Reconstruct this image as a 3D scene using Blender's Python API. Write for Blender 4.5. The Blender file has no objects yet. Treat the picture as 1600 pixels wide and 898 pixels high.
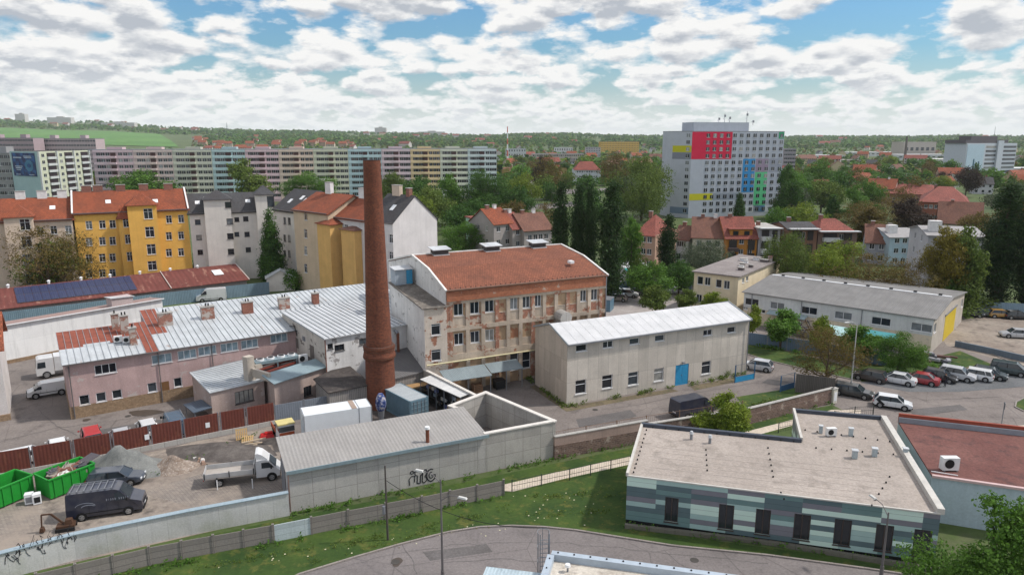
import bpy, bmesh, math, random
from mathutils import Vector, Matrix, noise as mnoise
R = math.radians
rnd = random.Random(7)
S = bpy.context.scene
C = S.collection
# ---------------------------------------------------------------- camera
CAMH = 31.0
PITCH = math.atan(231/1110)
cam = bpy.data.cameras.new('camera'); camo = bpy.data.objects.new('camera', cam); C.objects.link(camo)
camo.location = (0, 0, CAMH); camo.rotation_euler = (R(90)-PITCH, 0, 0)
cam.sensor_width = 36; cam.lens = 36*1110/1600; cam.clip_start = .5; cam.clip_end = 20000
S.camera = camo
S.render.resolution_x = 1024; S.render.resolution_y = 574
# ---------------------------------------------------------------- light
SUN_EL = 50; SUN_AZ = 84      # azimuth measured from +Y (view direction) clockwise: ahead of the camera, to the right
w = bpy.data.worlds.new('World'); S.world = w; w.use_nodes = True
nt = w.node_tree; nt.nodes.clear()
def nd(t, typ, **k):
    n = t.nodes.new(typ)
    for a, v in k.items():
        if a.startswith('_'): setattr(n, a[1:], v)
        else:
            try: n.inputs[a.replace('__', ' ')].default_value = v
            except KeyError: n.inputs[int(a[1:])].default_value = v
    return n
def mth(t, op, a, b=None, clamp=False):
    n = t.nodes.new('ShaderNodeMath'); n.operation = op; n.use_clamp = clamp
    for i, v in enumerate((a, b)):
        if v is None: continue
        if isinstance(v, (int, float)): n.inputs[i].default_value = v
        else: t.links.new(v, n.inputs[i])
    return n.outputs[0]
def ramp(t, fac, stops, interp='LINEAR'):
    n = t.nodes.new('ShaderNodeValToRGB'); n.color_ramp.interpolation = interp
    e = n.color_ramp.elements
    while len(e) < len(stops): e.new(.5)
    for i, (p, c) in enumerate(stops):
        e[i].position = p; e[i].color = (c if isinstance(c, tuple) else (c, c, c)) + (1,)
    t.links.new(fac, n.inputs[0]); return n.outputs[0]
def mixc(t, fac, a, b, mode='MIX'):
    n = t.nodes.new('ShaderNodeMix'); n.data_type = 'RGBA'; n.blend_type = mode
    for i, v in ((0, fac), (6, a), (7, b)):
        if isinstance(v, (int, float)): n.inputs[i].default_value = v
        elif isinstance(v, tuple): n.inputs[i].default_value = v[:3] + (1,)
        else: t.links.new(v, n.inputs[i])
    return n.outputs[2]
sky = nd(nt, 'ShaderNodeTexSky'); sky.sky_type = 'NISHITA'; sky.sun_disc = False
sky.sun_elevation = R(SUN_EL); sky.sun_rotation = R(SUN_AZ); sky.air_density = 1.6; sky.dust_density = .6; sky.ozone_density = 3
tc = nd(nt, 'ShaderNodeTexCoord')
sep = nd(nt, 'ShaderNodeSeparateXYZ'); nt.links.new(tc.outputs['Generated'], sep.inputs[0])
azim = mth(nt, 'ARCTAN2', sep.outputs[0], sep.outputs[1]); elev = mth(nt, 'MAXIMUM', sep.outputs[2], 0.0)
def cloudlayer(k, shift, z3):
    c = nd(nt, 'ShaderNodeCombineXYZ'); nt.links.new(mth(nt, 'MULTIPLY', azim, k*1.25), c.inputs[0]); nt.links.new(mth(nt, 'ADD', mth(nt, 'MULTIPLY', elev, k*3.1), shift), c.inputs[1]); c.inputs[2].default_value = z3
    n = nd(nt, 'ShaderNodeTexNoise', Scale=1.0, Detail=6, Roughness=.58); nt.links.new(c.outputs[0], n.inputs['Vector'])
    a_ = nd(nt, 'ShaderNodeVectorMath', _operation='MULTIPLY_ADD'); nt.links.new(n.outputs[1], a_.inputs[0]); a_.inputs[1].default_value = (.5, .5, .5); nt.links.new(c.outputs[0], a_.inputs[2])
    v = nd(nt, 'ShaderNodeTexVoronoi', _feature='F1', Scale=2.3); nt.links.new(a_.outputs[0], v.inputs['Vector'])
    return mth(nt, 'ADD', n.outputs[0], mth(nt, 'MULTIPLY', mth(nt, 'SUBTRACT', .46, v.outputs[0]), .20))
wt = ramp(nt, elev, [(.085, 0.), (.125, 1.)]); wl = ramp(nt, elev, [(.035, 1.), (.065, 0.)])
def mixf(f, a, b):
    return mth(nt, 'ADD', mth(nt, 'MULTIPLY', a, mth(nt, 'SUBTRACT', 1.0, f)), mth(nt, 'MULTIPLY', b, f))
def density(sh):
    return mixf(wl, mixf(wt, cloudlayer(9.0, sh, 1.3), cloudlayer(6.0, sh, 5.1)), cloudlayer(16., sh, 8.2))
n0 = density(0.0); nup = density(.17)
thin = mth(nt, 'MULTIPLY', ramp(nt, elev, [(.19, 0.), (.34, 1.)]), .02)   # cloud cover above the view thinned to hold down the ambient light
_c2 = nd(nt, 'ShaderNodeCombineXYZ'); nt.links.new(mth(nt, 'MULTIPLY', azim, 2.6), _c2.inputs[0]); nt.links.new(mth(nt, 'MULTIPLY', elev, 9.), _c2.inputs[1])
_nb = nd(nt, 'ShaderNodeTexNoise', Scale=1.0, Detail=1); nt.links.new(_c2.outputs[0], _nb.inputs['Vector']); big = mth(nt, 'MULTIPLY', mth(nt, 'SUBTRACT', _nb.outputs[0], .47), .34)
dens, dens_up = mth(nt, 'ADD', mth(nt, 'SUBTRACT', n0, thin), big), mth(nt, 'ADD', nup, mth(nt, 'MULTIPLY', big, .5))
cover = ramp(nt, dens, [(.405, 0.), (.492, 1.)])
grey = mth(nt, 'MULTIPLY', ramp(nt, dens_up, [(.49, 0.), (.66, 1.)]), 1.0)
edge = mth(nt, 'MULTIPLY', mth(nt, 'SUBTRACT', n0, nup), 3.6)
shade = mth(nt, 'SUBTRACT', grey, edge, True)
cc = ramp(nt, shade, [(0., (7.9, 7.85, 7.75)), (.3, (6.8, 6.85, 6.95)), (1., (4.0, 4.3, 4.8))])
cc = mixc(nt, 1.0, cc, ramp(nt, elev, [(.2, (.667, .667, .667)), (.45, (1., .97, .93))]), 'MULTIPLY'); cc = mixc(nt, 1.0, cc, (1.5, 1.5, 1.5), 'MULTIPLY')   # unseen clouds overhead brightened with elevation, added to lift the ambient light
blue = mixc(nt, 1.0, sky.outputs[0], (.42, .70, 1.02), 'MULTIPLY')
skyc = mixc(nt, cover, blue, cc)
hz = ramp(nt, sep.outputs[2], [(0.0, .95), (.03, .6), (.065, .22), (.11, 0.)])
skyc = mixc(nt, hz, skyc, (7.5, 7.65, 7.75))
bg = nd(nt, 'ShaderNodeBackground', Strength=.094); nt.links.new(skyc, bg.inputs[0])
wo = nd(nt, 'ShaderNodeOutputWorld'); nt.links.new(bg.outputs[0], wo.inputs[0])
sun = bpy.data.lights.new('sun', 'SUN'); sun.energy = 2.9; sun.angle = R(2.5); sun.color = (1, .94, .87)
so = bpy.data.objects.new('sun', sun); C.objects.link(so)
az = R(SUN_AZ); el = R(SUN_EL)
sd = Vector((math.sin(az)*math.cos(el), math.cos(az)*math.cos(el), math.sin(el)))
so.rotation_euler = sd.to_track_quat('Z', 'Y').to_euler(); so.location = (0, 0, 100)
S.view_settings.view_transform = 'Standard'; S.view_settings.look = 'None'; S.view_settings.gamma = 1
S.view_settings.exposure = 0.36
S.render.engine = 'CYCLES'
S.cycles.max_bounces = 5; S.cycles.diffuse_bounces = 2; S.cycles.glossy_bounces = 2; S.cycles.transparent_max_bounces = 8; S.cycles.volume_bounces = 1
# ---------------------------------------------------------------- picture geometry helpers
_ct, _st = math.cos(PITCH), math.sin(PITCH)
def G(px, py, z=0.):
    u, v = px-800, py-449
    t = (CAMH-z)/(1110*_st+v*_ct)
    return (u*t, (1110*_ct-v*_st)*t)
def ZH(q, py):
    # height above q seen at picture row py
    k = (449-py)/1110; y = q[1]
    # up/dep = k ; up = y*st+dz*ct ; dep = y*ct-dz*st
    dz = y*(k*_ct-_st)/(_ct+k*_st)
    return CAMH+dz
def GX(px, y, z=0.):
    return ((px-800)/1110*(y*_ct-(z-CAMH)*_st), y)
def offs(p, ang, l): return (p[0]+l*math.cos(R(ang)), p[1]+l*math.sin(R(ang)))
def angof(p, q): return math.degrees(math.atan2(q[1]-p[1], q[0]-p[0]))
def dist(p, q): return math.hypot(q[0]-p[0], q[1]-p[1])
# ---------------------------------------------------------------- tagging
def tag(o, label=None, cat=None, group=None, kind=None):
    if label: o['label'] = label
    if cat: o['category'] = cat
    if group: o['group'] = group
    if kind: o['kind'] = kind
    return o
def empty(name, loc, rz=0, label=None, cat=None, group=None):
    o = bpy.data.objects.new(name, None); C.objects.link(o); o.empty_display_size = .3
    o.location = (loc[0], loc[1], loc[2] if len(loc) > 2 else 0); o.rotation_euler = (0, 0, R(rz))
    return tag(o, label, cat, group)
def add(name, me, parent=None, loc=(0, 0, 0), rz=0, scale=None, mats=None):
    o = bpy.data.objects.new(name, me); C.objects.link(o); o.parent = parent; o.location = loc; o.rotation_euler = (0, 0, rz)
    if scale: o.scale = scale
    if mats:
        for i, m in enumerate(mats):
            if m and i < len(o.material_slots): o.material_slots[i].link = 'OBJECT'; o.material_slots[i].material = m
    return o
class MB:
    """collects faces; build() makes one mesh with metre UVs"""
    def __init__(s): s.v = []; s.f = []; s.m = []; s.mats = []; s.smooth = []
    def mi(s, m):
        if m not in s.mats: s.mats.append(m)
        return s.mats.index(m)
    def face(s, pts, m=None, sm=False):
        i = len(s.v); s.v += [tuple(p) for p in pts]; s.f.append(tuple(range(i, i+len(pts)))); s.m.append(s.mi(m)); s.smooth.append(sm)
    def box(s, c, d, m=None, rz=0, top=None):
        # c = centre of the bottom, d = full sizes; top = (sx, sy) taper of the top
        hx, hy = d[0]/2, d[1]/2; a, b = math.cos(rz), math.sin(rz); tx, ty = top or (1, 1)
        def P(x, y, z): return (c[0]+a*x-b*y, c[1]+b*x+a*y, c[2]+z)
        lo = [P(-hx, -hy, 0), P(hx, -hy, 0), P(hx, hy, 0), P(-hx, hy, 0)]
        hi = [P(-hx*tx, -hy*ty, d[2]), P(hx*tx, -hy*ty, d[2]), P(hx*tx, hy*ty, d[2]), P(-hx*tx, hy*ty, d[2])]
        s.face(lo[::-1], m); s.face(hi, m)
        for i in range(4): j = (i+1) % 4; s.face([lo[i], lo[j], hi[j], hi[i]], m)
        return s
    def bar(s, p, q, w, h, m=None):
        # rectangular bar between two points, w horizontal, h vertical
        p, q = Vector(p), Vector(q); d = (q-p).normalized()
        u = d.cross(Vector((0, 0, 1)));
        if u.length < 1e-3: u = Vector((1, 0, 0))
        u = u.normalized()*w/2; n = u.cross(d).normalized()*h/2
        A = [p-u-n, p+u-n, p+u+n, p-u+n]; B = [x+(q-p) for x in A]
        s.face(A, m); s.face(B[::-1], m)
        for i in range(4): j = (i+1) % 4; s.face([A[i], B[i], B[j], A[j]], m)
        return s
    def tube(s, p, q, r0, r1=None, n=8, m=None, cap=True, sm=True):
        r1 = r0 if r1 is None else r1
        p, q = Vector(p), Vector(q); d = (q-p).normalized()
        u = d.orthogonal().normalized(); v = d.cross(u)
        A = [p+(u*math.cos(t)+v*math.sin(t))*r0 for t in [2*math.pi*i/n for i in range(n)]]
        B = [q+(u*math.cos(t)+v*math.sin(t))*r1 for t in [2*math.pi*i/n for i in range(n)]]
        for i in range(n): j = (i+1) % n; s.face([A[i], A[j], B[j], B[i]], m, sm)
        if cap: s.face(A[::-1], m); s.face(B, m)
        return s
    def prism(s, poly, z0, z1, m=None, cap=True, bottom=True):
        # poly counter-clockwise seen from above
        n = len(poly)
        for i in range(n):
            a, b = poly[i], poly[(i+1) % n]; s.face([(a[0], a[1], z0), (b[0], b[1], z0), (b[0], b[1], z1), (a[0], a[1], z1)], m)
        if cap: s.face([(a[0], a[1], z1) for a in poly], m)
        if bottom: s.face([(a[0], a[1], z0) for a in poly][::-1], m)
        return s
    def slab(s, pts, t, m=None, em=None):
        # 3D polygon (ccw from above) with thickness t downwards
        n = len(pts); lo = [(p[0], p[1], p[2]-t) for p in pts]
        s.face(pts, m); s.face(lo[::-1], em or m)
        for i in range(n): j = (i+1) % n; s.face([lo[i], lo[j], pts[j], pts[i]], em or m)
        return s
    def ext(s, prof, x0, x1, m=None, axis='y'):
        # profile in (x,z) ccw seen from -y, extruded along y from x0 to x1
        A = [(p[0], x0, p[1]) for p in prof]; B = [(p[0], x1, p[1]) for p in prof]; n = len(prof)
        s.face(A, m); s.face(B[::-1], m)
        for i in range(n): j = (i+1) % n; s.face([A[j], A[i], B[i], B[j]], m)
        return s
    def mesh(s, name='mesh', weld=False):
        me = bpy.data.meshes.new(name); me.from_pydata(s.v, [], s.f)
        for m in s.mats: me.materials.append(m)
        uv = me.uv_layers.new(name='UVMap').data
        for p, mi, sm in zip(me.polygons, s.m, s.smooth):
            p.material_index = mi; p.use_smooth = sm
            n = p.normal
            if abs(n.z) > .97: u, v = Vector((1, 0, 0)), Vector((0, 1, 0))
            else:
                u = Vector((-n.y, n.x, 0)).normalized(); v = n.cross(u)
            for li in p.loop_indices:
                co = me.vertices[me.loops[li].vertex_index].co; uv[li].uv = (co.dot(u), co.dot(v))
        if weld:
            bm = bmesh.new(); bm.from_mesh(me); bmesh.ops.remove_doubles(bm, verts=bm.verts, dist=1e-4); bm.to_mesh(me); bm.free()
        return me
    def build(s, name, parent=None, loc=(0, 0, 0), rz=0, weld=False):
        return add(name, s.mesh(name, weld), parent, loc, rz)
# ---------------------------------------------------------------- materials
def newmat(name):
    m = bpy.data.materials.new(name); m.use_nodes = True; t = m.node_tree
    b = t.nodes['Principled BSDF']; b.inputs['Specular IOR Level'].default_value = .3
    return m, t, b
def coords(t, kind='UV', scale=(1, 1, 1), rot=0, loc=(0, 0, 0)):
    tc = t.nodes.new('ShaderNodeTexCoord'); mp = t.nodes.new('ShaderNodeMapping'); mp.inputs['Scale'].default_value = scale
    mp.inputs['Rotation'].default_value = (0, 0, rot); mp.inputs['Location'].default_value = loc
    t.links.new(tc.outputs[kind], mp.inputs[0]); return mp.outputs[0]
def noise(t, vec, sc, det=4, rough=.6):
    n = t.nodes.new('ShaderNodeTexNoise'); n.inputs['Scale'].default_value = sc; n.inputs['Detail'].default_value = det; n.inputs['Roughness'].default_value = rough
    t.links.new(vec, n.inputs['Vector']); return n.outputs[0]
def bump(t, b, h, st=.3, d=.02):
    n = t.nodes.new('ShaderNodeBump'); n.inputs['Strength'].default_value = st; n.inputs['Distance'].default_value = d
    t.links.new(h, n.inputs['Height']); t.links.new(n.outputs[0], b.inputs['Normal'])
def mul(c, k): return tuple(min(1, x*k) for x in c[:3])
_mc = {}
def plain(name, col, rough=.6, metal=0, var=.12):
    k = ('p', name, col, rough, metal)
    if k in _mc: return _mc[k]
    m, t, b = newmat(name); v = coords(t, 'Object')
    c = mixc(t, ramp(t, noise(t, v, 1.3, 5), [(.3, 0.), (.7, 1.)]), mul(col, 1-var), mul(col, 1+var))
    t.links.new(c, b.inputs['Base Color']); b.inputs['Roughness'].default_value = rough; b.inputs['Metallic'].default_value = metal
    _mc[k] = m; return m
def plaster(name, col, dirt=.45, streak=.5, patch=None, patchamt=.35, scale=1.0):
    k = ('pl', name)
    if k in _mc: return _mc[k]
    m, t, b = newmat(name); v = coords(t, 'UV', (scale, scale, scale))
    c = mixc(t, ramp(t, noise(t, v, .35, 6), [(.3, 0.), (.7, 1.)]), mul(col, 1-dirt*.42), mul(col, 1.06))
    st = ramp(t, noise(t, coords(t, 'UV', (1.6*scale, .09*scale, 1)), 1.0, 6, .7), [(.48, 0.), (.72, 1.)])
    c = mixc(t, mth(t, 'MULTIPLY', st, streak*.55), c, mul(col, .45))
    f = noise(t, v, 7, 4, .75)
    c = mixc(t, .16, c, ramp(t, f, [(.3, .02), (.7, .95)]), 'OVERLAY')
    if patch:
        pm = ramp(t, noise(t, coords(t, 'UV', (scale, scale*1.2, 1), loc=(9, 4, 0)), .55, 7, .68), [(.62-patchamt*.3, 0.), (.64-patchamt*.3, 1.)])
        c = mixc(t, pm, c, patch)
    t.links.new(c, b.inputs['Base Color']); b.inputs['Roughness'].default_value = .92
    bump(t, b, f, .35, .02)
    _mc[k] = m; return m
def bricktex(t, v, c1, c2, mor, bw=.25, rh=.075, ms=.012, off=.5):
    n = t.nodes.new('ShaderNodeTexBrick'); t.links.new(v, n.inputs['Vector'])
    n.inputs['Scale'].default_value = 1; n.inputs['Brick Width'].default_value = bw; n.inputs['Row Height'].default_value = rh; n.inputs['Mortar Size'].default_value = ms
    n.inputs['Color1'].default_value = c1+(1,); n.inputs['Color2'].default_value = c2+(1,); n.inputs['Mortar'].default_value = mor+(1,); n.offset = off
    return n
def brick(name, c1=(.36, .12, .06), c2=(.22, .07, .04), mor=(.32, .26, .21), plasterc=None, amt=.5, bw=.3, rh=.1, soot=0):
    k = ('br', name)
    if k in _mc: return _mc[k]
    m, t, b = newmat(name); v = coords(t, 'UV')
    n = bricktex(t, v, c1, c2, mor, bw, rh)
    c = mixc(t, ramp(t, noise(t, v, .5, 6), [(.3, 0.), (.75, .55)]), n.outputs[0], mul(c2, .55))
    c = mixc(t, .3, c, ramp(t, noise(t, v, 3.5, 5, .7), [(.3, .05), (.7, .95)]), 'OVERLAY')
    h = n.outputs[1]
    if plasterc:
        f = noise(t, coords(t, 'UV', loc=(3, 7, 0)), .8, 8, .7)
        pm = ramp(t, f, [(.64-amt*.28, 0.), (.67-amt*.28, 1.)])
        pc = mixc(t, noise(t, v, 1.5, 5), mul(plasterc, .72), mul(plasterc, 1.1))
        c = mixc(t, pm, c, pc)
    t.links.new(c, b.inputs['Base Color']); b.inputs['Roughness'].default_value = .9
    bump(t, b, mth(t, 'SUBTRACT', 1., h), .4, .012)
    _mc[k] = m; return m
def concrete(name, col, pw=1.2, ph=2.4, line=.45, dirt=.5, off=0., green=0., joint=.02):
    k = ('co', name)
    if k in _mc: return _mc[k]
    m, t, b = newmat(name); v = coords(t, 'UV')
    n = bricktex(t, v, mul(col, 1.08), mul(col, .84), mul(col, line), pw, ph, joint, off)
    c = mixc(t, ramp(t, noise(t, v, .45, 7, .65), [(.35, 0.), (.7, 1.)]), n.outputs[0], mul(col, 1-dirt*.55))
    c = mixc(t, .5, c, n.outputs[0])
    st = ramp(t, noise(t, coords(t, 'UV', (1.1, .12, 1)), 1.0, 7, .75), [(.5, 0.), (.75, 1.)])
    c = mixc(t, mth(t, 'MULTIPLY', st, .45), c, mul(col, .42))
    if green: c = mixc(t, mth(t, 'MULTIPLY', ramp(t, noise(t, coords(t, 'UV', loc=(5, 5, 0)), .3, 6), [(.5, 0.), (.7, 1.)]), green), c, (.16, .19, .07))
    f = noise(t, v, 8, 5, .75)
    c = mixc(t, .18, c, ramp(t, f, [(.3, .02), (.7, .95)]), 'OVERLAY')
    t.links.new(c, b.inputs['Base Color']); b.inputs['Roughness'].default_value = .9
    bump(t, b, f, .3, .02)
    _mc[k] = m; return m
def tiles(name, col, col2=None, bw=.3, rh=.36, dark=(.05, .03, .025)):
    k = ('ti', name)
    if k in _mc: return _mc[k]
    m, t, b = newmat(name); v = coords(t, 'UV'); col2 = col2 or mul(col, .62)
    n = bricktex(t, v, col, col2, mul(col, .35), bw, rh, .03)
    c = mixc(t, ramp(t, noise(t, v, .25, 7, .65), [(.42, 0.), (.75, .8)]), n.outputs[0], mixc(t, .5, mul(col, .5), dark))
    c = mixc(t, .25, c, ramp(t, noise(t, v, 2.2, 5, .7), [(.3, .05), (.7, .95)]), 'OVERLAY')
    t.links.new(c, b.inputs['Base Color']); b.inputs['Roughness'].default_value = .85
    bump(t, b, mth(t, 'SUBTRACT', 1., n.outputs[1]), .6, .03)
    _mc[k] = m; return m
def sheet(name, col, rust=None, rustamt=.3, period=.25, corr=.5, rough=.45, metal=.0, seam=0, dirt=.35):
    """painted or galvanised sheet; period = corrugation in metres along U, seam = panel seam spacing"""
    k = ('sh', name)
    if k in _mc: return _mc[k]
    m, t, b = newmat(name); v = coords(t, 'UV')
    c = mixc(t, ramp(t, noise(t, v, .3, 6), [(.3, 0.), (.7, 1.)]), mul(col, 1-dirt*.5), mul(col, 1.06))
    st = ramp(t, noise(t, coords(t, 'UV', (2.2, .18, 1)), 1.0, 6, .7), [(.42, 0.), (.75, 1.)])
    c = mixc(t, mth(t, 'MULTIPLY', st, dirt), c, mul(col, .5))
    if rust:
        rm = ramp(t, noise(t, coords(t, 'UV', (.9, .3, 1), loc=(2, 9, 0)), .8, 8, .7), [(.68-rustamt*.4, 0.), (.75-rustamt*.4, 1.)])
        c = mixc(t, rm, c, mixc(t, noise(t, v, 2, 5), mul(rust, .6), mul(rust, 1.3)))
    if period:
        wv = t.nodes.new('ShaderNodeTexWave'); wv.inputs['Scale'].default_value = .314/period; t.links.new(v, wv.inputs['Vector'])
        c = mixc(t, .14, c, wv.outputs[1], 'MULTIPLY')
        bump(t, b, wv.outputs[1], corr, .03)
    c = mixc(t, .12, c, ramp(t, noise(t, v, 5, 5, .7), [(.3, .05), (.7, .95)]), 'OVERLAY')
    t.links.new(c, b.inputs['Base Color']); b.inputs['Roughness'].default_value = rough; b.inputs['Metallic'].default_value = metal
    _mc[k] = m; return m
def ground(name, cols, sc=.12, fine=3., stops=(.35, .65), kind='Object', rough=.95, extra=None, det=8, cracks=0):
    m, t, b = newmat(name); v = coords(t, kind)
    c = mixc(t, ramp(t, noise(t, v, sc, det, .62), [(stops[0], 0.), (stops[1], 1.)]), cols[0], cols[1])
    if len(cols) > 2: c = mixc(t, ramp(t, noise(t, coords(t, kind, loc=(40, 10, 0)), sc*3.1, 7, .7), [(.53, 0.), (.66, .85)]), c, cols[2])
    f = noise(t, v, fine, 6, .75)
    c = mixc(t, .3, c, ramp(t, f, [(.3, .08), (.7, .92)]), 'OVERLAY')
    if cracks:
        vo = t.nodes.new('ShaderNodeTexVoronoi'); vo.feature = 'DISTANCE_TO_EDGE'; vo.inputs['Scale'].default_value = cracks
        t.links.new(v, vo.inputs['Vector'])
        c = mixc(t, mth(t, 'MULTIPLY', ramp(t, vo.outputs['Distance'], [(0.0, 1.), (.006, 0.)]), .5), c, mul(cols[0], .4))
    t.links.new(c, b.inputs['Base Color']); b.inputs['Roughness'].default_value = rough
    bump(t, b, f, .4, .03); return m
def glass():
    m, t, b = newmat('window_glass'); oi = t.nodes.new('ShaderNodeObjectInfo')
    v = coords(t, 'Object')
    r = oi.outputs['Random']
    base = ramp(t, r, [(0., (.012, .015, .02)), (.55, (.02, .026, .034)), (.8, (.05, .065, .08)), (.92, (.22, .24, .25)), (1., (.3, .29, .26))])
    c = mixc(t, ramp(t, noise(t, v, 1.2, 3), [(.4, 0.), (.6, .6)]), base, mixc(t, .5, base, (.01, .012, .015)))
    t.links.new(c, b.inputs['Base Color']); b.inputs['Roughness'].default_value = .08; b.inputs['Specular IOR Level'].default_value = .6
    return m
def cladding():
    m, t, b = newmat('cladding'); v = coords(t, 'UV')
    s = t.nodes.new('ShaderNodeSeparateXYZ'); t.links.new(v, s.inputs[0])
    row = mth(t, 'FLOOR', mth(t, 'DIVIDE', s.outputs[1], .43))
    colx = mth(t, 'FLOOR', mth(t, 'DIVIDE', mth(t, 'ADD', s.outputs[0], .4), 2.75))
    cb = t.nodes.new('ShaderNodeCombineXYZ'); t.links.new(colx, cb.inputs[0]); t.links.new(row, cb.inputs[1]); cb.inputs[2].default_value = 5.5
    wn = t.nodes.new('ShaderNodeTexWhiteNoise'); wn.noise_dimensions = '3D'; t.links.new(cb.outputs[0], wn.inputs['Vector'])
    c = ramp(t, wn.outputs[0], [(0., (.10, .15, .165)), (.28, (.34, .48, .46)), (.42, (.56, .72, .64)), (.72, (.14, .23, .23)), (.84, (.19, .19, .22))], 'CONSTANT')
    fr = mth(t, 'FRACT', mth(t, 'DIVIDE', s.outputs[1], .43))
    c = mixc(t, mth(t, 'MULTIPLY', mth(t, 'LESS_THAN', fr, .05), .6), c, (.02, .03, .03))
    c = mixc(t, .12, c, noise(t, v, 1.2, 5), 'OVERLAY')
    t.links.new(c, b.inputs['Base Color']); b.inputs['Roughness'].default_value = .4
    return m
def leafmat(name, a, b2, rough=.6, trans=.38):
    m, t, b = newmat(name); oi = t.nodes.new('ShaderNodeObjectInfo'); v = coords(t, 'Object')
    c = mixc(t, ramp(t, noise(t, v, .55, 4), [(.35, 0.), (.65, 1.)]), a, b2)
    c = mixc(t, mth(t, 'MULTIPLY', oi.outputs['Random'], .35), c, mul(a, .6))
    g = t.nodes.new('ShaderNodeNewGeometry')
    c = mixc(t, .45, c, ramp(t, g.outputs['Random Per Island'], [(0., .12), (1., .88)]), 'OVERLAY')
    t.links.new(c, b.inputs['Base Color']); b.inputs['Roughness'].default_value = rough; b.inputs['Specular IOR Level'].default_value = .15
    tr = t.nodes.new('ShaderNodeBsdfTranslucent'); t.links.new(c, tr.inputs[0])
    mx = t.nodes.new('ShaderNodeMixShader'); mx.inputs[0].default_value = trans
    out = t.nodes['Material Output']; t.links.new(b.outputs[0], mx.inputs[1]); t.links.new(tr.outputs[0], mx.inputs[2]); t.links.new(mx.outputs[0], out.inputs[0])
    return m
GL = glass()
WHITE = plain('white_frame', (.72, .73, .74), .5, 0, .05)
DARKF = plain('dark_frame', (.05, .045, .045), .5)
ZINC = sheet('zinc', (.54, .56, .58), period=0, rough=.5, metal=.0, dirt=.5, rust=(.3, .2, .13), rustamt=.12)
BLACK = plain('black', (.012, .012, .013), .7)
GREYM = plain('grey_metal', (.22, .23, .25), .5, .3)
CONC = concrete('concrete_wall', (.40, .385, .36), 1.2, 2.6, dirt=.55)
TRUNK = plain('bark', (.09, .065, .045), .95, 0, .4)
# ---------------------------------------------------------------- building kit
def wall(M, p0, p1, z0, z1, ops=(), m=None, t=.2):
    """outer wall skin seen left to right from outside, with real openings (u, z, w, h) and reveals"""
    p0 = Vector((p0[0], p0[1], 0)); p1 = Vector((p1[0], p1[1], 0)); Lw = (p1-p0).length; d = (p1-p0)/Lw; n = Vector((-d.y, d.x, 0))*t
    def P(u, z, k=0): q = p0+d*u+n*k; return (q.x, q.y, z)
    us = sorted({0, Lw} | {min(max(a, 0), Lw) for o in ops for a in (o[0], o[0]+o[2])}); zs = sorted({z0, z1} | {min(max(a, z0), z1) for o in ops for a in (o[1], o[1]+o[3])})
    for i in range(len(us)-1):
        for j in range(len(zs)-1):
            u, z = (us[i]+us[i+1])/2, (zs[j]+zs[j+1])/2
            if us[i+1]-us[i] < 1e-5 or zs[j+1]-zs[j] < 1e-5: continue
            if any(o[0] < u < o[0]+o[2] and o[1] < z < o[1]+o[3] for o in ops): continue
            M.face([P(us[i], zs[j]), P(us[i+1], zs[j]), P(us[i+1], zs[j+1]), P(us[i], zs[j+1])], m)
    for o in ops:
        a, b, c, e = o[0], o[0]+o[2], o[1], o[1]+o[3]
        M.face([P(a, c), P(b, c), P(b, c, 1), P(a, c, 1)], m); M.face([P(a, e, 1), P(b, e, 1), P(b, e), P(a, e)], m)
        M.face([P(a, c), P(a, c, 1), P(a, e, 1), P(a, e)], m); M.face([P(b, c, 1), P(b, c), P(b, e), P(b, e, 1)], m)
_wc = {}
GL2 = plain('curtained_glass', (.22, .29, .33), .2, 0, .35)
def winmesh(w, h, kind, fm, sill=True, fw=.075):
    k = (round(w, 3), round(h, 3), kind, fm.name, sill, fw)
    if k in _wc: return _wc[k]
    F = MB(); y0, dd = .10, .07
    def b(x0, x1, z0, z1): F.box(((x0+x1)/2, y0+dd/2, z0), (x1-x0, dd, z1-z0), fm)
    b(0, w, 0, fw); b(0, w, h-fw, h); b(0, fw, fw, h-fw); b(w-fw, w, fw, h-fw)
    nv, tr = kind[:2]
    for i in range(1, nv): x = w*i/nv; b(x-fw*.45, x+fw*.45, fw, h-fw)
    if tr: z = h*tr; F.box((w/2, y0+dd/2-.004, z-fw*.4), (w-2*fw, dd, fw*.8), fm)
    if sill: F.box((w/2, -.02, -.05), (w+.12, .14, .05), fm)
    Pn = MB(); Pn.box((w/2, y0+dd*.5+.01, .01), (w-.02, .02, h-.02), GL2 if len(kind) > 2 else GL)
    _wc[k] = (F.mesh('window_frame'), Pn.mesh('window_pane')); return _wc[k]
def window(root, p0, p1, u, z, w, h, kind=(2, 0), fm=None, sill=True, fw=.075):
    f, p = winmesh(w, h, kind, fm or WHITE, sill, fw); a = math.atan2(p1[1]-p0[1], p1[0]-p0[0])
    o = add('window', f, root, (p0[0]+math.cos(a)*u, p0[1]+math.sin(a)*u, z), a); add('pane', p, o); return o
_pc = {}
def paneonly(root, p0, p1, u, z, w, h):
    """far window: one flush pane with a thin frame"""
    k = (round(w, 2), round(h, 2))
    if k not in _pc:
        F = MB(); F.box((w/2, -.03, 0), (w, .06, h), GL); F.box((w/2, -.045, -.1), (w+.1, .07, .1), WHITE); F.box((w/2, -.045, 0), (.08, .07, h), WHITE); _pc[k] = F.mesh('window')
    a = math.atan2(p1[1]-p0[1], p1[0]-p0[0])
    return add('window', _pc[k], root, (p0[0]+math.cos(a)*u, p0[1]+math.sin(a)*u, z), a)
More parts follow.
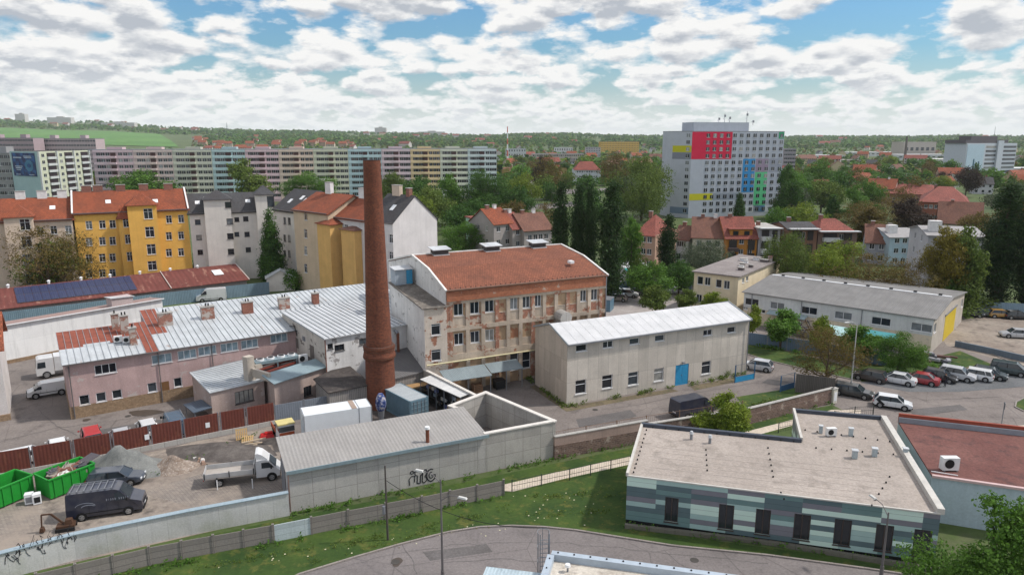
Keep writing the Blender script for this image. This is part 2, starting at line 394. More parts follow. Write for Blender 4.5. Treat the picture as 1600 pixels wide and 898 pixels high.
def facade(root, M, p0, p1, z0, z1, wins, m, fm=None, doors=()):
    """wins: (u, z, w, h, kind)"""
    wall(M, p0, p1, z0, z1, [x[:4] for x in wins]+[x[:4] for x in doors], m)
    for x in wins: window(root, p0, p1, *x[:4], x[4] if len(x) > 4 else (2, 0), fm)
def door(root, p0, p1, u, z, w, h, m, name='door', leaves=1, label=None):
    a = math.atan2(p1[1]-p0[1], p1[0]-p0[0]); F = MB()
    for i in range(leaves):
        x0 = w*i/leaves; ww = w/leaves-.02; F.box((x0+ww/2+.01, .07, 0), (ww, .06, h), m)
        for zz_ in (.12, .55): F.box((x0+ww/2+.01, .036, h*zz_), (ww*.7, .02, h*.3), m)
    o = F.build(name, root, (p0[0]+math.cos(a)*u, p0[1]+math.sin(a)*u, z), a)
    H = MB(); H.box((w*.5 if leaves > 1 else w*.88, .02, h*.45), (.06, .05, .16), GREYM); H.build('door_handle', o)
    if label: o['label'] = label
    return o
def building(name, label, cat, p0, ang=0, group=None): return empty(name, (p0[0], p0[1], 0), ang, label, cat, group)
def loc_(root, q):
    a = root.rotation_euler.z; dx, dy = q[0]-root.location.x, q[1]-root.location.y
    return (dx*math.cos(a)+dy*math.sin(a), -dx*math.sin(a)+dy*math.cos(a))
def rowwins(L, n, z, w, h, kind=(2, 0), m0=1.2, m1=None):
    m1 = m0 if m1 is None else m1; st = (L-m0-m1-w)/(n-1) if n > 1 else 0
    return [(m0+i*st, z, w, h, kind) for i in range(n)]
def gable_roof(M, x0, y0, x1, y1, z, rise, m, over=.4, along='x', t=.18, wallm=None, hip=0):
    """over rectangle; gables filled with wallm"""
    ym, xm = (y0+y1)/2, (x0+x1)/2
    if along == 'x':
        dz = rise*over/((y1-y0)/2)
        A = [(x0-over*(not hip), y0-over, z-dz), (x1+over*(not hip), y0-over, z-dz)]; Rg = [(x0-over*(not hip)+hip, ym, z+rise), (x1+over*(not hip)-hip, ym, z+rise)]; Bk = [(x0-over*(not hip), y1+over, z-dz), (x1+over*(not hip), y1+over, z-dz)]
        M.slab([A[0], A[1], Rg[1], Rg[0]], t, m); M.slab([Bk[1], Bk[0], Rg[0], Rg[1]], t, m)
        if hip: M.slab([A[1], Bk[1], Rg[1]], t, m); M.slab([Bk[0], A[0], Rg[0]], t, m)
        elif wallm:
            M.face([(x1, y0, z), (x1, y1, z), (x1, ym, z+rise-.05)], wallm); M.face([(x0, y1, z), (x0, y0, z), (x0, ym, z+rise-.05)], wallm)
    else:
        dz = rise*over/((x1-x0)/2)
        A = [(x0-over, y0-over*(not hip), z-dz), (x0-over, y1+over*(not hip), z-dz)]; Rg = [(xm, y0-over*(not hip)+hip, z+rise), (xm, y1+over*(not hip)-hip, z+rise)]; Bk = [(x1+over, y0-over*(not hip), z-dz), (x1+over, y1+over*(not hip), z-dz)]
        M.slab([A[1], A[0], Rg[0], Rg[1]], t, m); M.slab([Bk[0], Bk[1], Rg[1], Rg[0]], t, m)
        if hip: M.slab([A[0], Bk[0], Rg[0]], t, m); M.slab([Bk[1], A[1], Rg[1]], t, m)
        elif wallm:
            M.face([(x0, y0, z), (x1, y0, z), (xm, y0, z+rise-.05)], wallm); M.face([(x1, y1, z), (x0, y1, z), (xm, y1, z+rise-.05)], wallm)
def box_walls(root, M, w, d, z1, m, front=(), right=(), left=(), fm=None, z0=0, x0=0, y0=0, doors=()):
    a, b, c, e = (x0, y0), (x0+w, y0), (x0+w, y0+d), (x0, y0+d)
    facade(root, M, a, b, z0, z1, front, m, fm, doors); facade(root, M, b, c, z0, z1, right, m, fm); facade(root, M, e, a, z0, z1, left, m, fm); wall(M, c, e, z0, z1, (), m)
def chimney_stack(root, x, y, z, sx=.7, sy=.7, h=1.4, m=None, pots=1, name='chimney'):
    M = MB(); M.box((x, y, z-.5), (sx, sy, h+.5), m); M.box((x, y, z+h), (sx+.14, sy+.14, .12), CONC)
    o = M.build(name, root)
    if pots:
        P_ = MB()
        for i in range(pots): P_.tube((x+(i-(pots-1)/2)*.35, y, z+h+.12), (x+(i-(pots-1)/2)*.35, y, z+h+.5), .09, .08, 8, BLACK)
        P_.build('flue', o)
    return o
def dim(v, lo, hi): return max(lo, min(hi, v))
# ---------------------------------------------------------------- trees
def crown_mesh(name, shape, H, W, n, leaf, seed, nl=9, base=.3, droop=0):
    """leaf-sized faces spread in uneven lobes through the crown's volume"""
    r = random.Random(seed); M = MB(); lobes = []
    def env(t):
        if shape == 'round': return math.sin(math.pi*min(1, .12+t*.9))**.6
        if shape == 'column': return (min(1, t*7)**.7)*(1-max(0, t-.75)/.25*.75)
        if shape == 'cone': return min(1, .45+t*3.2)*(1-t*.9)
        if shape == 'egg': return math.sin(math.pi*min(1, .10+t*.9)**.8)**.8
        return 1-abs(t-.5)
    hb = H*base; hh = H-hb
    for i in range(nl):
        t = (i+.5)/nl+r.uniform(-.06, .06); t = dim(t, .03, .96); rad = W/2*env(t); a = r.random()*6.283+i*2.4
        off = rad*r.uniform(.3, .92) if shape not in ('column',) else rad*r.uniform(.1, .4)
        s = rad*r.uniform(.34, .64)+.12*W*.3
        if shape == 'column': s = rad*r.uniform(.72, .86)
        if shape == 'cone': s = rad*.8+.25; off *= .35; lobes.append((Vector((0, 0, hb+hh*t)), s, hh/nl*1.6)); continue
        lobes.append((Vector((math.cos(a)*off, math.sin(a)*off, hb+hh*t)), s, s*r.uniform(.7, 1.05)*(1.5 if shape == 'column' else .85)))
    vols = [l[1]**2 for l in lobes]; tot = sum(vols)
    for l, v in zip(lobes, vols):
        ncl = max(3, int(n/7*v/tot))
        for _ in range(ncl):
            d = Vector((r.gauss(0, 1), r.gauss(0, 1), r.gauss(0, 1))).normalized(); rr = r.random()**.35*(1+r.choice((0, 0, .12, .25)))
            c = l[0]+Vector((d.x*l[1]*rr, d.y*l[1]*rr, d.z*l[2]*rr)); cs = leaf*r.uniform(.9, 1.9)
            for k in range(7):
                p = c+Vector((r.gauss(0, cs*.5), r.gauss(0, cs*.5), r.gauss(0, cs*.4)-droop*r.random()*2)); s = leaf*r.uniform(.45, 1.1)
                nrm = (d*.8+Vector((r.gauss(0, .6), r.gauss(0, .6), r.gauss(.25, .6)))).normalized(); u = nrm.orthogonal().normalized(); q = nrm.cross(u); a = r.random()*6.28
                uu = u*math.cos(a)+q*math.sin(a); vv = nrm.cross(uu)*r.uniform(.5, .9)
                M.face([p-uu*s*.5, p+vv*s*.5, p+uu*s*.55, p-vv*s*.45], None)
    me = M.mesh(name); return me, lobes
def trunk_mesh(name, H, lobes, rad, base=.3):
    M = MB(); r = random.Random(3); top = H*.8; n = 5; pts = [Vector((r.uniform(-.02, .02)*H*i/n, r.uniform(-.02, .02)*H*i/n, top*i/n)) for i in range(n+1)]; pts[0] = Vector((0, 0, -.2))
    for i in range(n): M.tube(pts[i], pts[i+1], rad*(1-.8*i/n), rad*(1-.8*(i+1)/n), 7, TRUNK, cap=(i == 0))
    for c, s, _ in lobes:
        z0 = max(H*base*.75, c.z-max(.4, c.xy.length*.9)); k = min(1, z0/top); q = Vector((0, 0, z0)); mid = q.lerp(c, .55)+Vector((0, 0, -.03*H))
        r0 = rad*(1-.8*k)*.5; M.tube(q, mid, r0, r0*.6, 5, TRUNK, False); M.tube(mid, c, r0*.6, r0*.25, 5, TRUNK, False)
        for _ in range(3): e = c+Vector((r.gauss(0, s*.5), r.gauss(0, s*.5), r.gauss(s*.3, s*.4))); M.tube(mid, e, r0*.35, r0*.12, 4, TRUNK, False)
    return M.mesh(name)
LEAF = dict(dark=leafmat('leaf_dark', (.042, .105, .018), (.08, .165, .03)), mid=leafmat('leaf_mid', (.07, .16, .022), (.125, .24, .036)), lime=leafmat('leaf_lime', (.12, .19, .02), (.23, .28, .035)),
    poplar=leafmat('leaf_poplar', (.024, .056, .016), (.045, .085, .024)), olive=leafmat('leaf_olive', (.095, .15, .03), (.16, .215, .042)), brown=leafmat('leaf_brown', (.10, .06, .028), (.15, .10, .035)),
    gold=leafmat('leaf_gold', (.16, .13, .02), (.22, .19, .03)), plum=leafmat('leaf_plum', (.045, .03, .025), (.07, .05, .035)), silver=leafmat('leaf_silver', (.085, .115, .07), (.14, .17, .10)), rust=leafmat('leaf_rust', (.13, .085, .028), (.16, .14, .034)))
_tp = {}
def proto(kind, lod):
    k = (kind, lod)
    if k in _tp: return _tp[k]
    spec = dict(round=('round', 10, 9, 10, .25, 0), wide=('round', 9, 11, 13, .2, 0), round2=('egg', 12, 8, 12, .22, 0), column=('column', 20, 4.6, 14, .06, 0), cone=('cone', 10, 4.8, 14, .06, 0), young=('egg', 5, 3.4, 8, .3, 0),
        willow=('round', 10, 9, 12, .15, .35), bare=('round', 9, 9, 18, .2, 0), bush=('round', 2.6, 3.6, 7, .02, 0), birch=('egg', 6, 4.6, 9, .12, .1))[kind]
    sh, H, W, nl, base, dr = spec
    n, leaf = {0: (24000, .26), 1: (8400, .50), 2: (1900, 1.05)}[lod]
    if kind == 'bare': n = int(n*.6); leaf *= .74
    if kind == 'young' or kind == 'birch': leaf *= .62 if kind == 'young' else .95
    if kind == 'bush': leaf *= .55; n //= 2
    if kind == 'column': leaf *= .95; n = int(n*1.5)
    me, lobes = crown_mesh('crown_'+kind, sh, H, W, n, leaf, hash_(kind)+lod, nl, base, dr); me.materials.append(LEAF['mid'])
    tm = trunk_mesh('trunk_'+kind, H, lobes, H*.02+.06, base)
    _tp[k] = (H, W, me, tm); return _tp[k]
def hash_(s): return sum(ord(c)*(i+3) for i, c in enumerate(s))
def tree(kind, loc, h, wd, leafm, label, lod=1, name='tree', cat='tree', group=None, rz=None):
    H, W, me, tm = proto(kind, lod)
    r = empty(name, (loc[0], loc[1], loc[2] if len(loc) > 2 else 0), math.degrees(rnd.random()*6.28) if rz is None else rz, label, cat, group)
    sc = (wd/W, wd/W, h/H); add('trunk', tm, r, scale=sc); add('crown', me, r, scale=sc, mats=[LEAF[leafm]]); return r
# ---------------------------------------------------------------- vehicles
TYRE = plain('tyre', (.015, .015, .016), .85); RIM = plain('rim', (.38, .39, .40), .35, .6); HLM = plain('headlight_glass', (.6, .62, .64), .15); TLM = plain('tail_light_red', (.35, .015, .012), .25)
CGL, _t, _b = newmat('car_glass'); _b.inputs['Base Color'].default_value = (.028, .036, .044, 1); _b.inputs['Roughness'].default_value = .05; _b.inputs['Specular IOR Level'].default_value = .7
def paint(name, col):
    k = ('car', name)
    if k in _mc: return _mc[k]
    m, t, b = newmat('paint_'+name); v = coords(t, 'Object'); c = mixc(t, ramp(t, noise(t, v, 1.1, 5), [(.35, 0.), (.7, 1.)]), col, mixc(t, .12, col, (.3, .28, .25)))
    t.links.new(c, b.inputs['Base Color']); b.inputs['Roughness'].default_value = .28; b.inputs['Coat Weight'].default_value = .6; b.inputs['Coat Roughness'].default_value = .08; b.inputs['Specular IOR Level'].default_value = .5; _mc[k] = m; return m
CARS = dict(  # length, width, height, belt, hood start, bonnet end (fractions from rear): rear base, rear roof, front roof, windscreen base, boot z, bonnet z, nose z
    hatch=(4.15, 1.76, 1.48, .93, .02, .14, .60, .78, .93, .88, .70), sedan=(4.55, 1.78, 1.43, .90, .13, .30, .60, .76, .96, .86, .66), estate=(4.75, 1.80, 1.47, .92, .02, .09, .60, .76, .92, .87, .68),
    suv=(4.45, 1.86, 1.68, 1.05, .02, .12, .62, .78, 1.04, 1.0, .78), mpv=(4.5, 1.84, 1.70, 1.02, .01, .08, .68, .87, 1.02, .96, .72))
_vm = {}
def wheelmesh(r, wd=.2):
    k = ('w', r)
    if k not in _vm:
        T = MB(); T.tube((0, -wd/2, 0), (0, wd/2, 0), r, r, 16, TYRE); Q = MB(); Q.tube((0, -wd/2-.012, 0), (0, -wd/2+.02, 0), r*.64, r*.66, 12, RIM); Q.tube((0, -wd/2-.02, 0), (0, -wd/2, 0), r*.2, r*.2, 8, RIM)
        for i in range(5): a = i*1.2566; Q.box((math.cos(a)*r*.38, -wd/2-.008, math.sin(a)*r*.38-.02), (r*.5 if abs(math.cos(a)) > .5 else .05, .02, .04), BLACK)
        _vm[k] = (T.mesh('tyre'), Q.mesh('rim'))
    return _vm[k]
def wheels(root, L, W, xs, r):
    t, q = wheelmesh(r)
    for x in xs:
        for sgn in (-1, 1):
            wh = add('wheel', t, root, (x, sgn*(W/2-.09), r), 0 if sgn < 0 else math.pi); add('rim', q, wh)
def lights(root, L, W, zh, zt, iw=.32, xf=None):
    if ('l', iw) not in _vm:
        a = MB(); a.box((0, 0, 0), (.10, iw, .13), HLM); b = MB(); b.box((0, 0, 0), (.06, iw*.8, .18), TLM); _vm[('l', iw)] = (a.mesh('headlight'), b.mesh('tail_light'))
    a, b = _vm[('l', iw)]
    for s in (-1, 1): add('headlight', a, root, ((xf or L/2)-.09, s*(W/2-.28), zh)); add('tail_light', b, root, (-L/2+.035, s*(W/2-.22), zt))
def plates(root, L, z=.5):
    if 'pl' not in _vm: p = MB(); p.box((0, 0, 0), (.02, .5, .11), WHITE); _vm['pl'] = p.mesh('number_plate')
    add('number_plate', _vm['pl'], root, (L/2+.005, 0, z-.1)); add('number_plate', _vm['pl'], root, (-L/2-.005, 0, z+.1))
def carmesh(typ, mt):
    k = (typ, mt.name)
    if k in _vm: return _vm[k]
    L, W, H, belt, rb, rr, fr, wb, zb, zbon, zn = CARS[typ]; X = lambda f: (f-.5)*L; B = MB(); Gm = MB(); w = W/2
    st = [(0, .42, zb*.62, w*.78), (.012, .28, zb*.82, w*.86), (.05, .2, zb if rb > .05 else zb*.98, w*.95), (rb+.03, .19, max(zb, belt), w*.985), (.35, .19, belt+.01, w), (.65, .19, belt, w), (wb, .19, (belt+zbon)/2, w*.99), (.90, .2, zbon*.96, w*.95), (.965, .22, zn*1.06, w*.86), (.995, .32, zn*.86, w*.72)]
    def sec(s): f, zl, zt_, hw = s; x = X(f); zm = zl+(zt_-zl)*.62; return [(x, -hw*.93, zl), (x, -hw, zl+.14), (x, -hw*.995, zm), (x, -hw*.93, zt_-.03), (x, -hw*.80, zt_), (x, hw*.80, zt_), (x, hw*.93, zt_-.03), (x, hw*.995, zm), (x, hw, zl+.14), (x, hw*.93, zl)]
    SS = [sec(s) for s in st]
    for a, b in zip(SS, SS[1:]):
        for i in range(10): j = (i+1) % 10; B.face([a[i], a[j], b[j], b[i]][::-1], mt if i not in (9, 0) else BLACK, i in (2, 3, 4, 5, 6))
    B.face(SS[0], mt); B.face(SS[-1][::-1], mt)
    # bumpers, arches
    for f in (.185, .80):
        for s in (-1, 1): B.tube((X(f), s*(w-.035), .33), (X(f), s*(w+.012), .33), .385, .385, 16, BLACK)
    B.box((X(.99), 0, .26), (.12, W*.62, .16), BLACK); B.box((X(.008), 0, .28), (.1, W*.7, .14), BLACK)
    # greenhouse
    bz = belt-.02; hi = H-.035; tw = w*.76; bw = w*.92
    lo = [(X(rb), -bw), (X(wb), -bw*.94), (X(wb), bw*.94), (X(rb), bw)]; up = [(X(rr), -tw), (X(fr), -tw*.97), (X(fr), tw*.97), (X(rr), tw)]
    lo3 = [(p[0], p[1], bz) for p in lo]; up3 = [(p[0], p[1], hi) for p in up]
    for i in range(4): j = (i+1) % 4; Gm.face([lo3[i], lo3[j], up3[j], up3[i]], CGL)
    # roof panel with crown, pillars
    rf = [(X(rr)-.05, tw+.02), (X(fr)+.06, tw), (X(fr)+.06, -tw), (X(rr)-.05, -tw-.02)][::-1]; xm = (X(rr)+X(fr))/2
    lo_ = [(p[0], p[1], hi-.01) for p in rf]; up_ = [((p[0]-xm)*.9+xm, p[1]*.86, H) for p in rf]
    B.face(up_, mt); B.face(lo_[::-1], mt)
    for i in range(4): j = (i+1) % 4; B.face([lo_[i], lo_[j], up_[j], up_[i]], mt)
    for s in (-1, 1):
        def pil(f0, f1, wd, m=mt): B.bar((X(f0), s*(bw+.005), bz), (X(f1), s*(tw+.02), hi), .05, wd, m)
        pil(wb-.008, fr, .07); pil(rb+.015, rr, .14 if typ != 'sedan' else .2); mid = (fr+rr)/2+.05; pil(mid+.02, mid+.01, .08, BLACK)
        if typ in ('estate', 'mpv', 'suv'): pil(rb+.16, rr+.14, .07)
        B.box((X(wb-.04), s*(w+.09), belt-.02), (.1, .17, .13), mt)
        for f in (.36, .58): B.box((X(f), s*(w+.004), .3), (.012, .012, belt-.36), BLACK)
    _vm[k] = (B.mesh('body_'+typ), Gm.mesh('glass_'+typ)); return _vm[k]
def car(typ, p, ang, pname, col, label, group=None, name='car', cat='car'):
    mt = paint(pname, col); L, W = CARS[typ][:2]; b, g = carmesh(typ, mt); r = empty(name, (p[0], p[1], p[2] if len(p) > 2 else .02), ang, label, cat, group)
    add('body', b, r); add('windows', g, r); wheels(r, L, W, ((.185-.5)*L, (.80-.5)*L), .32); lights(r, L, W, CARS[typ][10]-.12, CARS[typ][3]-.28); plates(r, L); return r
def van(p, ang, pname, col, label, L=5.3, W=2.0, H=2.3, group=None, rack=False, sidewin=False, hood=.16, name='van'):
    mt = paint(pname, col); r = empty(name, (p[0], p[1], .02), ang, label, 'van', group); w = W/2; X = lambda f: (f-.5)*L
    B = MB(); bz = 1.25*H/2.3+.1
    prof = [(X(.0), .35), (X(1)-.02, .35), (X(1), .62), (X(.985), bz*.78), (X(1-hood), bz), (X(1-hood-.135), H-.16), (X(1-hood-.20), H-.03), (X(.04), H), (X(.008), H-.1), (X(-.0), bz*.8)]
    zb = bz*.95
    def hw(z): return w if z <= zb else w*(1-.13*(z-zb)/(H-zb))
    n = len(prof); A = [(x, -hw(z)*(.93 if x > X(.95) else 1), z) for x, z in prof]; D = [(x, -y, z) for x, y, z in A]
    cut = [(x, y*.97, z) for x, y, z in A]
    B.face(A, mt); B.face(D[::-1], mt)
    for i in range(n): j = (i+1) % n; B.face([A[j], A[i], D[i], D[j]], mt, i in (5, 6, 7))
    for f in (.19, .80):
        for s in (-1, 1): B.tube((X(f), s*(w-.05), .36), (X(f), s*(w+.012), .36), .42, .42, 16, BLACK)
    B.box((X(1)-.02, 0, .3), (.14, W*.86, .24), BLACK); B.box((X(0), 0, .33), (.12, W*.9, .18), BLACK); B.box((X(1)-.03, 0, .72), (.08, W*.5, .14), BLACK)
    for s in (-1, 1):
        for f in (.30, .53, .68): B.box((X(f), s*(w+.003), .5), (.015, .012, zb-.5), BLACK)
        B.box((X(.5), s*(w+.006), .62), (L*.55, .02, .07), BLACK); B.box((X(1-hood-.04), s*(w+.12), bz), (.12, .2, .26), BLACK)
    B.build('body', r)
    Gm = MB(); x0, z0, x1, z1 = X(1-hood), bz, X(1-hood-.135), H-.16; nx, nz = (z1-z0), -(x1-x0); l = math.hypot(nx, nz); nx, nz = nx/l*.02, nz/l*.02
    q = lambda t, y: (x0+(x1-x0)*t+nx, y*hw(z0+(z1-z0)*t), z0+(z1-z0)*t+nz)
    Gm.face([q(.06, -.9), q(.06, .9), q(.95, .86), q(.95, -.86)], CGL); Gm.build('windscreen', r)
    fs = [(1-hood-.02, 1-hood-.20, 1-hood-.125)]+([(.50, .68-.02, .66), (.08, .46, .46)] if sidewin else [])
    for s in (-1, 1):
        for a_, b_, c_ in fs:
            z0_, z1_ = bz+.03, H-.32; xs = [(X(a_), z0_), (X(b_), z0_), (X(b_), z1_), (X(c_), z1_)]
            if a_ < b_: xs = [(X(a_), z0_), (X(b_), z0_), (X(b_), z1_), (X(a_), z1_)]
            Sg = MB(); f = [(x, s*(hw(z)+.012), z) for x, z in xs]; cx = sum(v[0] for v in f)/4
            if (a_ < b_) == (s > 0): f = f[::-1]
            Sg.face(f, CGL); Sg.build('side_window', r)
    wheels(r, L, W, (X(.19), X(.80)), .35); lights(r, L, W, .82, 1.0, .24, X(.985)); plates(r, L, .6)
    if rack:
        K = MB()
        for s in (-1, 1): K.bar((X(.05), s*w*.78, H+.12), (X(.62), s*w*.78, H+.12), .05, .05, GREYM)
        for i in range(7): K.bar((X(.06+.09*i), -w*.78, H+.10), (X(.06+.09*i), w*.78, H+.10), .05, .04, GREYM); K.box((X(.06+.09*i), w*.78, H-.05), (.05, .05, .18), GREYM); K.box((X(.06+.09*i), -w*.78, H-.05), (.05, .05, .18), GREYM)
        K.build('roof_rack', r)
    return r
# ================================================================ SETTING: ground
def U(p, ang, px, z=0.):
    """length along direction ang from p where picture column px is met"""
    k = (px-800)/1110; c, s = math.cos(R(ang)), math.sin(R(ang))
    return (k*(p[1]*_ct-(z-CAMH)*_st)-p[0])/(c-k*s*_ct)
def WP(p, ang, px, py):
    z = 4.
    for _ in range(6): u = U(p, ang, px, z); z = ZH(offs(p, ang, u), py)
    return u, z
def WW(p, ang, lst):
    """window centres in the picture -> (u, z, w, h, kind) on a wall"""
    out = []
    for cx, cy, w_, h_, *k in lst:
        u, z = WP(p, ang, cx, cy); out.append((u-w_/2, z-h_/2, w_, h_, k[0] if k else (2, 0)))
    return out
RIDGE = [(-400, 186), (0, 191), (150, 196), (300, 204), (450, 208), (600, 211), (760, 214), (840, 211.5), (900, 211.5), (960, 214), (1040, 215), (1200, 216), (1400, 215.5), (1500, 215), (1600, 216), (2200, 214)]
def ridge_z(px):
    for a, b in zip(RIDGE, RIDGE[1:]):
        if px <= b[0]: t = max(0, (px-a[0])/(b[0]-a[0])); t = t*t*(3-2*t); r = a[1]+(b[1]-a[1])*t; break
    else: r = RIDGE[-1][1]
    return CAMH+(218-r)/1110*4500
def terr(x, y):
    if y < 850: return 0.
    px = 800+1110*x/y
    t = min(1, (y-850)/3650); t = t*t*(3-2*t)
    return ridge_z(max(-390, min(2190, px)))*t + (mnoise.noise(Vector((x*.0016, y*.0016, 0)))*9*t)
def mk_ground():
    M = []; ys = [-60, 0, 40, 80, 120, 160, 220, 300, 400, 500, 600, 700, 850]+[850+i*110 for i in range(1, 38)]+[5300, 6000, 7500]
    nx = 90; vs = []; fs = []
    for y in ys:
        for i in range(nx+1): x = (i/nx-.5)*2*(max(y, 150)*1.25+150); vs.append((x, y, terr(x, y) if y < 5200 else terr(x, y)-(y-5200)*.03))
    for j in range(len(ys)-1):
        for i in range(nx): a = j*(nx+1)+i; fs.append((a, a+1, a+nx+2, a+nx+1))
    me = bpy.data.meshes.new('ground'); me.from_pydata(vs, [], fs); me.materials.append(ground('meadow', ((.045, .07, .022), (.085, .12, .035), (.10, .095, .06)), .02, 1.2))
    for p in me.polygons: p.use_smooth = True
    return tag(add('ground', me), kind='structure')
mk_ground()
ASPH = ground('asphalt', ((.150, .130, .12), (.215, .188, .172), (.115, .10, .094)), .14, 4., cracks=.16)
ROADM = ground('road_asphalt', ((.150, .134, .131), (.195, .175, .17), (.13, .117, .114)), .1, 5., cracks=.12)
GRASS = ground('grass', ((.020, .048, .009), (.05, .085, .014), (.11, .11, .025)), .22, 3.2, det=10)
DIRT = ground('dirt_yard', ((.19, .155, .13), (.30, .26, .22), (.10, .085, .075)), .12, 1.8)
SAND = ground('path_paving', ((.42, .36, .29), (.52, .45, .37)), .3, 3)
COBBLE, _t, _b = newmat('cobble'); _v = coords(_t, 'UV'); _n = bricktex(_t, _v, (.27, .235, .205), (.19, .165, .15), (.10, .09, .08), .36, .2, .02)
_c = mixc(_t, ramp(_t, noise(_t, _v, .16, 8, .65), [(.42, 0.), (.62, 1.)]), _n.outputs[0], (.28, .235, .195)); _c = mixc(_t, ramp(_t, noise(_t, coords(_t, 'UV', loc=(20, 3, 0)), .22, 7, .7), [(.58, 0.), (.7, .8)]), _c, (.13, .115, .105))
_t.links.new(_c, _b.inputs['Base Color']); _b.inputs['Roughness'].default_value = .95
def sheetpoly(name, pts, z, m, world=False):
    M = MB(); q = [p if world else G(*p) for p in pts]
    if sum((q[i][0]*q[(i+1) % len(q)][1]-q[(i+1) % len(q)][0]*q[i][1]) for i in range(len(q))) < 0: q = q[::-1]
    M.face([(p[0], p[1], z) for p in q], m); return tag(M.build(name), kind='structure')
sheetpoly('industrial_yard', [(-160, 585), (-200, 800), (430, 668), (455, 798), (866, 716), (1100, 672), (1300, 632), (1440, 700), (1700, 745), (1800, 560), (1500, 480), (1480, 436), (940, 432), (600, 470), (200, 520)], .006, ASPH)
sheetpoly('cobbled_yard', [(-200, 800), (430, 664), (470, 690), (455, 801), (0, 905), (-300, 970)], .014, COBBLE)
sheetpoly('dirt_patch', [(60, 760), (150, 735), (300, 690), (430, 668), (440, 700), (330, 735), (220, 770), (330, 800), (180, 845), (60, 800)], .02, DIRT)
sheetpoly('dirt_patch', [(560, 660), (480, 690), (640, 700), (760, 660), (745, 610), (660, 575), (580, 610)], .012, ground('oily_dirt', ((.07, .06, .055), (.12, .10, .09)), .3, 3))
sheetpoly('grass_strip', [(-300, 990), (0, 908), (455, 808), (866, 724), (1300, 634), (1310, 655), (1240, 665), (1160, 690), (990, 745), (985, 820), (1100, 842), (1300, 868), (1500, 905), (1480, 960), (500, 1000)], .01, GRASS)
sheetpoly('grass_verge', [(1169, 536), (1250, 553), (1350, 578), (1500, 592), (1440, 562), (1600, 600), (1345, 596), (1270, 580), (1195, 562), (1165, 552)][:4]+[(1345, 596), (1270, 580), (1195, 562), (1160, 550)], .012, GRASS)
sheetpoly('grass_verge', [(1340, 560), (1450, 560), (1500, 548), (1560, 573), (1480, 577), (1410, 583), (1345, 596)], .013, GRASS)
sheetpoly('grass_verge', [(1150, 620), (1250, 604), (1300, 613), (1300, 622), (1170, 645)], .016, GRASS)
sheetpoly('footpath', [(760, 763), (880, 735), (985, 713), (1100, 690), (1170, 673), (1240, 655), (1300, 640), (1345, 640), (1345, 652), (1300, 652), (1240, 664), (1170, 683), (1100, 701), (985, 725), (880, 748), (800, 768)], .018, SAND)
sheetpoly('footpath', [(1545, 668), (1600, 664), (1700, 668), (1700, 690), (1540, 680)], .022, SAND)
sheetpoly('dirt_lot', [(1465, 520), (1500, 494), (1620, 486), (1750, 510), (1700, 590), (1600, 572), (1480, 540)], .012, DIRT)
sheetpoly('dirt_lot', [(935, 470), (1090, 452), (1110, 480), (1080, 500), (935, 500)], .012, ground('pale_gravel', ((.27, .24, .23), (.36, .33, .31)), .3, 3))
# the bend of the road in front, with its kerb
kerb_px = [(420, 925), (467, 898), (555, 871), (625, 851), (700, 832), (750, 824), (800, 822), (850, 824), (900, 829), (975, 841), (1050, 853), (1200, 868), (1355, 889), (1480, 908), (1620, 935)]
kp = [G(*p) for p in kerb_px]
sheetpoly('road', kp+[(60, 30), (20, 20), (-30, 25)], .026, ROADM, True)
Kb = MB()
KM = concrete('kerb_stone', (.27, .24, .22), 1.0, 1, dirt=.4)
for a, b in zip(kp, kp[1:]): Kb.bar((a[0], a[1], .06), (b[0], b[1], .06), .16, .16, KM)
tag(Kb.build('kerb'), kind='structure')
Kb = MB()
def kerbline(pts):
    q = [G(*p) for p in pts]
    for a, b in zip(q, q[1:]): Kb.bar((a[0], a[1], .05), (b[0], b[1], .05), .16, .14, KM)
kerbline([(1150, 548), (1195, 562), (1270, 580), (1345, 596)]); kerbline([(1600, 622), (1588, 628), (1586, 636), (1600, 643)]); kerbline([(1500, 533), (1590, 570), (1640, 582)])
tag(Kb.build('kerb'), kind='structure')
sheetpoly('grass_verge', [(1600, 622), (1588, 628), (1586, 636), (1600, 643), (1700, 650), (1700, 618)], .03, GRASS)
sheetpoly('parking_apron', [(1345, 598), (1480, 578), (1600, 578), (1650, 600), (1500, 612), (1420, 612)], .024, ground('dark_asphalt', ((.10, .105, .11), (.14, .145, .15)), .2, 4))
for pts in ([(300, 645), (262, 650), (214, 640), (240, 642)],): pass
P_ = MB()
for (x, y, rx, ry) in ((227, 645, 1.9, .5), (135, 656, .4, .2), (1020, 600, .5, .25), (620, 878, .4, .3)):
    c = G(x, y); P_.face([(c[0]+rx*math.cos(t)*(1+.2*math.sin(3*t)), c[1]+ry*2*math.sin(t), .032) for t in [i*.45 for i in range(14)]], plain('oil_stain', (.07, .055, .045), .6))
tag(P_.build('ground_stain'), kind='structure')
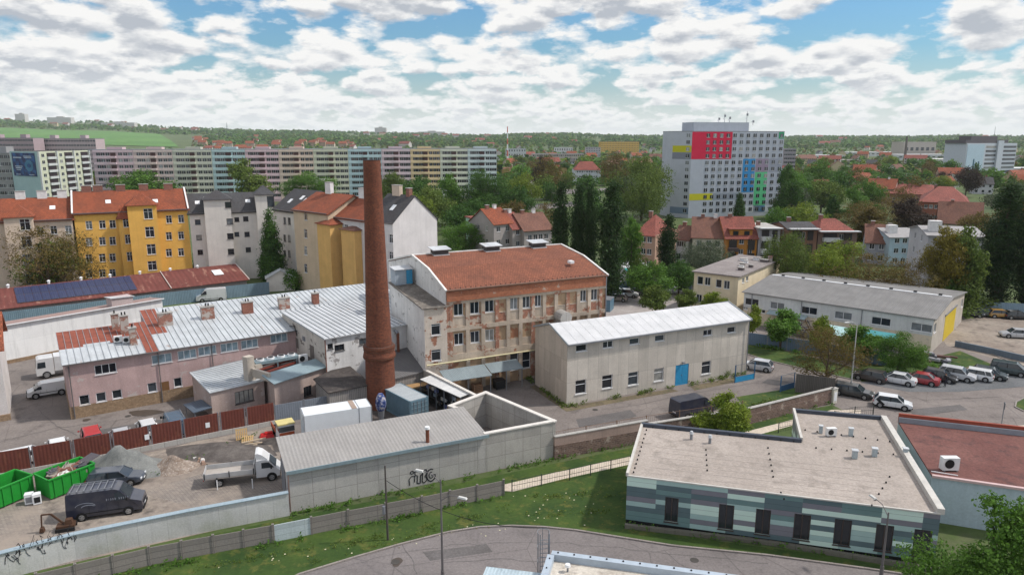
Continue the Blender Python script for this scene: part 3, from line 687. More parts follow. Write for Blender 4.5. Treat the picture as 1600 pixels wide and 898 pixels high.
# ================================================================ the brick factory
BR_OLD = brick('old_factory_brick', (.44, .16, .085), (.29, .11, .065), (.38, .30, .24), (.50, .41, .33), .42)
BR_CORN = brick('cornice_brick', (.46, .155, .065), (.32, .10, .05), (.30, .2, .15), (.42, .33, .27), .12)
PL_GRID = plaster('factory_render', (.52, .43, .34), .8, .9, patch=(.30, .15, .10), patchamt=.14)
PL_OCH = plaster('factory_infill', (.46, .32, .20), .7, .8, patch=(.30, .14, .08), patchamt=.25)
PL_WHITE = plaster('white_limewash', (.78, .76, .73), .5, .8, patch=(.36, .34, .32), patchamt=.1)
B0 = G(666, 618); BA = 26
f = building('brick_factory', 'three-storey brick factory with peeling render, orange tiled roof and three roof ventilators', 'factory', B0, BA)
ud = [U(B0, BA, 640+x/3.74, 9) for x in (240, 340, 430, 512, 577, 650, 722, 788, 857, 925, 987, 1050, 1115)]
EV = 13.0; x0, x1 = 2.9, 26.0
M = MB(); rec = .22
wins = []
for i in range(12):
    a, b = ud[i]+.3, ud[i+1]-.3; c = (a+b)/2; w_ = min(1.25, b-a-.1)
    if i in (0, 1, 2, 4, 5, 6, 10, 11): wins.append((c-w_/2-x0, 9.65, w_, 1.55, (2, 0)))
    if i in (0, 1, 2): wins.append((c-w_/2-x0, 5.9, w_, 1.5, (2, 0)))
    if i in (4, 5): wins.append((c-w_/2-x0, 1.5, w_+.1, 2.3, (1, .45)))
facade(f, M, (x0, rec), (x1, rec), 0, EV, wins, PL_OCH)
M.build('wall', f)
M = MB()   # projecting grid of pilasters and bands
xs = [x0+.05]+ud[1:-1]+[x1-.25]
for i, x in enumerate([ud[0]]+list(ud[1:-1])+[ud[-1]]): M.box((x, rec/2-.012, 0), (.5, rec+.02, 11.35), PL_GRID if i % 3 else BR_OLD)
M.box((3.1, rec/2-.012, 0), (.42, rec+.02, 11.35), BR_OLD)
for z, h in ((3.95, .9), (7.75, .55), (11.2, .4)): M.box(((x0+x1)/2, rec/2-.016, z), (x1-x0, rec+.03, h), PL_GRID)
M.build('pilaster_grid', f)
for i in range(12):   # parapet panels below the upper windows
    a, b = ud[i]+.26, ud[i+1]-.26; M = MB(); M.box(((a+b)/2, rec-.05, 8.32), (b-a, .1, 1.15), BR_OLD if i % 2 else PL_GRID); M.box(((a+b)/2, rec-.07, 9.47), (b-a, .16, .09), PL_GRID); M.build('spandrel', f)
    M = MB(); M.box(((a+b)/2, rec-.05, 4.87), (b-a, .1, .95), PL_GRID); M.build('spandrel', f)
M = MB(); M.box(((x0+x1)/2, .02, 11.6), (x1-x0, .5, 1.35), BR_CORN); M.box(((x0+x1)/2, -.08, 12.95), (x1-x0+.1, .7, .14), plain('gutter_brown', (.16, .09, .06)))
for i in range(34): M.box((x0+.4+i*.68, -.28, 13.2), (.09, .14, .1), BLACK)
M.build('cornice', f)
RT = tiles('factory_tiles', (.31, .108, .06), (.21, .078, .045), .25, .3)
ymid, yk, yb = 12.6, 6., 24.5; zr, zk = 15.55, 14.75
M = MB()
M.slab([(x0-.05, -.3, 13.02), (x1+.15, -.3, 13.02), (x1+.15, yk, zk), (x0-.05, yk, zk)], .16, RT); M.slab([(x0-.05, yk, zk), (x1+.15, yk, zk), (x1+.15, ymid, zr), (x0-.05, ymid, zr)], .16, RT)
M.slab([(x1+.15, yb, 13.02), (x0-.05, yb, 13.02), (x0-.05, ymid, zr), (x1+.15, ymid, zr)], .16, RT)
roof = M.build('roof', f)
M = MB()
for x in (x0-.14, x1+.12):
    for p, q in (((-.35, 13.05), (yk, zk+.03)), ((yk, zk+.03), (ymid, zr+.03)), ((ymid, zr+.03), (yb, 13.05))): M.bar((x, p[0], p[1]), (x, q[0], q[1]), .26, .2, plain('verge_white', (.66, .65, .62)))
M.bar((x0, ymid, zr+.05), (x1, ymid, zr+.05), .3, .12, plain('verge_white', (.66, .65, .62)))
M.build('verge_coping', f)
M = MB()
for x, flip in ((x0, 1), (x1, 0)):
    pts = [(x, 0, 0), (x, yb, 0), (x, yb, 12.95), (x, ymid, zr-.1), (x, yk, zk-.1), (x, 0, 12.95)]; M.face(pts[::-1] if flip else pts, PL_WHITE if flip else BR_OLD)
M.face([(x1, yb, 0), (x0, yb, 0), (x0, yb, 12.95), (x1, yb, 12.95)], BR_OLD); M.build('gable_wall', f)
for px, py in ((698, 400), (771, 391), (838, 384)):
    q = loc_(f, G(px, py, 15.6)); M = MB(); xx = q[0]; M.box((xx, ymid-.3, 15.1), (2.1, 1.5, 1.1), plain('vent_louvre', (.06, .055, .055))); M.box((xx, ymid-.3, 15.1), (2.3, 1.9, .42), ZINC)
    M.slab([(xx-1.35, ymid-1.4, 16.25), (xx+1.35, ymid-1.4, 16.25), (xx+1.35, ymid+.8, 16.45), (xx-1.35, ymid+.8, 16.45)], .1, ZINC); M.build('roof_ventilator', f)
M = MB(); q = loc_(f, G(892, 410, 14.5)); M.box((q[0], q[1], 14.4), (.6, .8, .35), WHITE); M.build('skylight', f)
M = MB()
for sx in (.1,): M.tube((.1, -.22, 3.95), (25.4, -.22, 3.95), .09, .09, 8, plain('cream_pipe', (.62, .56, .34)))
for i in range(13): M.box((.4+i*2.05, -.12, 3.8), (.06, .24, .2), GREYM)
M.build('gas_pipe', f)
M = MB(); M.tube((x1-.15, -.35, 0), (x1-.15, -.35, 12.9), .07, .07, 8, GREYM); M.build('downpipe', f)
# annex of the factory on its left, white side wall, mossy roof
M = MB(); aw = WW(B0, BA, [(681, 514.5, 1.2, 1.45, (1, .82)), (681.5, 554.5, 1.25, 1.45, (1, .8))])
PL_AN = plaster('annex_render', (.60, .52, .44), .6, .6, patch=(.30, .14, .09), patchamt=.22)
facade(f, M, (0, -.03), (2.9, -.03), 0, 11., aw, PL_AN)
yb2 = 14.; M.face([(0, yb2, 0), (0, -.03, 0), (0, -.03, 11.), (0, yb2, 11.7)], PL_WHITE); M.face([(2.9, yb2, 0), (0, yb2, 0), (0, yb2, 11.7), (2.9, yb2, 11.7)], PL_WHITE); M.build('annex_wall', f)
MOSS = ground('mossy_felt', ((.10, .088, .075), (.17, .15, .13), (.30, .27, .24)), .5, 3)
M = MB(); M.slab([(-.3, -.3, 11.12), (2.87, -.3, 11.12), (2.87, yb2, 11.85), (-.3, yb2, 11.85)], .14, MOSS); M.build('annex_roof', f)
M = MB(); BLUEP = sheet('blue_paint', (.05, .30, .52), period=.2, corr=.2, rough=.5, dirt=.3); M.box((1.2, yb2-1.2, 11.75), (2.3, 2.2, 2.1), sheet('pale_blue_sheet', (.42, .48, .54), period=.2)); M.slab([(-.1, yb2-2.5, 13.9), (2.6, yb2-2.5, 13.9), (2.6, yb2, 14.0), (-.1, yb2, 14.0)], .1, ZINC)
M.build('rooftop_cabin', f); M = MB(); M.box((2.0, yb2-2.34, 11.85), (.85, .08, 1.9), BLUEP); M.build('rooftop_door', f)
# canopy along the ground floor
cb = building('lean_to_canopy', 'grey corrugated lean-to canopy on posts along the foot of the brick factory', 'canopy', B0, BA)
M = MB(); CAN = sheet('canopy_sheet', (.24, .29, .31), period=.2, rough=.6); a, b, c = 1.6, 7.6, 12.2
M.slab([(a, -3., 2.5), (b, -3., 2.45), (b, -.45, 3.15), (a, -.45, 3.15)], .07, CAN); M.slab([(b+.1, -2.6, 2.6), (c, -2.6, 2.6), (c, -.45, 3.2), (b+.1, -.45, 3.2)], .07, CAN); M.build('canopy_roof', cb)
for x in (a+.2, 4.6, b, 9.8, c-.2): M = MB(); M.box((x, -2.5, 0), (.1, .1, 2.52), GREYM); M.build('post', cb)
q = offs(offs(B0, BA, 9.2), BA-90, 1.6)
def bin_(p, ang, label, col=(.02, .02, .022), s=1.):
    r = empty('wheeled_bin', (p[0], p[1], .02), ang, label, 'bin'); M = MB(); m = plain('bin_plastic'+str(col[0]), col, .5); M.box((0, 0, .12), (1.25*s, .95*s, 1.), m, top=(1.08, 1.1)); M.build('bin_body', r)
    M = MB(); M.slab([(-.7*s, -.55*s, 1.14), (.7*s, -.55*s, 1.14), (.7*s, .55*s, 1.26), (-.7*s, .55*s, 1.26)], .07, m); M.build('lid', r); M = MB()
    for x in (-.5, .5):
        for y in (-.38, .38): M.tube((x*s-.03, y*s, .08), (x*s+.03, y*s, .08), .08, .08, 8, TYRE)
    M.build('castor', r); return r
bin_(q, BA, 'large black wheeled bin under the canopy beside the brick factory'); q = offs(offs(B0, BA, 6.2), BA-90, 1.5)
M = MB(); wd = plain('crate_wood', (.25, .15, .09), .9)
for i in range(5): M.box((0, 0, i*.22), (1.2, .8, .13), wd); M.box((-.5, 0, i*.22+.13), (.1, .8, .09), wd); M.box((.5, 0, i*.22+.13), (.1, .8, .09), wd)
o = M.build('pallet_stack', None, (q[0], q[1], .01), R(BA)); tag(o, 'small stack of brown wooden pallets under the canopy, left of the black bin', 'pallets')
# ================================================================ brick chimney
CH = G(596, 633)
BRC = brick('chimney_brick', (.225, .068, .033), (.13, .043, .025), (.10, .062, .047), bw=.3, rh=.12)
ch = empty('brick_chimney', (*CH, 0), 0, 'tall round red brick factory chimney with two dark bands near its foot', 'chimney')
M = MB(); hC = ZH(CH, 250)
zt = [0, 6.0, 6.0, 6.35, 6.9, 7.2, 7.55, 7.55, 12, 18, 24, hC-.5, hC]; rr_ = [1.78, 1.66, 1.84, 1.88, 1.76, 1.84, 1.78, 1.5, 1.36, 1.2, 1.05, .965, .965]
for i in range(len(zt)-1):
    n = 40
    for k in range(n):
        t0, t1 = 2*math.pi*k/n, 2*math.pi*(k+1)/n
        M.face([(rr_[i]*math.cos(t0), rr_[i]*math.sin(t0), zt[i]), (rr_[i]*math.cos(t1), rr_[i]*math.sin(t1), zt[i]), (rr_[i+1]*math.cos(t1), rr_[i+1]*math.sin(t1), zt[i+1]), (rr_[i+1]*math.cos(t0), rr_[i+1]*math.sin(t0), zt[i+1])], BRC, False)
me = M.mesh('shaft')
for p in me.polygons:   # wrap the bricks round the shaft
    for li in p.loop_indices:
        co = me.vertices[me.loops[li].vertex_index].co; cc_ = p.center; a = math.atan2(cc_.y, cc_.x); a2 = math.atan2(co.y, co.x); d = (a2-a+math.pi) % (2*math.pi)-math.pi
        me.uv_layers[0].data[li].uv = ((a+d)*1.5, co.z)
add('shaft', me, ch)
M = MB()
for z, r_ in ((6.15, 1.9), (7.35, 1.87), (7.0, 1.82)):
    for k in range(24): t0, t1 = k*2*math.pi/24, (k+1)*2*math.pi/24; M.bar((r_*math.cos(t0), r_*math.sin(t0), z), (r_*math.cos(t1), r_*math.sin(t1), z), .04, .07, plain('rusty_iron', (.10, .045, .025), .8))
M.build('iron_band', ch)
M = MB(); M.tube((0, 0, hC-.05), (0, 0, hC+.01), .97, .97, 32, BLACK, sm=False); M.build('soot_rim', ch)
M = MB(); M.tube((.93, .05, hC-1), (.93, .05, hC+1.0), .025, .015, 5, GREYM); M.build('lightning_rod', ch)
# ================================================================ boiler house with zinc roof
c0 = G(508, 528, 7.5); CA = 38
b = building('boiler_house', 'white plastered block with a ribbed zinc roof directly behind the brick chimney', 'building', c0, CA)
cw, cd = 11.2, 14.2
M = MB(); PLB = plaster('boiler_front', (.74, .73, .72), .55, .8, patch=(.33, .31, .30), patchamt=.12); PLS = plaster('boiler_side', (.60, .55, .49), .7, .8, patch=(.2, .17, .15), patchamt=.15)
facade(b, M, (0, 0), (cw, 0), 0, 7.4, WW(c0, CA, [(516, 541, .7, .7, (1, 0)), (530.5, 543, 1.3, .8, (2, 0)), (568, 533, 1.2, .8, (2, 0))]), PLB, DARKF)
M.face([(0, cd, 0), (0, 0, 0), (0, 0, 7.4), (0, cd, 8.0)], PLS); wall(M, (cw, 0), (cw, cd), 0, 7.4, (), PLB); M.face([(cw, cd, 0), (0, cd, 0), (0, cd, 8.), (cw, cd, 8.)], PLB); M.build('wall', b)
M = MB(); M.slab([(-.3, -.35, 7.5), (cw+.1, -.35, 7.5), (cw+.1, cd, 8.12), (-.3, cd, 8.12)], .12, ZINC)
for i in range(17): x = -.3+i*.7; M.bar((x, -.35, 7.53), (x, cd, 8.15), .05, .08, plain('zinc_dark', (.20, .215, .23), .5, .3))
M.build('roof', b)
M = MB(); M.tube((-.08, -.1, 0), (-.08, -.1, 7.4), .07, .07, 8, plain('rust_pipe', (.17, .06, .035), .8)); M.build('downpipe', b)
M = MB(); M.tube((9.6, -.55, 4), (9.6, -.55, 6.6), .18, .18, 10, plain('rust_pipe', (.17, .06, .035), .8)); M.tube((9.6, -.55, 6.6), (9.4, -.1, 6.95), .2, .2, 10, GREYM); M.build('flue_pipe', b)
M = MB(); M.box((-.035, 4.3, 3.2), (.07, 1.2, 2.4), plain('old_grey_door', (.16, .14, .125))); M.build('door', b)
M = MB(); M.box((-.035, 9.3, 4.1), (.07, .9, 1.3), plain('old_grey_door', (.16, .14, .125))); M.box((-.035, 6.8, 5.6), (.06, .8, .6), GREYM); M.build('hatch', b)
M = MB(); M.tube((-.3, 13.4, 6.2), (-.3, 9., 7.15), .06, .06, 6, BLACK); M.tube((-.3, 9., 7.15), (-.35, 8.3, 6.0), .06, .06, 6, BLACK); M.build('exhaust_pipe', b)
# low sheds around the chimney
def polyb(name, label, cat, pts, z, wm, rm, fm=None, wins={}, over=.25, rt=.14, group=None, zs=None, parapet=0):
    """pts: world corners, counter-clockwise from above, front-left first"""
    ang = angof(pts[0], pts[1]); r = building(name, label, cat, pts[0], ang, group); q = [loc_(r, p) for p in pts]; n = len(q); M = MB(); zs = zs or [z]*n
    for i in range(n):
        a, b_ = q[i], q[(i+1) % n]; za, zb_ = zs[i], zs[(i+1) % n]; zm = min(za, zb_)
        ops = wins.get(i, []); facade(r, M, a, b_, 0, zm, ops, wm[i % len(wm)] if isinstance(wm, list) else wm, fm)
        if abs(za-zb_) > .01:
            hi_ = (a[0], a[1], za) if za > zb_ else (b_[0], b_[1], zb_); M.face([(a[0], a[1], zm), (b_[0], b_[1], zm), hi_], wm[i % len(wm)] if isinstance(wm, list) else wm)
    M.build('wall', r)
    cx, cy = sum(p[0] for p in q)/n, sum(p[1] for p in q)/n; M = MB()
    def out(p): d = math.hypot(p[0]-cx, p[1]-cy); return (p[0]+(p[0]-cx)/d*over, p[1]+(p[1]-cy)/d*over)
    rp = [(*out(p), z_+rt) for p, z_ in zip(q, zs)]
    if n == 3 or all(abs(z_-z) < .01 for z_ in zs): M.slab(rp, rt-.01, rm)
    else: M.slab(rp, rt-.01, rm)
    ro = M.build('roof', r)
    return r, q
TAR = ground('tar_roof', ((.045, .038, .036), (.075, .065, .06), (.11, .095, .085)), .6, 3)
p1, p2 = G(514, 613, 2.9), G(578, 600, 2.9); a = angof(p1, p2)
PLANK = concrete('board_fence', (.30, .28, .26), .22, 3, line=.3, joint=.025)
polyb('low_shed', 'low shed with a black tarred roof and grey board front left of the chimney foot', 'shed', [p1, p2, offs(p2, 124, 7.5), offs(p1, 124, 4.6)], 2.9, PLANK, TAR, zs=[2.8, 2.8, 3.3, 3.1])
p1, p2 = G(617, 592, 2.9), G(664, 580, 2.9)
polyb('low_shed', 'low lean-to with a weathered grey board roof between the chimney and the white annex wall', 'shed', [p1, p2, offs(p2, 116, 6.6), offs(p1, 124, 7.5)], 2.9, PLANK, sheet('old_dark_boards', (.15, .145, .145), period=.3, rough=.8), zs=[2.9, 2.9, 4.2, 4.1])
# ================================================================ the concrete workshop
A0 = G(885, 633); AA = 25.2; AL = 27.8; AD = 8.25
f = building('concrete_workshop', 'long two-storey pale concrete workshop with a bright white pitched roof and blue double door', 'building', A0, AA)
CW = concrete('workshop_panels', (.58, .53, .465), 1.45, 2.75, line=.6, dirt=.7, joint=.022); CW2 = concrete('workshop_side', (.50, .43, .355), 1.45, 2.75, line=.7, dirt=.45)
ws = WW(A0, AA, [(908.5, 543.5, 1.5, .85, (1, 0)), (950, 538, 1.45, .85, (2, 0)), (991.5, 533, 1.45, .8, (1, 0)), (1031, 528, 1.45, .8, (1, 0)), (1106, 519.5, 1.45, .8, (2, 0)), (1143, 515, 1.4, .8, (1, 0)),
    (907.5, 604, 1.5, 1.75, (1, .66)), (949, 596, 1.5, 1.7, (1, .66)), (989.5, 591, 1.5, 1.7, (1, .66)), (1029.5, 585, 1.5, 1.7, (1, .66)), (1103.5, 574, 1.5, 1.75, (1, .66))])
M = MB(); du, dz_ = WP(A0, AA, 1065.5, 586)
facade(f, M, (0, 0), (AL, 0), 0, 7.6, ws, CW, None, [(du-1.05, 0, 2.1, 2.75)]); wall(M, (AL, 0), (AL, AD), 0, 7.6, (), CW); wall(M, (AL, AD), (0, AD), 0, 7.6, (), CW); M.build('wall', f)
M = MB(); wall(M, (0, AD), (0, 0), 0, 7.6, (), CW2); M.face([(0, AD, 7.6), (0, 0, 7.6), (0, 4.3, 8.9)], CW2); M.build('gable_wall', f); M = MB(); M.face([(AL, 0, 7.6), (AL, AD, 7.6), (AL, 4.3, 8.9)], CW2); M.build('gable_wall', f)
BLUE = sheet('blue_door_paint', (.03, .27, .50), period=0, rough=.5, dirt=.25); door(f, (0, 0), (AL, 0), du-1.05, 0, 2.1, 2.75, BLUE, 'blue_door', 2)
WR, _t, _b = newmat('white_roof_membrane'); _v = coords(_t, 'UV'); _t.links.new(mixc(_t, ramp(_t, noise(_t, _v, .5, 6), [(.35, 0.), (.7, 1.)]), (.47, .475, .48), (.58, .58, .585)), _b.inputs['Base Color']); _b.inputs['Roughness'].default_value = .5
M = MB(); M.slab([(-.12, -.35, 7.62), (AL+.12, -.35, 7.62), (AL+.12, 4.3, 9.05), (-.12, 4.3, 9.05)], .12, WR); M.slab([(AL+.12, AD+.3, 7.7), (-.12, AD+.3, 7.7), (-.12, 4.3, 9.05), (AL+.12, 4.3, 9.05)], .12, WR); M.build('roof', f)
M = MB()
for i in range(1, 22): x = AL*i/22; M.bar((x, -.33, 7.65), (x, 4.3, 9.07), .02, .008, plain('membrane_joint', (.42, .43, .44)))
M.build('roof_joint', f)
M = MB(); M.box((AL/2, -.42, 7.44), (AL+.2, .16, .14), GREYM); M.build('gutter', f)
M = MB(); M.tube((AL-.15, -.2, .2), (AL-.15, -.2, 7.4), .06, .06, 8, GREYM); M.build('downpipe', f)
M = MB(); gp = plain('verge_grey', (.30, .33, .35), .5)
for x in (-.15, AL+.15): M.bar((x, -.4, 7.6), (x, 4.3, 9.08), .1, .2, gp); M.bar((x, 4.3, 9.08), (x, AD+.3, 7.7), .1, .2, gp)
M.build('verge_trim', f)
M = MB(); M.box((du, -.2, 2.95), (.3, .3, .18), GREYM); M.build('door_lamp', f)
M = MB(); q = loc_(f, G(938, 492, 4)); # grey pipe bend behind the workshop
dv = empty('duct_bend', (*offs(offs(A0, AA, 4.6), AA+90, 9.3), 0), AA, 'grey barrel-shaped ventilation hood showing behind the left end of the white workshop roof', 'duct')
M = MB(); n = 10; pr = [(1.5*math.cos(t), 8.2+1.7*math.sin(t)) for t in [math.pi*i/n for i in range(n+1)]]
zd = ZH((dv.location.x, dv.location.y), 484); M.tube((0, -.9, zd-.95), (0, .9, zd-.95), .85, .85, 20, CONC); M.box((0, 0, 0), (1.3, 1.5, zd-1.2), CONC); M.build('duct', dv)
# ================================================================ the long pink building
D0 = G(112, 655); DA = 34.5
PINK = plaster('pink_render', (.46, .325, .31), .5, .6, patch=(.42, .36, .34), patchamt=.05); STONE = brick('sandstone_plinth', (.34, .24, .15), (.27, .18, .11), (.22, .16, .11), bw=.35, rh=.16)
f = building('pink_workshop', 'long pink two-storey workshop with a white ribbed sheet roof and a stone plinth', 'building', D0, DA)
w3 = (3, 0, 'c')
ws = WW(D0, DA, [(165, 576, 2.2, 1.15, (3, 0)), (253, 560, 2.2, 1.1, w3), (292.5, 553.5, 2.1, 1.1, w3), (324, 547.5, 2.1, 1.1, w3), (358.5, 542, 2.1, 1.1, w3), (390, 537, 2.1, 1.1, w3), (132, 624.5, 1., 1.15, (1, 0)), (158, 620, 1., 1.1, (1, 0)), (183, 615.5, 1., 1.05, (1, 0)), (238, 605, 1., 1.15, (1, 0)), (278, 597, .9, 1.15, (1, 0)), (436, 528, 2.2, 1.1, w3)])
du, _ = WP(D0, DA, 258, 608)
M = MB(); facade(f, M, (0, 0), (44, 0), 1.45, 6.45, [x for x in ws], PINK, None); M.build('wall', f)
M = MB(); M.face([(0, 10, 1.45), (0, 0, 1.45), (0, 0, 6.45), (0, 10, 7.7)], PINK); M.face([(9.6, 14.5, 0), (9.6, 9.8, 0), (9.6, 9.8, 7.6), (9.6, 14.5, 8.35)], PINK); M.face([(44, 0, 0), (44, 14.5, 0), (44, 14.5, 8.4), (44, 0, 6.45)], PINK)
M.face([(44, 14.5, 0), (9.6, 14.5, 0), (9.6, 14.5, 8.35), (44, 14.5, 8.35)], PINK); M.face([(9.6, 10, 0), (0, 10, 0), (0, 10, 7.7), (9.6, 10, 7.7)], PINK); M.build('side_wall', f)
M = MB(); M.box((22, .06, 0), (44.1, .22, 1.45), STONE); M.box((.06, 5, 0), (.22, 9.9, 1.45), STONE); M.build('plinth', f)
door(f, (0, -.06), (44, -.06), du-.5, .05, 1.0, 2.5, plain('brown_door', (.16, .08, .035), .6))
SH = sheet('white_sheet_roof', (.52, .55, .57), period=0, rough=.45, dirt=.6, rust=(.32, .20, .14), rustamt=.14); RUSTR = plain('rust_red_paint', (.23, .065, .04), .75, 0, .25); seamm = plain('seam_grey', (.27, .29, .31), .5)
M = MB(); sl = lambda y: 6.58+y*.128
def rp(x, y, dz=0): return (x, y, sl(y)+dz)
M.slab([rp(-.25, -.4), rp(8.2, -.4), rp(8.2, 4.3), rp(-.25, 4.3)], .1, SH); M.slab([rp(-.25, 4.3), rp(8.2, 4.3), rp(8.2, 10.2), rp(-.25, 10.2)], .1, RUSTR); M.slab([rp(8.2, -.4), rp(9.5, -.4), rp(9.5, 10.2), rp(8.2, 10.2)], .1, RUSTR)
M.slab([rp(9.5, -.4), rp(44.2, -.4), rp(44.2, 14.7), rp(9.5, 14.7)], .1, SH)
M.slab([rp(2.2, 4.3, .012), rp(5, 4.3, .012), rp(5, 5., .012), rp(2.2, 5., .012)], .02, SH); M.slab([rp(9.55, 5.2, .012), rp(11.4, 5.2, .012), rp(11.4, 14.6, .012), rp(9.55, 14.6, .012)], .02, RUSTR)
for i in range(64): x = -.25+i*.7; M.bar(rp(x, -.4, .03), rp(x, 10.2 if x < 9.5 else 14.7, .03), .05, .07, seamm if x > 9.5 or i % 1 == 0 else RUSTR)
M.build('roof', f)
M = MB(); M.box((22, -.5, 6.42), (44.4, .14, .13), plain('gutter_dark', (.13, .12, .12))); M.build('gutter', f)
for x in (.35, 9.4, 15.4): M = MB(); M.tube((x, -.14, .1), (x, -.14, 6.4), .06, .06, 8, plain('gutter_dark', (.13, .12, .12))); M.build('downpipe', f)
STK = brick('stack_brick', (.40, .17, .11), (.28, .11, .08), (.35, .28, .24), (.45, .40, .36), .55); STR = brick('stack_red', (.34, .11, .07), (.24, .08, .05), (.3, .22, .18), bw=.25)
for px, py, sx, h, mt, nf in ((181, 512, .8, 1.9, STK, 1), (196, 522, .9, 2.2, STK, 2), (210, 545, .75, 2.0, STK, 1), (259, 508, 1.7, 1.6, STK, 2), (325, 497, 1.6, 1.6, STK, 2), (387, 488, 1.4, 1.5, STR, 2), (444, 481, 1.5, 1.5, STK, 2), (493, 473, .9, 1.5, STR, 1)):
    zz_ = 7.6; q = loc_(f, G(px, py, zz_)); q = loc_(f, G(px, py, sl(q[1]))); chimney_stack(f, q[0], q[1], sl(q[1]), sx, .8, h, mt, nf)
def acunit(p, z, ang, label, s=1., parent=None):
    r = empty('air_conditioner', (p[0], p[1], z), ang, label, 'air conditioner'); M = MB(); m = plain('ac_white', (.66, .66, .65), .5); M.box((0, 0, .1), (1.0*s, .42*s, .8*s), m); M.build('casing', r)
    M = MB(); M.tube((-.12*s, -.22*s, .5*s), (-.12*s, -.235*s, .5*s), .29*s, .29*s, 20, BLACK); M.build('fan_grille', r); M = MB()
    for x in (-.38, .38): M.box((x*s, 0, 0), (.08, .5*s, .1), GREYM)
    M.build('foot', r); return r
for i, (px, py) in enumerate(((185, 534), (199, 534))):
    q = G(px, py, 7.2); acunit(q, sl(loc_(f, q)[1])+.05, DA-8, 'white air conditioner on the pink workshop roof, '+('left' if i == 0 else 'right')+' one of the pair', .9)
# the lower pink outbuildings in front of it
PINK2 = plaster('outbuilding_render', (.46, .36, .32), .65, .7, patch=(.46, .40, .37), patchamt=.12)
z = 3.1; q1, q2, q3, q4 = G(329, 612, z), G(412, 593, z), G(382, 568, z), G(300, 588, z)
ws = {0: WW(q1, angof(q1, q2), [(382, 619, 2.2, 1.5, (4, 0))])}
r, q = polyb('pink_outbuilding', 'low pink outbuilding with a white ribbed roof and a blue door at its left end', 'building', [q1, q2, q3, q4], z, PINK2, SH, DARKF, ws, zs=[3., 3., 3.5, 3.5], over=.3)
M = MB()
L_ = dist(q1, q2); Dp = dist(q1, q4)
for i in range(14): t = i/13; a_ = (q[3][0]*(1-t)+q[0][0]*t, q[3][1]*(1-t)+q[0][1]*t); b_ = (q[2][0]*(1-t)+q[1][0]*t, q[2][1]*(1-t)+q[1][1]*t); zz_ = 3.5*(1-t)+3.*t+.17; M.bar((*a_, zz_), (*b_, zz_), .06, .06, seamm)
M.build('roof_rib', r)
door(r, q[3], q[0], Dp*.45, .02, 1.0, 2.1, BLUE, 'blue_door')
M = MB(); M.slab([(-2.1, -.2, 1.25), (-.05, -.2, 1.35), (-.05, 3.2, 1.35), (-2.1, 3.2, 1.25)], .08, sheet('dark_awning', (.09, .12, .16), period=.25)); M.box((-1.9, 0, 0), (.08, .08, 1.2), GREYM); M.box((-1.9, 3, 0), (.08, .08, 1.2), GREYM); M.build('step_roof', r)
z = 3.7; q1, q2 = G(428, 599, z), G(508, 573, z); q3, q4 = offs(q2, 124, 7.), G(398, 561, z)
q3 = offs(c0, 124, 5.5)
r2, q = polyb('pink_outbuilding', 'low pink outbuilding with a sunken dark roof, steel beams and a blue-grey roof edge', 'building', [q1, q2, q3, q4], z, PINK2, TAR, DARKF, {0: WW(q1, angof(q1, q2), [(481, 611, 1.2, 1.3, (3, 0))])}, over=.15)
M = MB(); bs = sheet('blue_grey_sheet', (.22, .29, .32), period=0, rough=.5)
M.slab([(q[0][0]-.3, q[0][1]-.4, z+.12), (q[1][0]+.05, q[1][1]-.4, z+.12), (q[1][0]+.05, q[1][1]+1.8, z+.75), (q[0][0]-.3, q[0][1]+1.8, z+.75)], .08, bs); M.build('roof_edge', r2)
M = MB()
for k in range(3): M.bar((q[0][0]+.3, q[0][1]+2.9+k*1.0, z+.5+.1*k), (q[1][0]-.6, q[1][1]+3.2+k*1.1, z+.5+.1*k), .18, .22, plain('red_oxide_beam', (.17, .04, .03), .6))
M.build('steel_beam', r2)
M = MB(); M.box((q[0][0]+.2, q[0][1]+2.6, z), (.35, 3.2, 1.0), plaster('parapet_cream', (.46, .41, .35))); M.build('parapet', r2)
for px, py, h in ((390, 588, 3.2), (402, 584, 2.0)): g = loc_(r2, G(px, py, 3.6)); M = MB(); M.box((g[0], g[1], 2.9), (.95, .9, h), plaster('parapet_cream', (.46, .41, .35), .6, .8)); M.build('ventilation_stack', r2)
g = G(432, 565, 4.6); rk = empty('condenser_rack', (*g, 3.85), DA, 'blue-grey condenser rack with white fan units behind the steel beams', 'condenser'); M = MB(); M.box((0, 0, .9), (5.2, 1.2, .35), bs)
M.build('coil_box', rk)
for x in (-2.3, 0, 2.3):
    for y in (-.5, .5): M = MB(); M.box((x, y, 0), (.1, .1, .9), bs); M.build('leg', rk)
for i in range(4): M = MB(); M.tube((-1.9+i*1.25, 0, 1.25), (-1.9+i*1.25, 0, 1.48), .45, .45, 14, WHITE); M.tube((-1.9+i*1.25, 0, 1.48), (-1.9+i*1.25, 0, 1.5), .36, .36, 14, BLACK); M.build('fan', rk)
acunit(G(473, 562, 4.4), 4.05, 38, 'white air conditioner with a dark grille on the sunken roof beside the boiler house wall', 1.15)
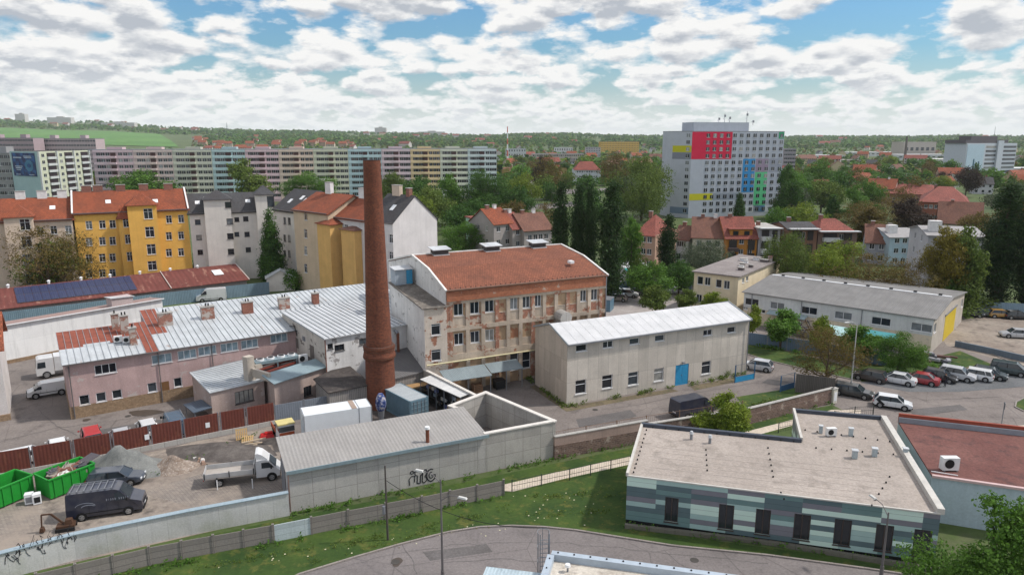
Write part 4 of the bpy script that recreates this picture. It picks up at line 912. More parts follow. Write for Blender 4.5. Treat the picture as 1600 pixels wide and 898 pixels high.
# ================================================================ white hall and the corner house at the left edge
e0, e1 = G(8, 508.5, 5.5), G(253, 467, 5.5); EA = angof(e0, e1); e00 = offs(e0, EA+180, 16); EL_ = dist(e00, e1)
f = building('white_hall', 'long blank white-walled hall behind the pink workshop', 'building', e00, EA)
M = MB(); PW = concrete('white_hall_wall', (.74, .74, .73), 9, 3.1, line=.8, dirt=.3, joint=.015); wall(M, (0, 0), (EL_, 0), .5, 5.5, (), PW); wall(M, (EL_, 0), (EL_, 4.5), 0, 5.3, (), PW); wall(M, (EL_, 4.5), (0, 4.5), 0, 4.9, (), PW); M.box((EL_/2, .0, 0), (EL_, .16, .52), STONE); M.build('wall', f)
M = MB(); M.slab([(-.1, -.3, 5.62), (EL_+.2, -.3, 5.62), (EL_+.2, 4.8, 5.05), (-.1, 4.8, 5.05)], .12, plain('pinkish_felt', (.29, .2, .18), .9)); M.box((EL_/2, -.36, 5.52), (EL_+.4, .1, .14), WHITE); M.build('roof', f)
M = MB(); zc = G(232, 490, 5.5); g = loc_(f, zc); M.box((g[0], 1.2, 5.3), (3.2, 2.0, 1.5), plaster('pale_pink_hut', (.47, .39, .38))); M.slab([(g[0]-1.8, 0, 6.95), (g[0]+1.8, 0, 6.75), (g[0]+1.8, 2.4, 6.6), (g[0]-1.8, 2.4, 6.85)], .1, ZINC); M.build('rooftop_hut', f)
p1 = G(15, 655); FA = 33; f0 = offs(p1, FA+180, 14)
f = building('corner_house', 'white rendered house with a red tiled eave at the left edge of the picture', 'house', f0, FA)
M = MB(); PLF = plaster('corner_render', (.60, .56, .54), .4, .6); box_walls(f, M, 14, 9, 8.6, PLF); M.build('wall', f)
M = MB(); gable_roof(M, 0, 0, 14, 9, 8.6, 3., tiles('red_tiles', (.42, .12, .06)), .5, 'x', wallm=PLF); M.build('roof', f); M = MB(); M.box((7, -.1, 0), (14.3, .3, .7), STONE); M.build('plinth', f)
# ================================================================ red sheet roof shed with solar panels, and the blue fence
g0, g1 = G(-60, 489, 3.), G(385, 437, 3.); GA = angof(g0, g1); GL_ = dist(g0, g1); gy = 8.2
f = building('rusty_roof_shed', 'long low shed with a rusty red sheet roof behind the blue fence', 'shed', g0, GA)
RS = sheet('rusty_red_sheet', (.17, .05, .04), (.30, .15, .11), .3, .9, .7, .8, dirt=.5); PLG = plaster('shed_wall', (.3, .26, .23))
M = MB(); box_walls(f, M, GL_, 2*gy, 2.95, PLG); M.face([(GL_, 0, 2.95), (GL_, 2*gy, 2.95), (GL_, gy, 4.9)], PLG); M.build('wall', f)
M = MB(); M.slab([(-.2, -.4, 2.95), (GL_*.69, -.4, 2.95), (GL_*.69, gy, 5.05), (-.2, gy, 5.05)], .1, RS); M.slab([(GL_*.69+.2, -.4, 3.05), (GL_+.5, -.4, 3.05), (GL_+.5, gy, 5.15), (GL_*.69+.2, gy, 5.15)], .1, RS); M.slab([(GL_+.5, 2*gy, 3.), (-.2, 2*gy, 3.), (-.2, gy, 5.05), (GL_+.5, gy, 5.05)], .1, RS)
M.bar((GL_*.69+.1, -.4, 3.12), (GL_*.69+.1, gy, 5.2), .14, .1, plain('pale_strip', (.5, .42, .38))); M.bar((GL_+.5, -.4, 3.1), (GL_+.5, gy, 5.2), .16, .12, plain('pale_strip', (.5, .42, .38))); M.build('roof', f)
M = MB(); g = loc_(f, G(340, 426, 4.3)); M.slab([(g[0]-.9, g[1]-1.2, 3.12+g[1]*.25-.3+.2), (g[0]+.9, g[1]-1.2, 3.12+g[1]*.25-.3+.2), (g[0]+.9, g[1]+1.2, 3.12+g[1]*.25+.3+.2), (g[0]-.9, g[1]+1.2, 3.12+g[1]*.25+.3+.2)], .1, WHITE); M.build('skylight', f)
for px in (12, 75, 125, 170, 216, 263, 305): g = loc_(f, G(px, 449-px*.104, 5.0)); M = MB(); M.tube((g[0], gy, 5.), (g[0], gy, 5.5), .22, .22, 8, WHITE); M.tube((g[0], gy, 5.5), (g[0], gy, 5.7), .34, .1, 8, WHITE); M.build('roof_vent', f)
SOL, _t, _b = newmat('solar_cells'); _v = coords(_t, 'UV'); _n = bricktex(_t, _v, (.012, .018, .06), (.02, .028, .085), (.09, .10, .16), .34, .42, .012, 0); _t.links.new(_n.outputs[0], _b.inputs['Base Color']); _b.inputs['Roughness'].default_value = .3
t = loc_(f, G(21, 451, 4.6)); t2 = loc_(f, G(204, 436, 4.4)); sx0, sx1 = t[0], t2[0]; npn = 15
sg = 'solar panels on the rusty shed roof'
for row in range(2):
    for i in range(npn):
        wpn = (sx1-sx0)/npn; y0, y1 = 1.0+row*3.3, 1.0+row*3.3+3.1; xx = sx0+i*wpn
        if i == 0 and row == 0:
            S1 = MB(); S1.slab([(0, 0, 0), (wpn-.06, 0, 0), (wpn-.06, 3.1, .793), (0, 3.1, .793)], .04, SOL, GREYM); sme = S1.mesh('solar_panel')
        q = offs(offs(g0, GA, xx), GA+90, y0); o = add('solar_panel', sme, None, (q[0], q[1], 2.95+(y0+.4)*.2442+.16), R(GA)); tag(o, 'dark blue solar panel in the %s row on the rusty red shed roof' % ('lower' if row == 0 else 'upper'), 'solar panel', sg+', '+('lower' if row == 0 else 'upper')+' row')
def fence_line(name, label, cat, pts, h, m, post=None, z0=0, th=.06, step=2.5, postm=None, group=None, posth=.1, pw=.12, partname='panel'):
    r = empty(name, (*pts[0], 0), 0, label, cat, group)
    P = [(p[0]-pts[0][0], p[1]-pts[0][1]) for p in pts]
    for a, b_ in zip(P, P[1:]):
        L = dist(a, b_); n = max(1, round(L/step)); ang = math.atan2(b_[1]-a[1], b_[0]-a[0])
        M = MB(); M.box((L/2, 0, z0), (L, th, h), m); o = M.build(partname, r, (a[0], a[1], 0), ang)
        if post:
            for i in range(n+1): Q = MB(); Q.box((0, 0, 0), (pw, pw, z0+h+posth), postm or GREYM); Q.build('post', r, (a[0]+(b_[0]-a[0])*i/n, a[1]+(b_[1]-a[1])*i/n, 0), ang)
    return r
BF = sheet('blue_corrugated', (.20, .29, .36), period=.28, corr=.8, rough=.55, dirt=.45)
fence_line('corrugated_fence', 'long faded blue corrugated fence in front of the rusty roof shed', 'fence', [G(-60, 494, 2.6), G(120, 474, 2.5), G(275, 456, 2.4), G(420, 441, 2.4)], 2.5, BF, th=.08)
bs_ = tree
M = MB()
# ================================================================ rust fence between yard and street
hp = [G(-60, 758), G(53, 738), G(117, 726), G(178, 714), G(237, 702), G(288, 691.5), G(345, 680), G(386, 672), G(430, 663)]
RF = sheet('rust_brown_panels', (.15, .042, .030), (.19, .065, .04), .3, .3, .5, .7, dirt=.4)
r = empty('rusty_panel_fence', (*hp[0], 0), 0, 'long fence of dark rust-brown sheet panels on a concrete plinth beside the street', 'fence')
P = [(p[0]-hp[0][0], p[1]-hp[0][1]) for p in hp]
for i, (a, b_) in enumerate(zip(P, P[1:])):
    L = dist(a, b_); ang = math.atan2(b_[1]-a[1], b_[0]-a[0]); M = MB(); M.box((L/2, 0, .55), (L-.12, .07, 2.05), RF); M.build('panel', r, (*a, 0), ang)
    M = MB(); M.box((L/2, 0, 0), (L, .3, .55), CONC); M.build('plinth', r, (*a, 0), ang)
    if i: M = MB(); M.box((-.13, 0, .5), (.07, .1, 2.2), GREYM); M.box((.13, 0, .5), (.07, .1, 2.2), GREYM); M.box((0, 0, .8), (.3, .06, .06), GREYM); M.box((0, 0, 2.2), (.3, .06, .06), GREYM); M.build('post', r, (*a, 0), ang)
for i in (4, 6): M = MB(); M.box((-.3 if i == 4 else -1.2, -.09, 1.2), (.42, .02, .55), WHITE); M.build('notice_board', r, (*P[i], 0), math.atan2(P[i+1][1]-P[i][1], P[i+1][0]-P[i][0]))
fence_line('sheet_fence', 'blue-grey sheet fence between the rust-brown fence and the white trailer', 'fence', [G(431, 662), G(520, 645)], 2.2, sheet('grey_sheet_fence', (.22, .25, .29), period=.25, rough=.5), post=True, step=3.5)
# ================================================================ grey concrete garage block and its courtyard
I0 = G(455, 800); IA = 24.7; zi = 3.85
IL = U(I0, IA, 759, zi); ITOT = U(I0, IA, 866, zi); IW = U(I0, IA+90, 423, 4.4)
f = building('garage_block', 'long low grey concrete block with a pale ribbed roof beside the flatbed truck', 'building', I0, IA)
GC = concrete('grey_blocks', (.44, .42, .395), 1.9, 1.4, line=.62, dirt=.6, off=.0, joint=.03); IRF = sheet('pale_grey_roof', (.33, .315, .30), period=.33, corr=.6, rough=.6, dirt=.35)
M = MB(); wall(M, (0, 0), (IL, 0), 0, zi-.1, (), GC); iw_ = loc_(f, G(423, 686, 4.4))[1], loc_(f, G(703, 638, 4.4))[1]; print('IW', iw_, loc_(f, G(423, 686, 4.4))); IW = sum(iw_)/2
wall(M, (IL, 0), (IL, IW), 0, zi-.1, (), GC); wall(M, (IL, IW), (0, IW), 0, zi-.1, (), GC); M.build('wall', f)
M = MB(); PK = plaster('salmon_render', (.42, .27, .22), .4, .6); facade(f, M, (0, IW), (0, 0), 0, zi-.1, [], PK); M.build('end_wall', f)
M = MB(); M.slab([(-.25, -.25, zi), (IL+.1, -.25, zi), (IL+.1, IW+.2, zi+.55), (-.25, IW+.2, zi+.55)], .1, IRF)
for t in (.27, .36, .45, .52): M.box((IL*t, IW/2, zi+.02), (.05, .05, .05), IRF)
M.build('roof', f)
M = MB(); M.box((IL/2, -.3, zi-.26), (IL+.4, .09, .3), bs); M.build('fascia', f)
M = MB(); M.box((-.06, 1.1, 0), (.1, .5, 3.3), plain('pale_strip', (.5, .5, .5))); M.box((-.06, 3.6, 0), (.1, 2.6, 2.9), GREYM); M.build('garage_door', f)
g = loc_(f, G(668, 684, 4.3)); M = MB(); M.tube((g[0], g[1], 3.8), (g[0], g[1], 5.2), .17, .17, 10, plain('rust_pipe', (.17, .06, .035), .8)); M.tube((g[0], g[1], 5.2), (g[0], g[1], 5.42), .26, .22, 10, WHITE); M.build('roof_vent', f)
# graffiti: outline letters as thin dark tubes on the front wall
def stroke(M, pts, m, r=.035, closed=False):
    pp = pts+([pts[0]] if closed else [])
    for a, b_ in zip(pp, pp[1:]): M.bar((a[0], -.015, a[1]), (b_[0], -.015, b_[1]), .02, r*2, m)
M = MB(); u, z = WP(I0, IA, 641, 756); INK = plain('spray_black', (.02, .02, .025), .7)
def arc(cx, cz, rx, rz, a0, a1, n=12): return [(cx+rx*math.cos(R(a0+(a1-a0)*i/n)), cz+rz*math.sin(R(a0+(a1-a0)*i/n))) for i in range(n+1)]
stroke(M, arc(u+.2, z+1.1, .16, .14, 0, 360), INK, .04); stroke(M, [(u-.05, z-.1), (u-.1, z+.5), (u+.15, z+.75), (u+.45, z+.7), (u+.4, z+.1)], INK, .04)
stroke(M, [(u+.45, z+1.15), (u+.5, z+.75), (u+.7, z+.7), (u+.65, z-.05), (u+.95, z-.1), (u+1., z+.7), (u+1.2, z+.75), (u+1.15, z+1.2)], INK, .045, True)
stroke(M, [(u+1.2, z+1.1), (u+1.15, z+0.), (u+1.3, z-.15), (u+1.6, z+.1), (u+1.55, z+.35), (u+1.4, z+.5), (u+1.6, z+.75), (u+1.55, z+1.15)], INK, .045, True)
stroke(M, arc(u+2., z+.5, .42, .6, 60, 330), INK, .05); stroke(M, arc(u+2., z+.5, .2, .3, 60, 330), INK, .04); stroke(M, [(u+2.0, z+.45), (u+2.4, z+.5), (u+2.38, z+.1)], INK, .04)
M.build('graffiti', f)
# courtyard walls to the right of it
cw_ = building('courtyard_wall', 'roofless grey walled courtyard with white coping at the right end of the low concrete block', 'wall', offs(I0, IA, IL+.1), IA)
CL = ITOT-IL-.1; t1 = loc_(cw_, G(759, 613, zi)); t2 = loc_(cw_, G(704, 634, zi)); cp = plain('pale_coping', (.60, .57, .53), .7)
CWB = concrete('courtyard_wall', (.40, .38, .35), 1.9, 1.4, line=.65, dirt=.75, joint=.03)
crn = [(0, .15), (CL, .15), (t1[0], t1[1]), (t2[0], t2[1])]
for i, (a, b_) in enumerate([((0, .15), (CL, .15)), ((CL, .15), t1), (t1, t2), (t2, (t2[0]+.5, t2[1]-1.3))]):
    L = dist(a, b_); ang = math.atan2(b_[1]-a[1], b_[0]-a[0]); M = MB(); M.box((L/2, 0, 0), (L+.28, .3, zi-.05), CWB); o = M.build('wall_section', cw_, (*a, 0), ang); M = MB(); M.box((L/2, 0, zi-.05+.003*i), (L+.5, .46, .13), cp); M.build('coping', o)
hw_ = fence_line('yard_wall', 'thin wall with a pale coping running from the courtyard to the factory canopy', 'wall', [G(747, 616, 3.5), G(663, 580, 3.)], 3.2, CWB, th=.25)
a, b_ = G(747, 616, 3.5), G(663, 580, 3.); M = MB(); L = dist(a, b_); M.box((L/2, 0, 3.2), (L, .4, .12), cp); M.build('coping', hw_, (0, 0, 0), math.atan2(b_[1]-a[1], b_[0]-a[0]))
# white long wall at the lower left
wp = [G(-40, 918), G(120, 874), G(300, 835), G(453, 805)]
r = empty('long_white_wall', (*wp[0], 0), 0, 'long whitewashed concrete wall with a bluish metal coping along the lower left grass strip', 'wall')
WWM = concrete('white_wall_panels', (.54, .535, .52), 2.1, 2.6, line=.75, dirt=.45, green=.35, joint=.02)
P = [(p[0]-wp[0][0], p[1]-wp[0][1]) for p in wp]
for i, (a, b_) in enumerate(zip(P, P[1:])):
    L = dist(a, b_); ang = math.atan2(b_[1]-a[1], b_[0]-a[0]); M = MB(); M.box((L/2, .15, 0), (L, .3, 2.05), WWM); M.build('wall_section', r, (*a, 0), ang); M = MB(); M.box((L/2, .15, 2.05), (L+.02, .5, .07), sheet('blue_coping', (.30, .38, .43), period=0)); M.build('coping', r, (*a, 0), ang)
    if i == 0:
        M = MB(); u, z = WP(wp[0], math.degrees(ang), 8, 868); rg = random.Random(5)
        for k in range(26):
            x = u+k*.17+rg.uniform(-.1, .1); zz0 = z+rg.uniform(-.2, .25); pp_ = [(x, zz0)]
            for _ in range(5): pp_.append((pp_[-1][0]+rg.uniform(-.13, .2), pp_[-1][1]+rg.choice((-1, 1))*rg.uniform(.08, .35)))
            stroke(M, pp_, INK, rg.choice((.012, .016, .024))); kk = 9
            continue
            if kk == 0: stroke(M, arc(x, z+.1-rg.random()*.3, .12, .2+.1*rg.random(), 30, 380), INK, .018)
            elif kk == 1: stroke(M, [(x-.2, z+.35), (x+.1, z+.4), (x-.1, z+.1), (x+.25, z+.0), (x+.5, z+.2)], INK, .02)
            elif kk == 2: stroke(M, [(x-.2, z-.3), (x-.05, z+.2), (x+.05, z-.1), (x+.3, z+.1), (x+.1, z-.35)], INK, .02)
            else: stroke(M, arc(x, z+.1, .15, .2, 0, 360), INK, .025)
        M.build('graffiti', r, (*a, 0), ang)
# old concrete panel fence on the grass
fp = [G(60, 925), G(235, 882), G(335, 863), G(428, 846), G(545, 822), G(660, 800), G(787, 773)]
FCM = concrete('old_panel_fence', (.25, .225, .205), 2.4, .5, line=.6, dirt=.6, joint=.03); FCL = concrete('pale_panel', (.46, .52, .54), 2.4, .5, line=.7, dirt=.3)
r = empty('panel_fence', (*fp[0], 0), 0, 'old dark concrete panel fence with one pale blue panel by the road bend', 'fence'); P = [(p[0]-fp[0][0], p[1]-fp[0][1]) for p in fp]
for a, b_ in zip(P, P[1:]):
    L = dist(a, b_); n = max(1, round(L/2.55)); ang = math.atan2(b_[1]-a[1], b_[0]-a[0])
    for i in range(n):
        t = i/n; p = (a[0]+(b_[0]-a[0])*t, a[1]+(b_[1]-a[1])*t); pale = abs((p[0]+fp[0][0])-G(455, 842)[0]) < 1.3; M = MB(); M.box((L/n/2, 0, 0), (L/n-.16, .08, 1.42+.03*math.sin(i*2.1)), FCL if pale else FCM); o = M.build('panel', r, (*p, 0), ang)
        if pale: o['label'] = 'pale blue concrete panel'
        M = MB(); M.box((0, 0, 0), (.18, .2, 1.55), FCM); M.build('post', r, (*p, 0), ang)
M = MB(); M.box((0, 0, 0), (.18, .2, 1.55), FCM); M.build('post', r, (*P[-1], 0))
# thin mesh fence along the footpath
def mesh_fence(name, label, pts, h=1.1, step=2.7, m=None, rails=(1., .55)):
    r = empty(name, (*pts[0], 0), 0, label, 'fence'); m = m or plain('fence_green_black', (.03, .04, .035)); P = [(p[0]-pts[0][0], p[1]-pts[0][1]) for p in pts]
    for a, b_ in zip(P, P[1:]):
        L = dist(a, b_); n = max(1, round(L/step)); ang = math.atan2(b_[1]-a[1], b_[0]-a[0])
        for i in range(n+1): M = MB(); M.box((0, 0, 0), (.07, .07, h+.1), m); M.build('post', r, (a[0]+(b_[0]-a[0])*i/n, a[1]+(b_[1]-a[1])*i/n, 0), ang)
        M = MB()
        for q in rails: M.bar((0, 0, h*q), (L, 0, h*q), .03, .03, m)
        k = 0
        while k < L: M.bar((k, 0, .1), (k, 0, h), .012, .012, m); k += .25
        M.build('wire_mesh', r, (*a, 0), ang)
    return r
mesh_fence('mesh_fence', 'low dark wire mesh fence beside the footpath left of the striped building', [G(800, 768), G(890, 750), G(985, 728)])
mesh_fence('mesh_fence', 'short dark wire fence beside the footpath near the white parked hatchback', [G(1216, 676), G(1270, 664), G(1335, 650), G(1364, 648)])
# old stone wall with the upper render band
sp = [G(866, 716), G(1010, 689), G(1160, 664), G(1300, 628)]
OSW = brick('old_stone_wall', (.22, .14, .11), (.14, .09, .075), (.30, .26, .23), (.34, .28, .24), .2, bw=.4, rh=.2); OSW2 = plaster('salmon_band', (.38, .28, .24), .7, .7)
r = empty('old_stone_wall', (*sp[0], 0), 0, 'old patched brick and stone wall between the yard street and the grass footpath', 'wall'); P = [(p[0]-sp[0][0], p[1]-sp[0][1]) for p in sp]
for i, (a, b_) in enumerate(zip(P, P[1:])):
    L = dist(a, b_); ang = math.atan2(b_[1]-a[1], b_[0]-a[0]); h = (2.3, 1.9, 1.8)[i]; M = MB(); M.box((L/2, 0, 0), (L+.1, .4, h*.62), OSW); M.box((L/2, .02, h*.62), (L+.1, .32, h*.38), OSW2 if i < 1 else OSW); M.box((L/2, .02, h), (L+.1, .42, .08), CONC); M.build('wall_section', r, (*a, 0), ang)
mesh_fence('wire_rail', 'thin wire rail along the top of the old stone wall', [(p[0], p[1]+.5) for p in (sp[0], sp[1], sp[2])], 2.6, 4.2, plain('rust_post', (.2, .12, .08)), (1.,))
fence_line('timber_fence', 'tall dark weathered timber fence at the yard gate behind the stone wall', 'fence', [G(1242, 612), G(1303, 620)], 2.4, concrete('weathered_boards', (.13, .115, .105), .2, 4, line=.4, joint=.02), th=.1)
def gate(name, label, p, q, h=2.1, panel=None):
    r = empty(name, (*p, 0), angof(p, q), label, 'gate'); L = dist(p, q); M = MB()
    for x in (0, L): M.box((x, 0, 0), (.1, .1, h), plain('gate_blue', (.03, .10, .2)))
    M.bar((0, 0, h), (L, 0, h), .05, .05, GREYM); M.bar((0, 0, .8), (L, 0, .8), .05, .05, GREYM); M.build('gate_frame', r); M = MB(); M.box((L/2, 0, .05), (L-.1, .05, .75), panel or plain('gate_navy', (.02, .06, .13))); M.build('gate_panel', r)
    M = MB(); k = .15
    while k < L: M.bar((k, 0, .8), (k, 0, h), .015, .015, GREYM); k += .2
    M.build('wire_mesh', r); return r
gate('yard_gate', 'open yard gate with a dark blue lower panel beside the timber fence', G(1219, 612), G(1240, 606))
gate('yard_gate', 'yard gate with a bright blue panel at the right corner of the concrete workshop', G(1148, 598), G(1178, 592), 2.4, BLUE)
M = MB(); q = G(1302, 629); c_ = M.box((0, 0, 0), (.75, .4, 1.8), plain('cabinet_cream', (.55, .53, .46))); M.box((0, -.21, .3), (.5, .03, 1.1), WHITE); M.box((0, 0, 1.8), (.85, .5, .08), CONC)
o = M.build('utility_cabinet', None, (*q, 0), R(30)); tag(o, 'small cream utility cabinet at the right end of the old stone wall', 'cabinet')
# ================================================================ trailer, containers, rack
def boxvol(name, label, cat, c, z0, z1, m, bits):
    pass
ta, tb, tcn = G(474, 650, 3.75), G(581, 634, 3.75), G(569, 623, 3.75); TA = angof(ta, tb); TL = dist(ta, tb); TWd = 2.5
r = empty('white_trailer', (*ta, 0), TA, 'white box trailer parked behind the low grey concrete block', 'trailer'); M = MB(); wm = plain('trailer_white', (.66, .69, .71), .45, 0, .05)
M.box((TL/2, TWd/2, .95), (TL, TWd, 2.8), wm); M.build('box_body', r); M = MB()
for x in (.0, TL-.1, TL*.8): M = MB(); M.box((x+.05, TWd/2, .93), (.06, TWd+.04, 2.85), GREYM); M.build('body_frame', r)
M = MB(); M.box((TL*.74, TWd/2, 3.76), (.5, TWd, .03), plain('rust_patch', (.33, .25, .2))); M.build('roof_patch', r)
M = MB(); M.box((TL/2, TWd/2, .7), (TL-.3, 1.1, .24), BLACK); M.build('chassis', r)
M = MB(); M.box((-.03, TWd/2, 1.2), (.04, 1.9, 2.2), plain('trailer_door', (.45, .5, .53))); M.build('rear_door', r)
t_, q_ = wheelmesh(.45, .3)
for x in (TL*.7, TL*.85):
    for s, y in ((0, .15), (math.pi, TWd-.15)): wh = add('wheel', t_, r, (x, y, .47), s); add('rim', q_, wh)
ca, cb_ = G(640, 627, 2.6), G(601, 607, 2.6); CAg = angof(ca, cb_)
def container(p, ang, L, m, label):
    r = empty('shipping_container', (*p, .02), ang, label, 'container'); M = MB(); M.box((L/2, -1.22, .12), (L, 2.38, 2.4), m)
    k = .25
    while k < L-.2: M.box((k, -.02, .25), (.12, .05, 2.15), m); M.box((k, -2.42, .25), (.12, .05, 2.15), m); k += .3
    M.build('body', r); M = MB()
    for x in (.06, L-.06):
        for y in (-.06, -2.38): M.box((x, y, 0), (.16, .16, 2.6), m)
    for z in (.0, 2.46): M.bar((0, 0, z+.07), (L, 0, z+.07), .12, .14, m); M.bar((0, -2.44, z+.07), (L, -2.44, z+.07), .12, .14, m)
    M.build('frame', r); M = MB(); M.box((-.03, -1.22, .15), (.05, 2.2, 2.3), m)
    M.build('end_door', r); M = MB()
    for y in (-.5, -.95, -1.5, -1.95): M.tube((-.08, y, .2), (-.08, y, 2.4), .03, .03, 6, GREYM)
    for z in (.6, 1.1, 1.6, 2.1): M.box((-.075, -1.22, z), (.03, 2.1, .05), bs)
    M.build('locking_bar', r); M = MB(); M.box((L/2, -1.22, 2.53), (L-.2, 2.3, .05), sheet('container_roof', (.42, .46, .48), period=.3, corr=.4)); M.build('roof', r)
    return r
container(ca, CAg, 6.06, sheet('container_blue', (.13, .21, .26), period=0, rough=.5, dirt=.4), 'blue-grey shipping container beside the foot of the brick chimney')
s0, s1, s2 = G(657, 591, 3.), G(720, 620, 3.), G(733, 615, 3.); SA = angof(s0, s1); SLn = dist(s0, s1)
r = empty('storage_rack', (*s0, 0), SA, 'long steel storage rack with a white sheet roof full of odds and ends', 'rack'); M = MB(); wl = sheet('rack_roof', (.70, .70, .69), period=.25, corr=.3)
for i in range(3): a = SLn*i/3+.03; b_ = SLn*(i+1)/3-.03; M.slab([(a, -.1, 2.95+.02*i), (b_, -.1, 2.95+.02*i), (b_, 1.5, 3.1+.02*i), (a, 1.5, 3.1+.02*i)], .05, wl)
M.build('rack_roof', r)
for i in range(6):
    for y in (0, 1.3): M = MB(); M.box((SLn*i/5, y, 0), (.08, .08, 2.9), GREYM); M.build('post', r)
for z in (.5, 1.2, 1.9): M = MB(); M.box((SLn/2, .65, z), (SLn, 1.2, .06), BLACK); M.build('shelf', r)
cols_ = [(.5, .5, .5), (.1, .12, .25), (.3, .2, .12), (.06, .06, .06), (.45, .42, .38), (.2, .25, .3)]; rg = random.Random(3)
for k in range(22):
    z = rg.choice((.58, 1.28, 1.98)); s = rg.uniform(.3, .6); q = offs(offs(s0, SA, .5+(SLn-1)*(k+.5)/22), SA+90, rg.uniform(.3, .6)); M = MB(); c_ = plain('stored_%d' % (k % 6), cols_[k % 6], .6)
    if k % 3: M.box((0, 0, 0), (s, s*.8, s*.8), c_); M.box((0, 0, s*.8), (s*.9, s*.7, .05), c_)
    else: M.tube((0, 0, 0), (0, 0, s), s*.3, s*.3, 10, c_); M.tube((0, 0, s), (0, 0, s+.06), s*.12, s*.12, 8, GREYM)
    tag(M.build('stored_box' if k % 3 else 'canister', None, (*q, z), R(SA)), 'small dim %s lying among others on the shelves of the white-roofed rack' % ('box' if k % 3 else 'canister'), 'box' if k % 3 else 'canister', 'odds and ends on the storage rack: '+('boxes' if k % 3 else 'canisters'))
# tarpaulined parasol shape, blue and white, behind the trailer
q = G(596, 655); r = empty('wrapped_bundle', (*q, 0), 0, 'tall bundle wrapped in blue and white tarpaulin standing at the foot of the chimney', 'bundle'); M = MB(); tp, _t, _b = newmat('blue_white_tarpaulin'); _v = coords(_t, 'Object'); _t.links.new(ramp(_t, noise(_t, _v, 2.2, 3), [(.42, (.02, .035, .12)), (.5, (.04, .08, .25)), (.6, (.4, .38, .4))]), _b.inputs['Base Color'])
for i in range(8): z0, z1 = 1.0+i*.26, 1.0+(i+1)*.26; f_ = lambda z: .62*math.sin(max(.02, min(.98, (z-.7)/2.6))*math.pi)**.6; M.tube((0, 0, z0), (0, 0, z1), f_(z0), f_(z1), 9, tp, i in (0, 7), False)
M.build('tarpaulin', r); M = MB(); M.tube((0, 0, 0), (0, 0, 1.1), .28, .4, 8, GREYM); M.build('stand', r)
M = MB(); q = G(650, 603, 1.8); M.box((0, 0, 0), (3.2, 1.4, .12), plain('plywood', (.36, .22, .10))); 
for x in (-1.4, 1.4):
    for y in (-.6, .6): M.box((x, y, -1.8), (.1, .1, 1.8), plain('plywood', (.36, .22, .10)))
tag(M.build('plywood_shelter', None, (*q, 1.8), R(30)), 'small plywood topped shelter between the container and the white-roofed rack', 'shelter')
# ================================================================ lower yard
def skip(p, ang, L, Wd, H, m, label, inner):
    r = empty('skip_container', (*p, .02), ang, label, 'skip'); M = MB(); t = .08
    A = [(0, 0), (L, 0), (L, Wd), (0, Wd)]
    for (x, y, sx, sy) in ((L/2, t/2, L, t), (L/2, Wd-t/2, L, t), (t/2, Wd/2, t, Wd-2*t-.01), (L-t/2, Wd/2, t, Wd-2*t-.01)): M.box((x, y, .15), (sx, sy, H), m)
    M.build('side_panel', r); M = MB(); M.box((L/2, Wd/2, .1), (L-.2, Wd-.2, .06), inner); M.build('floor_plate', r); M = MB(); k = .4
    while k < L: M.box((k, -.04, .15), (.1, .09, H-.02), m); M.box((k, Wd+.04, .15), (.1, .09, H-.02), m); k += .75
    M.bar((-.03, -.03, H+.15), (L+.03, -.03, H+.15), .16, .12, m); M.bar((-.03, Wd+.03, H+.15), (L+.03, Wd+.03, H+.15), .16, .12, m); M.bar((-.02, .1, H+.15), (-.02, Wd-.1, H+.15), .13, .12, m); M.bar((L+.02, .1, H+.15), (L+.02, Wd-.1, H+.15), .13, .12, m); M.build('rib', r)
    M = MB()
    for x in (.6, L-.6):
        for y in (.4, Wd-.4): M.tube((x, y-.1, .1), (x, y+.1, .1), .12, .12, 8, BLACK)
    M.build('roller', r); return r
GRN = sheet('skip_green', (.015, .26, .03), (.2, .09, .04), .12, .0, rough=.5, dirt=.35)
k1, k2 = G(80, 782), G(148, 755); ka = angof(k1, k2); skip(k1, ka, dist(k1, k2)+.2, 2.5, 1.75, GRN, 'bright green skip heaped with scrap beside the dark blue estate car', RF)
k3, k4 = G(0, 796), G(55, 772); k4 = (k4[0], k4[1]); skip(offs(k3, angof(k3, k4)+180, 1.5), angof(k3, k4), dist(k3, k4)+1.5, 2.5, 1.7, GRN, 'bright green skip at the left edge of the picture with a rust-red inside', RUSTR)
rg = random.Random(8); sk = k1
for i in range(34):
    c_ = [(.62, .62, .6), (.10, .09, .10), (.22, .10, .07), (.3, .26, .22), (.07, .07, .08)][i % 5]; m_ = plain('scrap%d' % (i % 5), c_, .6); x = .6+rg.random()*(dist(k1, k2)-1.); y = rg.uniform(.5, 1.8); q = offs(offs(k1, ka, x), ka+90, y); M = MB()
    L = rg.uniform(.7, 1.5) if i % 5 else 1.; M.box((0, 0, 0), (L, rg.uniform(.35, .7), rg.uniform(.1, .35)), m_); M.bar((-L*.4, 0, .15), (L*.4, .1, .5), .06, .06, m_); o = M.build('scrap_piece', None, (*q, 1.2+.5*rg.random()), rg.random()*3); o.rotation_euler.x = rg.uniform(-.3, .3); tag(o, ['pale', 'dark grey', 'rusty', 'brownish', 'black'][i % 5]+' piece of scrap in the heap inside the green skip', 'scrap', 'scrap heaped in the green skip: '+str(i % 5))
M = MB(); q = offs(offs(k1, ka, 3.4), ka+90, 1.2)
for i in range(7): M.bar((-1.4, -.5+i*.17, 1.6), (1.5, -.5+i*.17, 2.15), .1, .08, plain('scrap1', (.10, .09, .10), .6))
tag(M.build('scrap_grating', None, (*q, 0), R(ka+8)), 'dark slatted metal grating sticking out of the green skip', 'scrap')
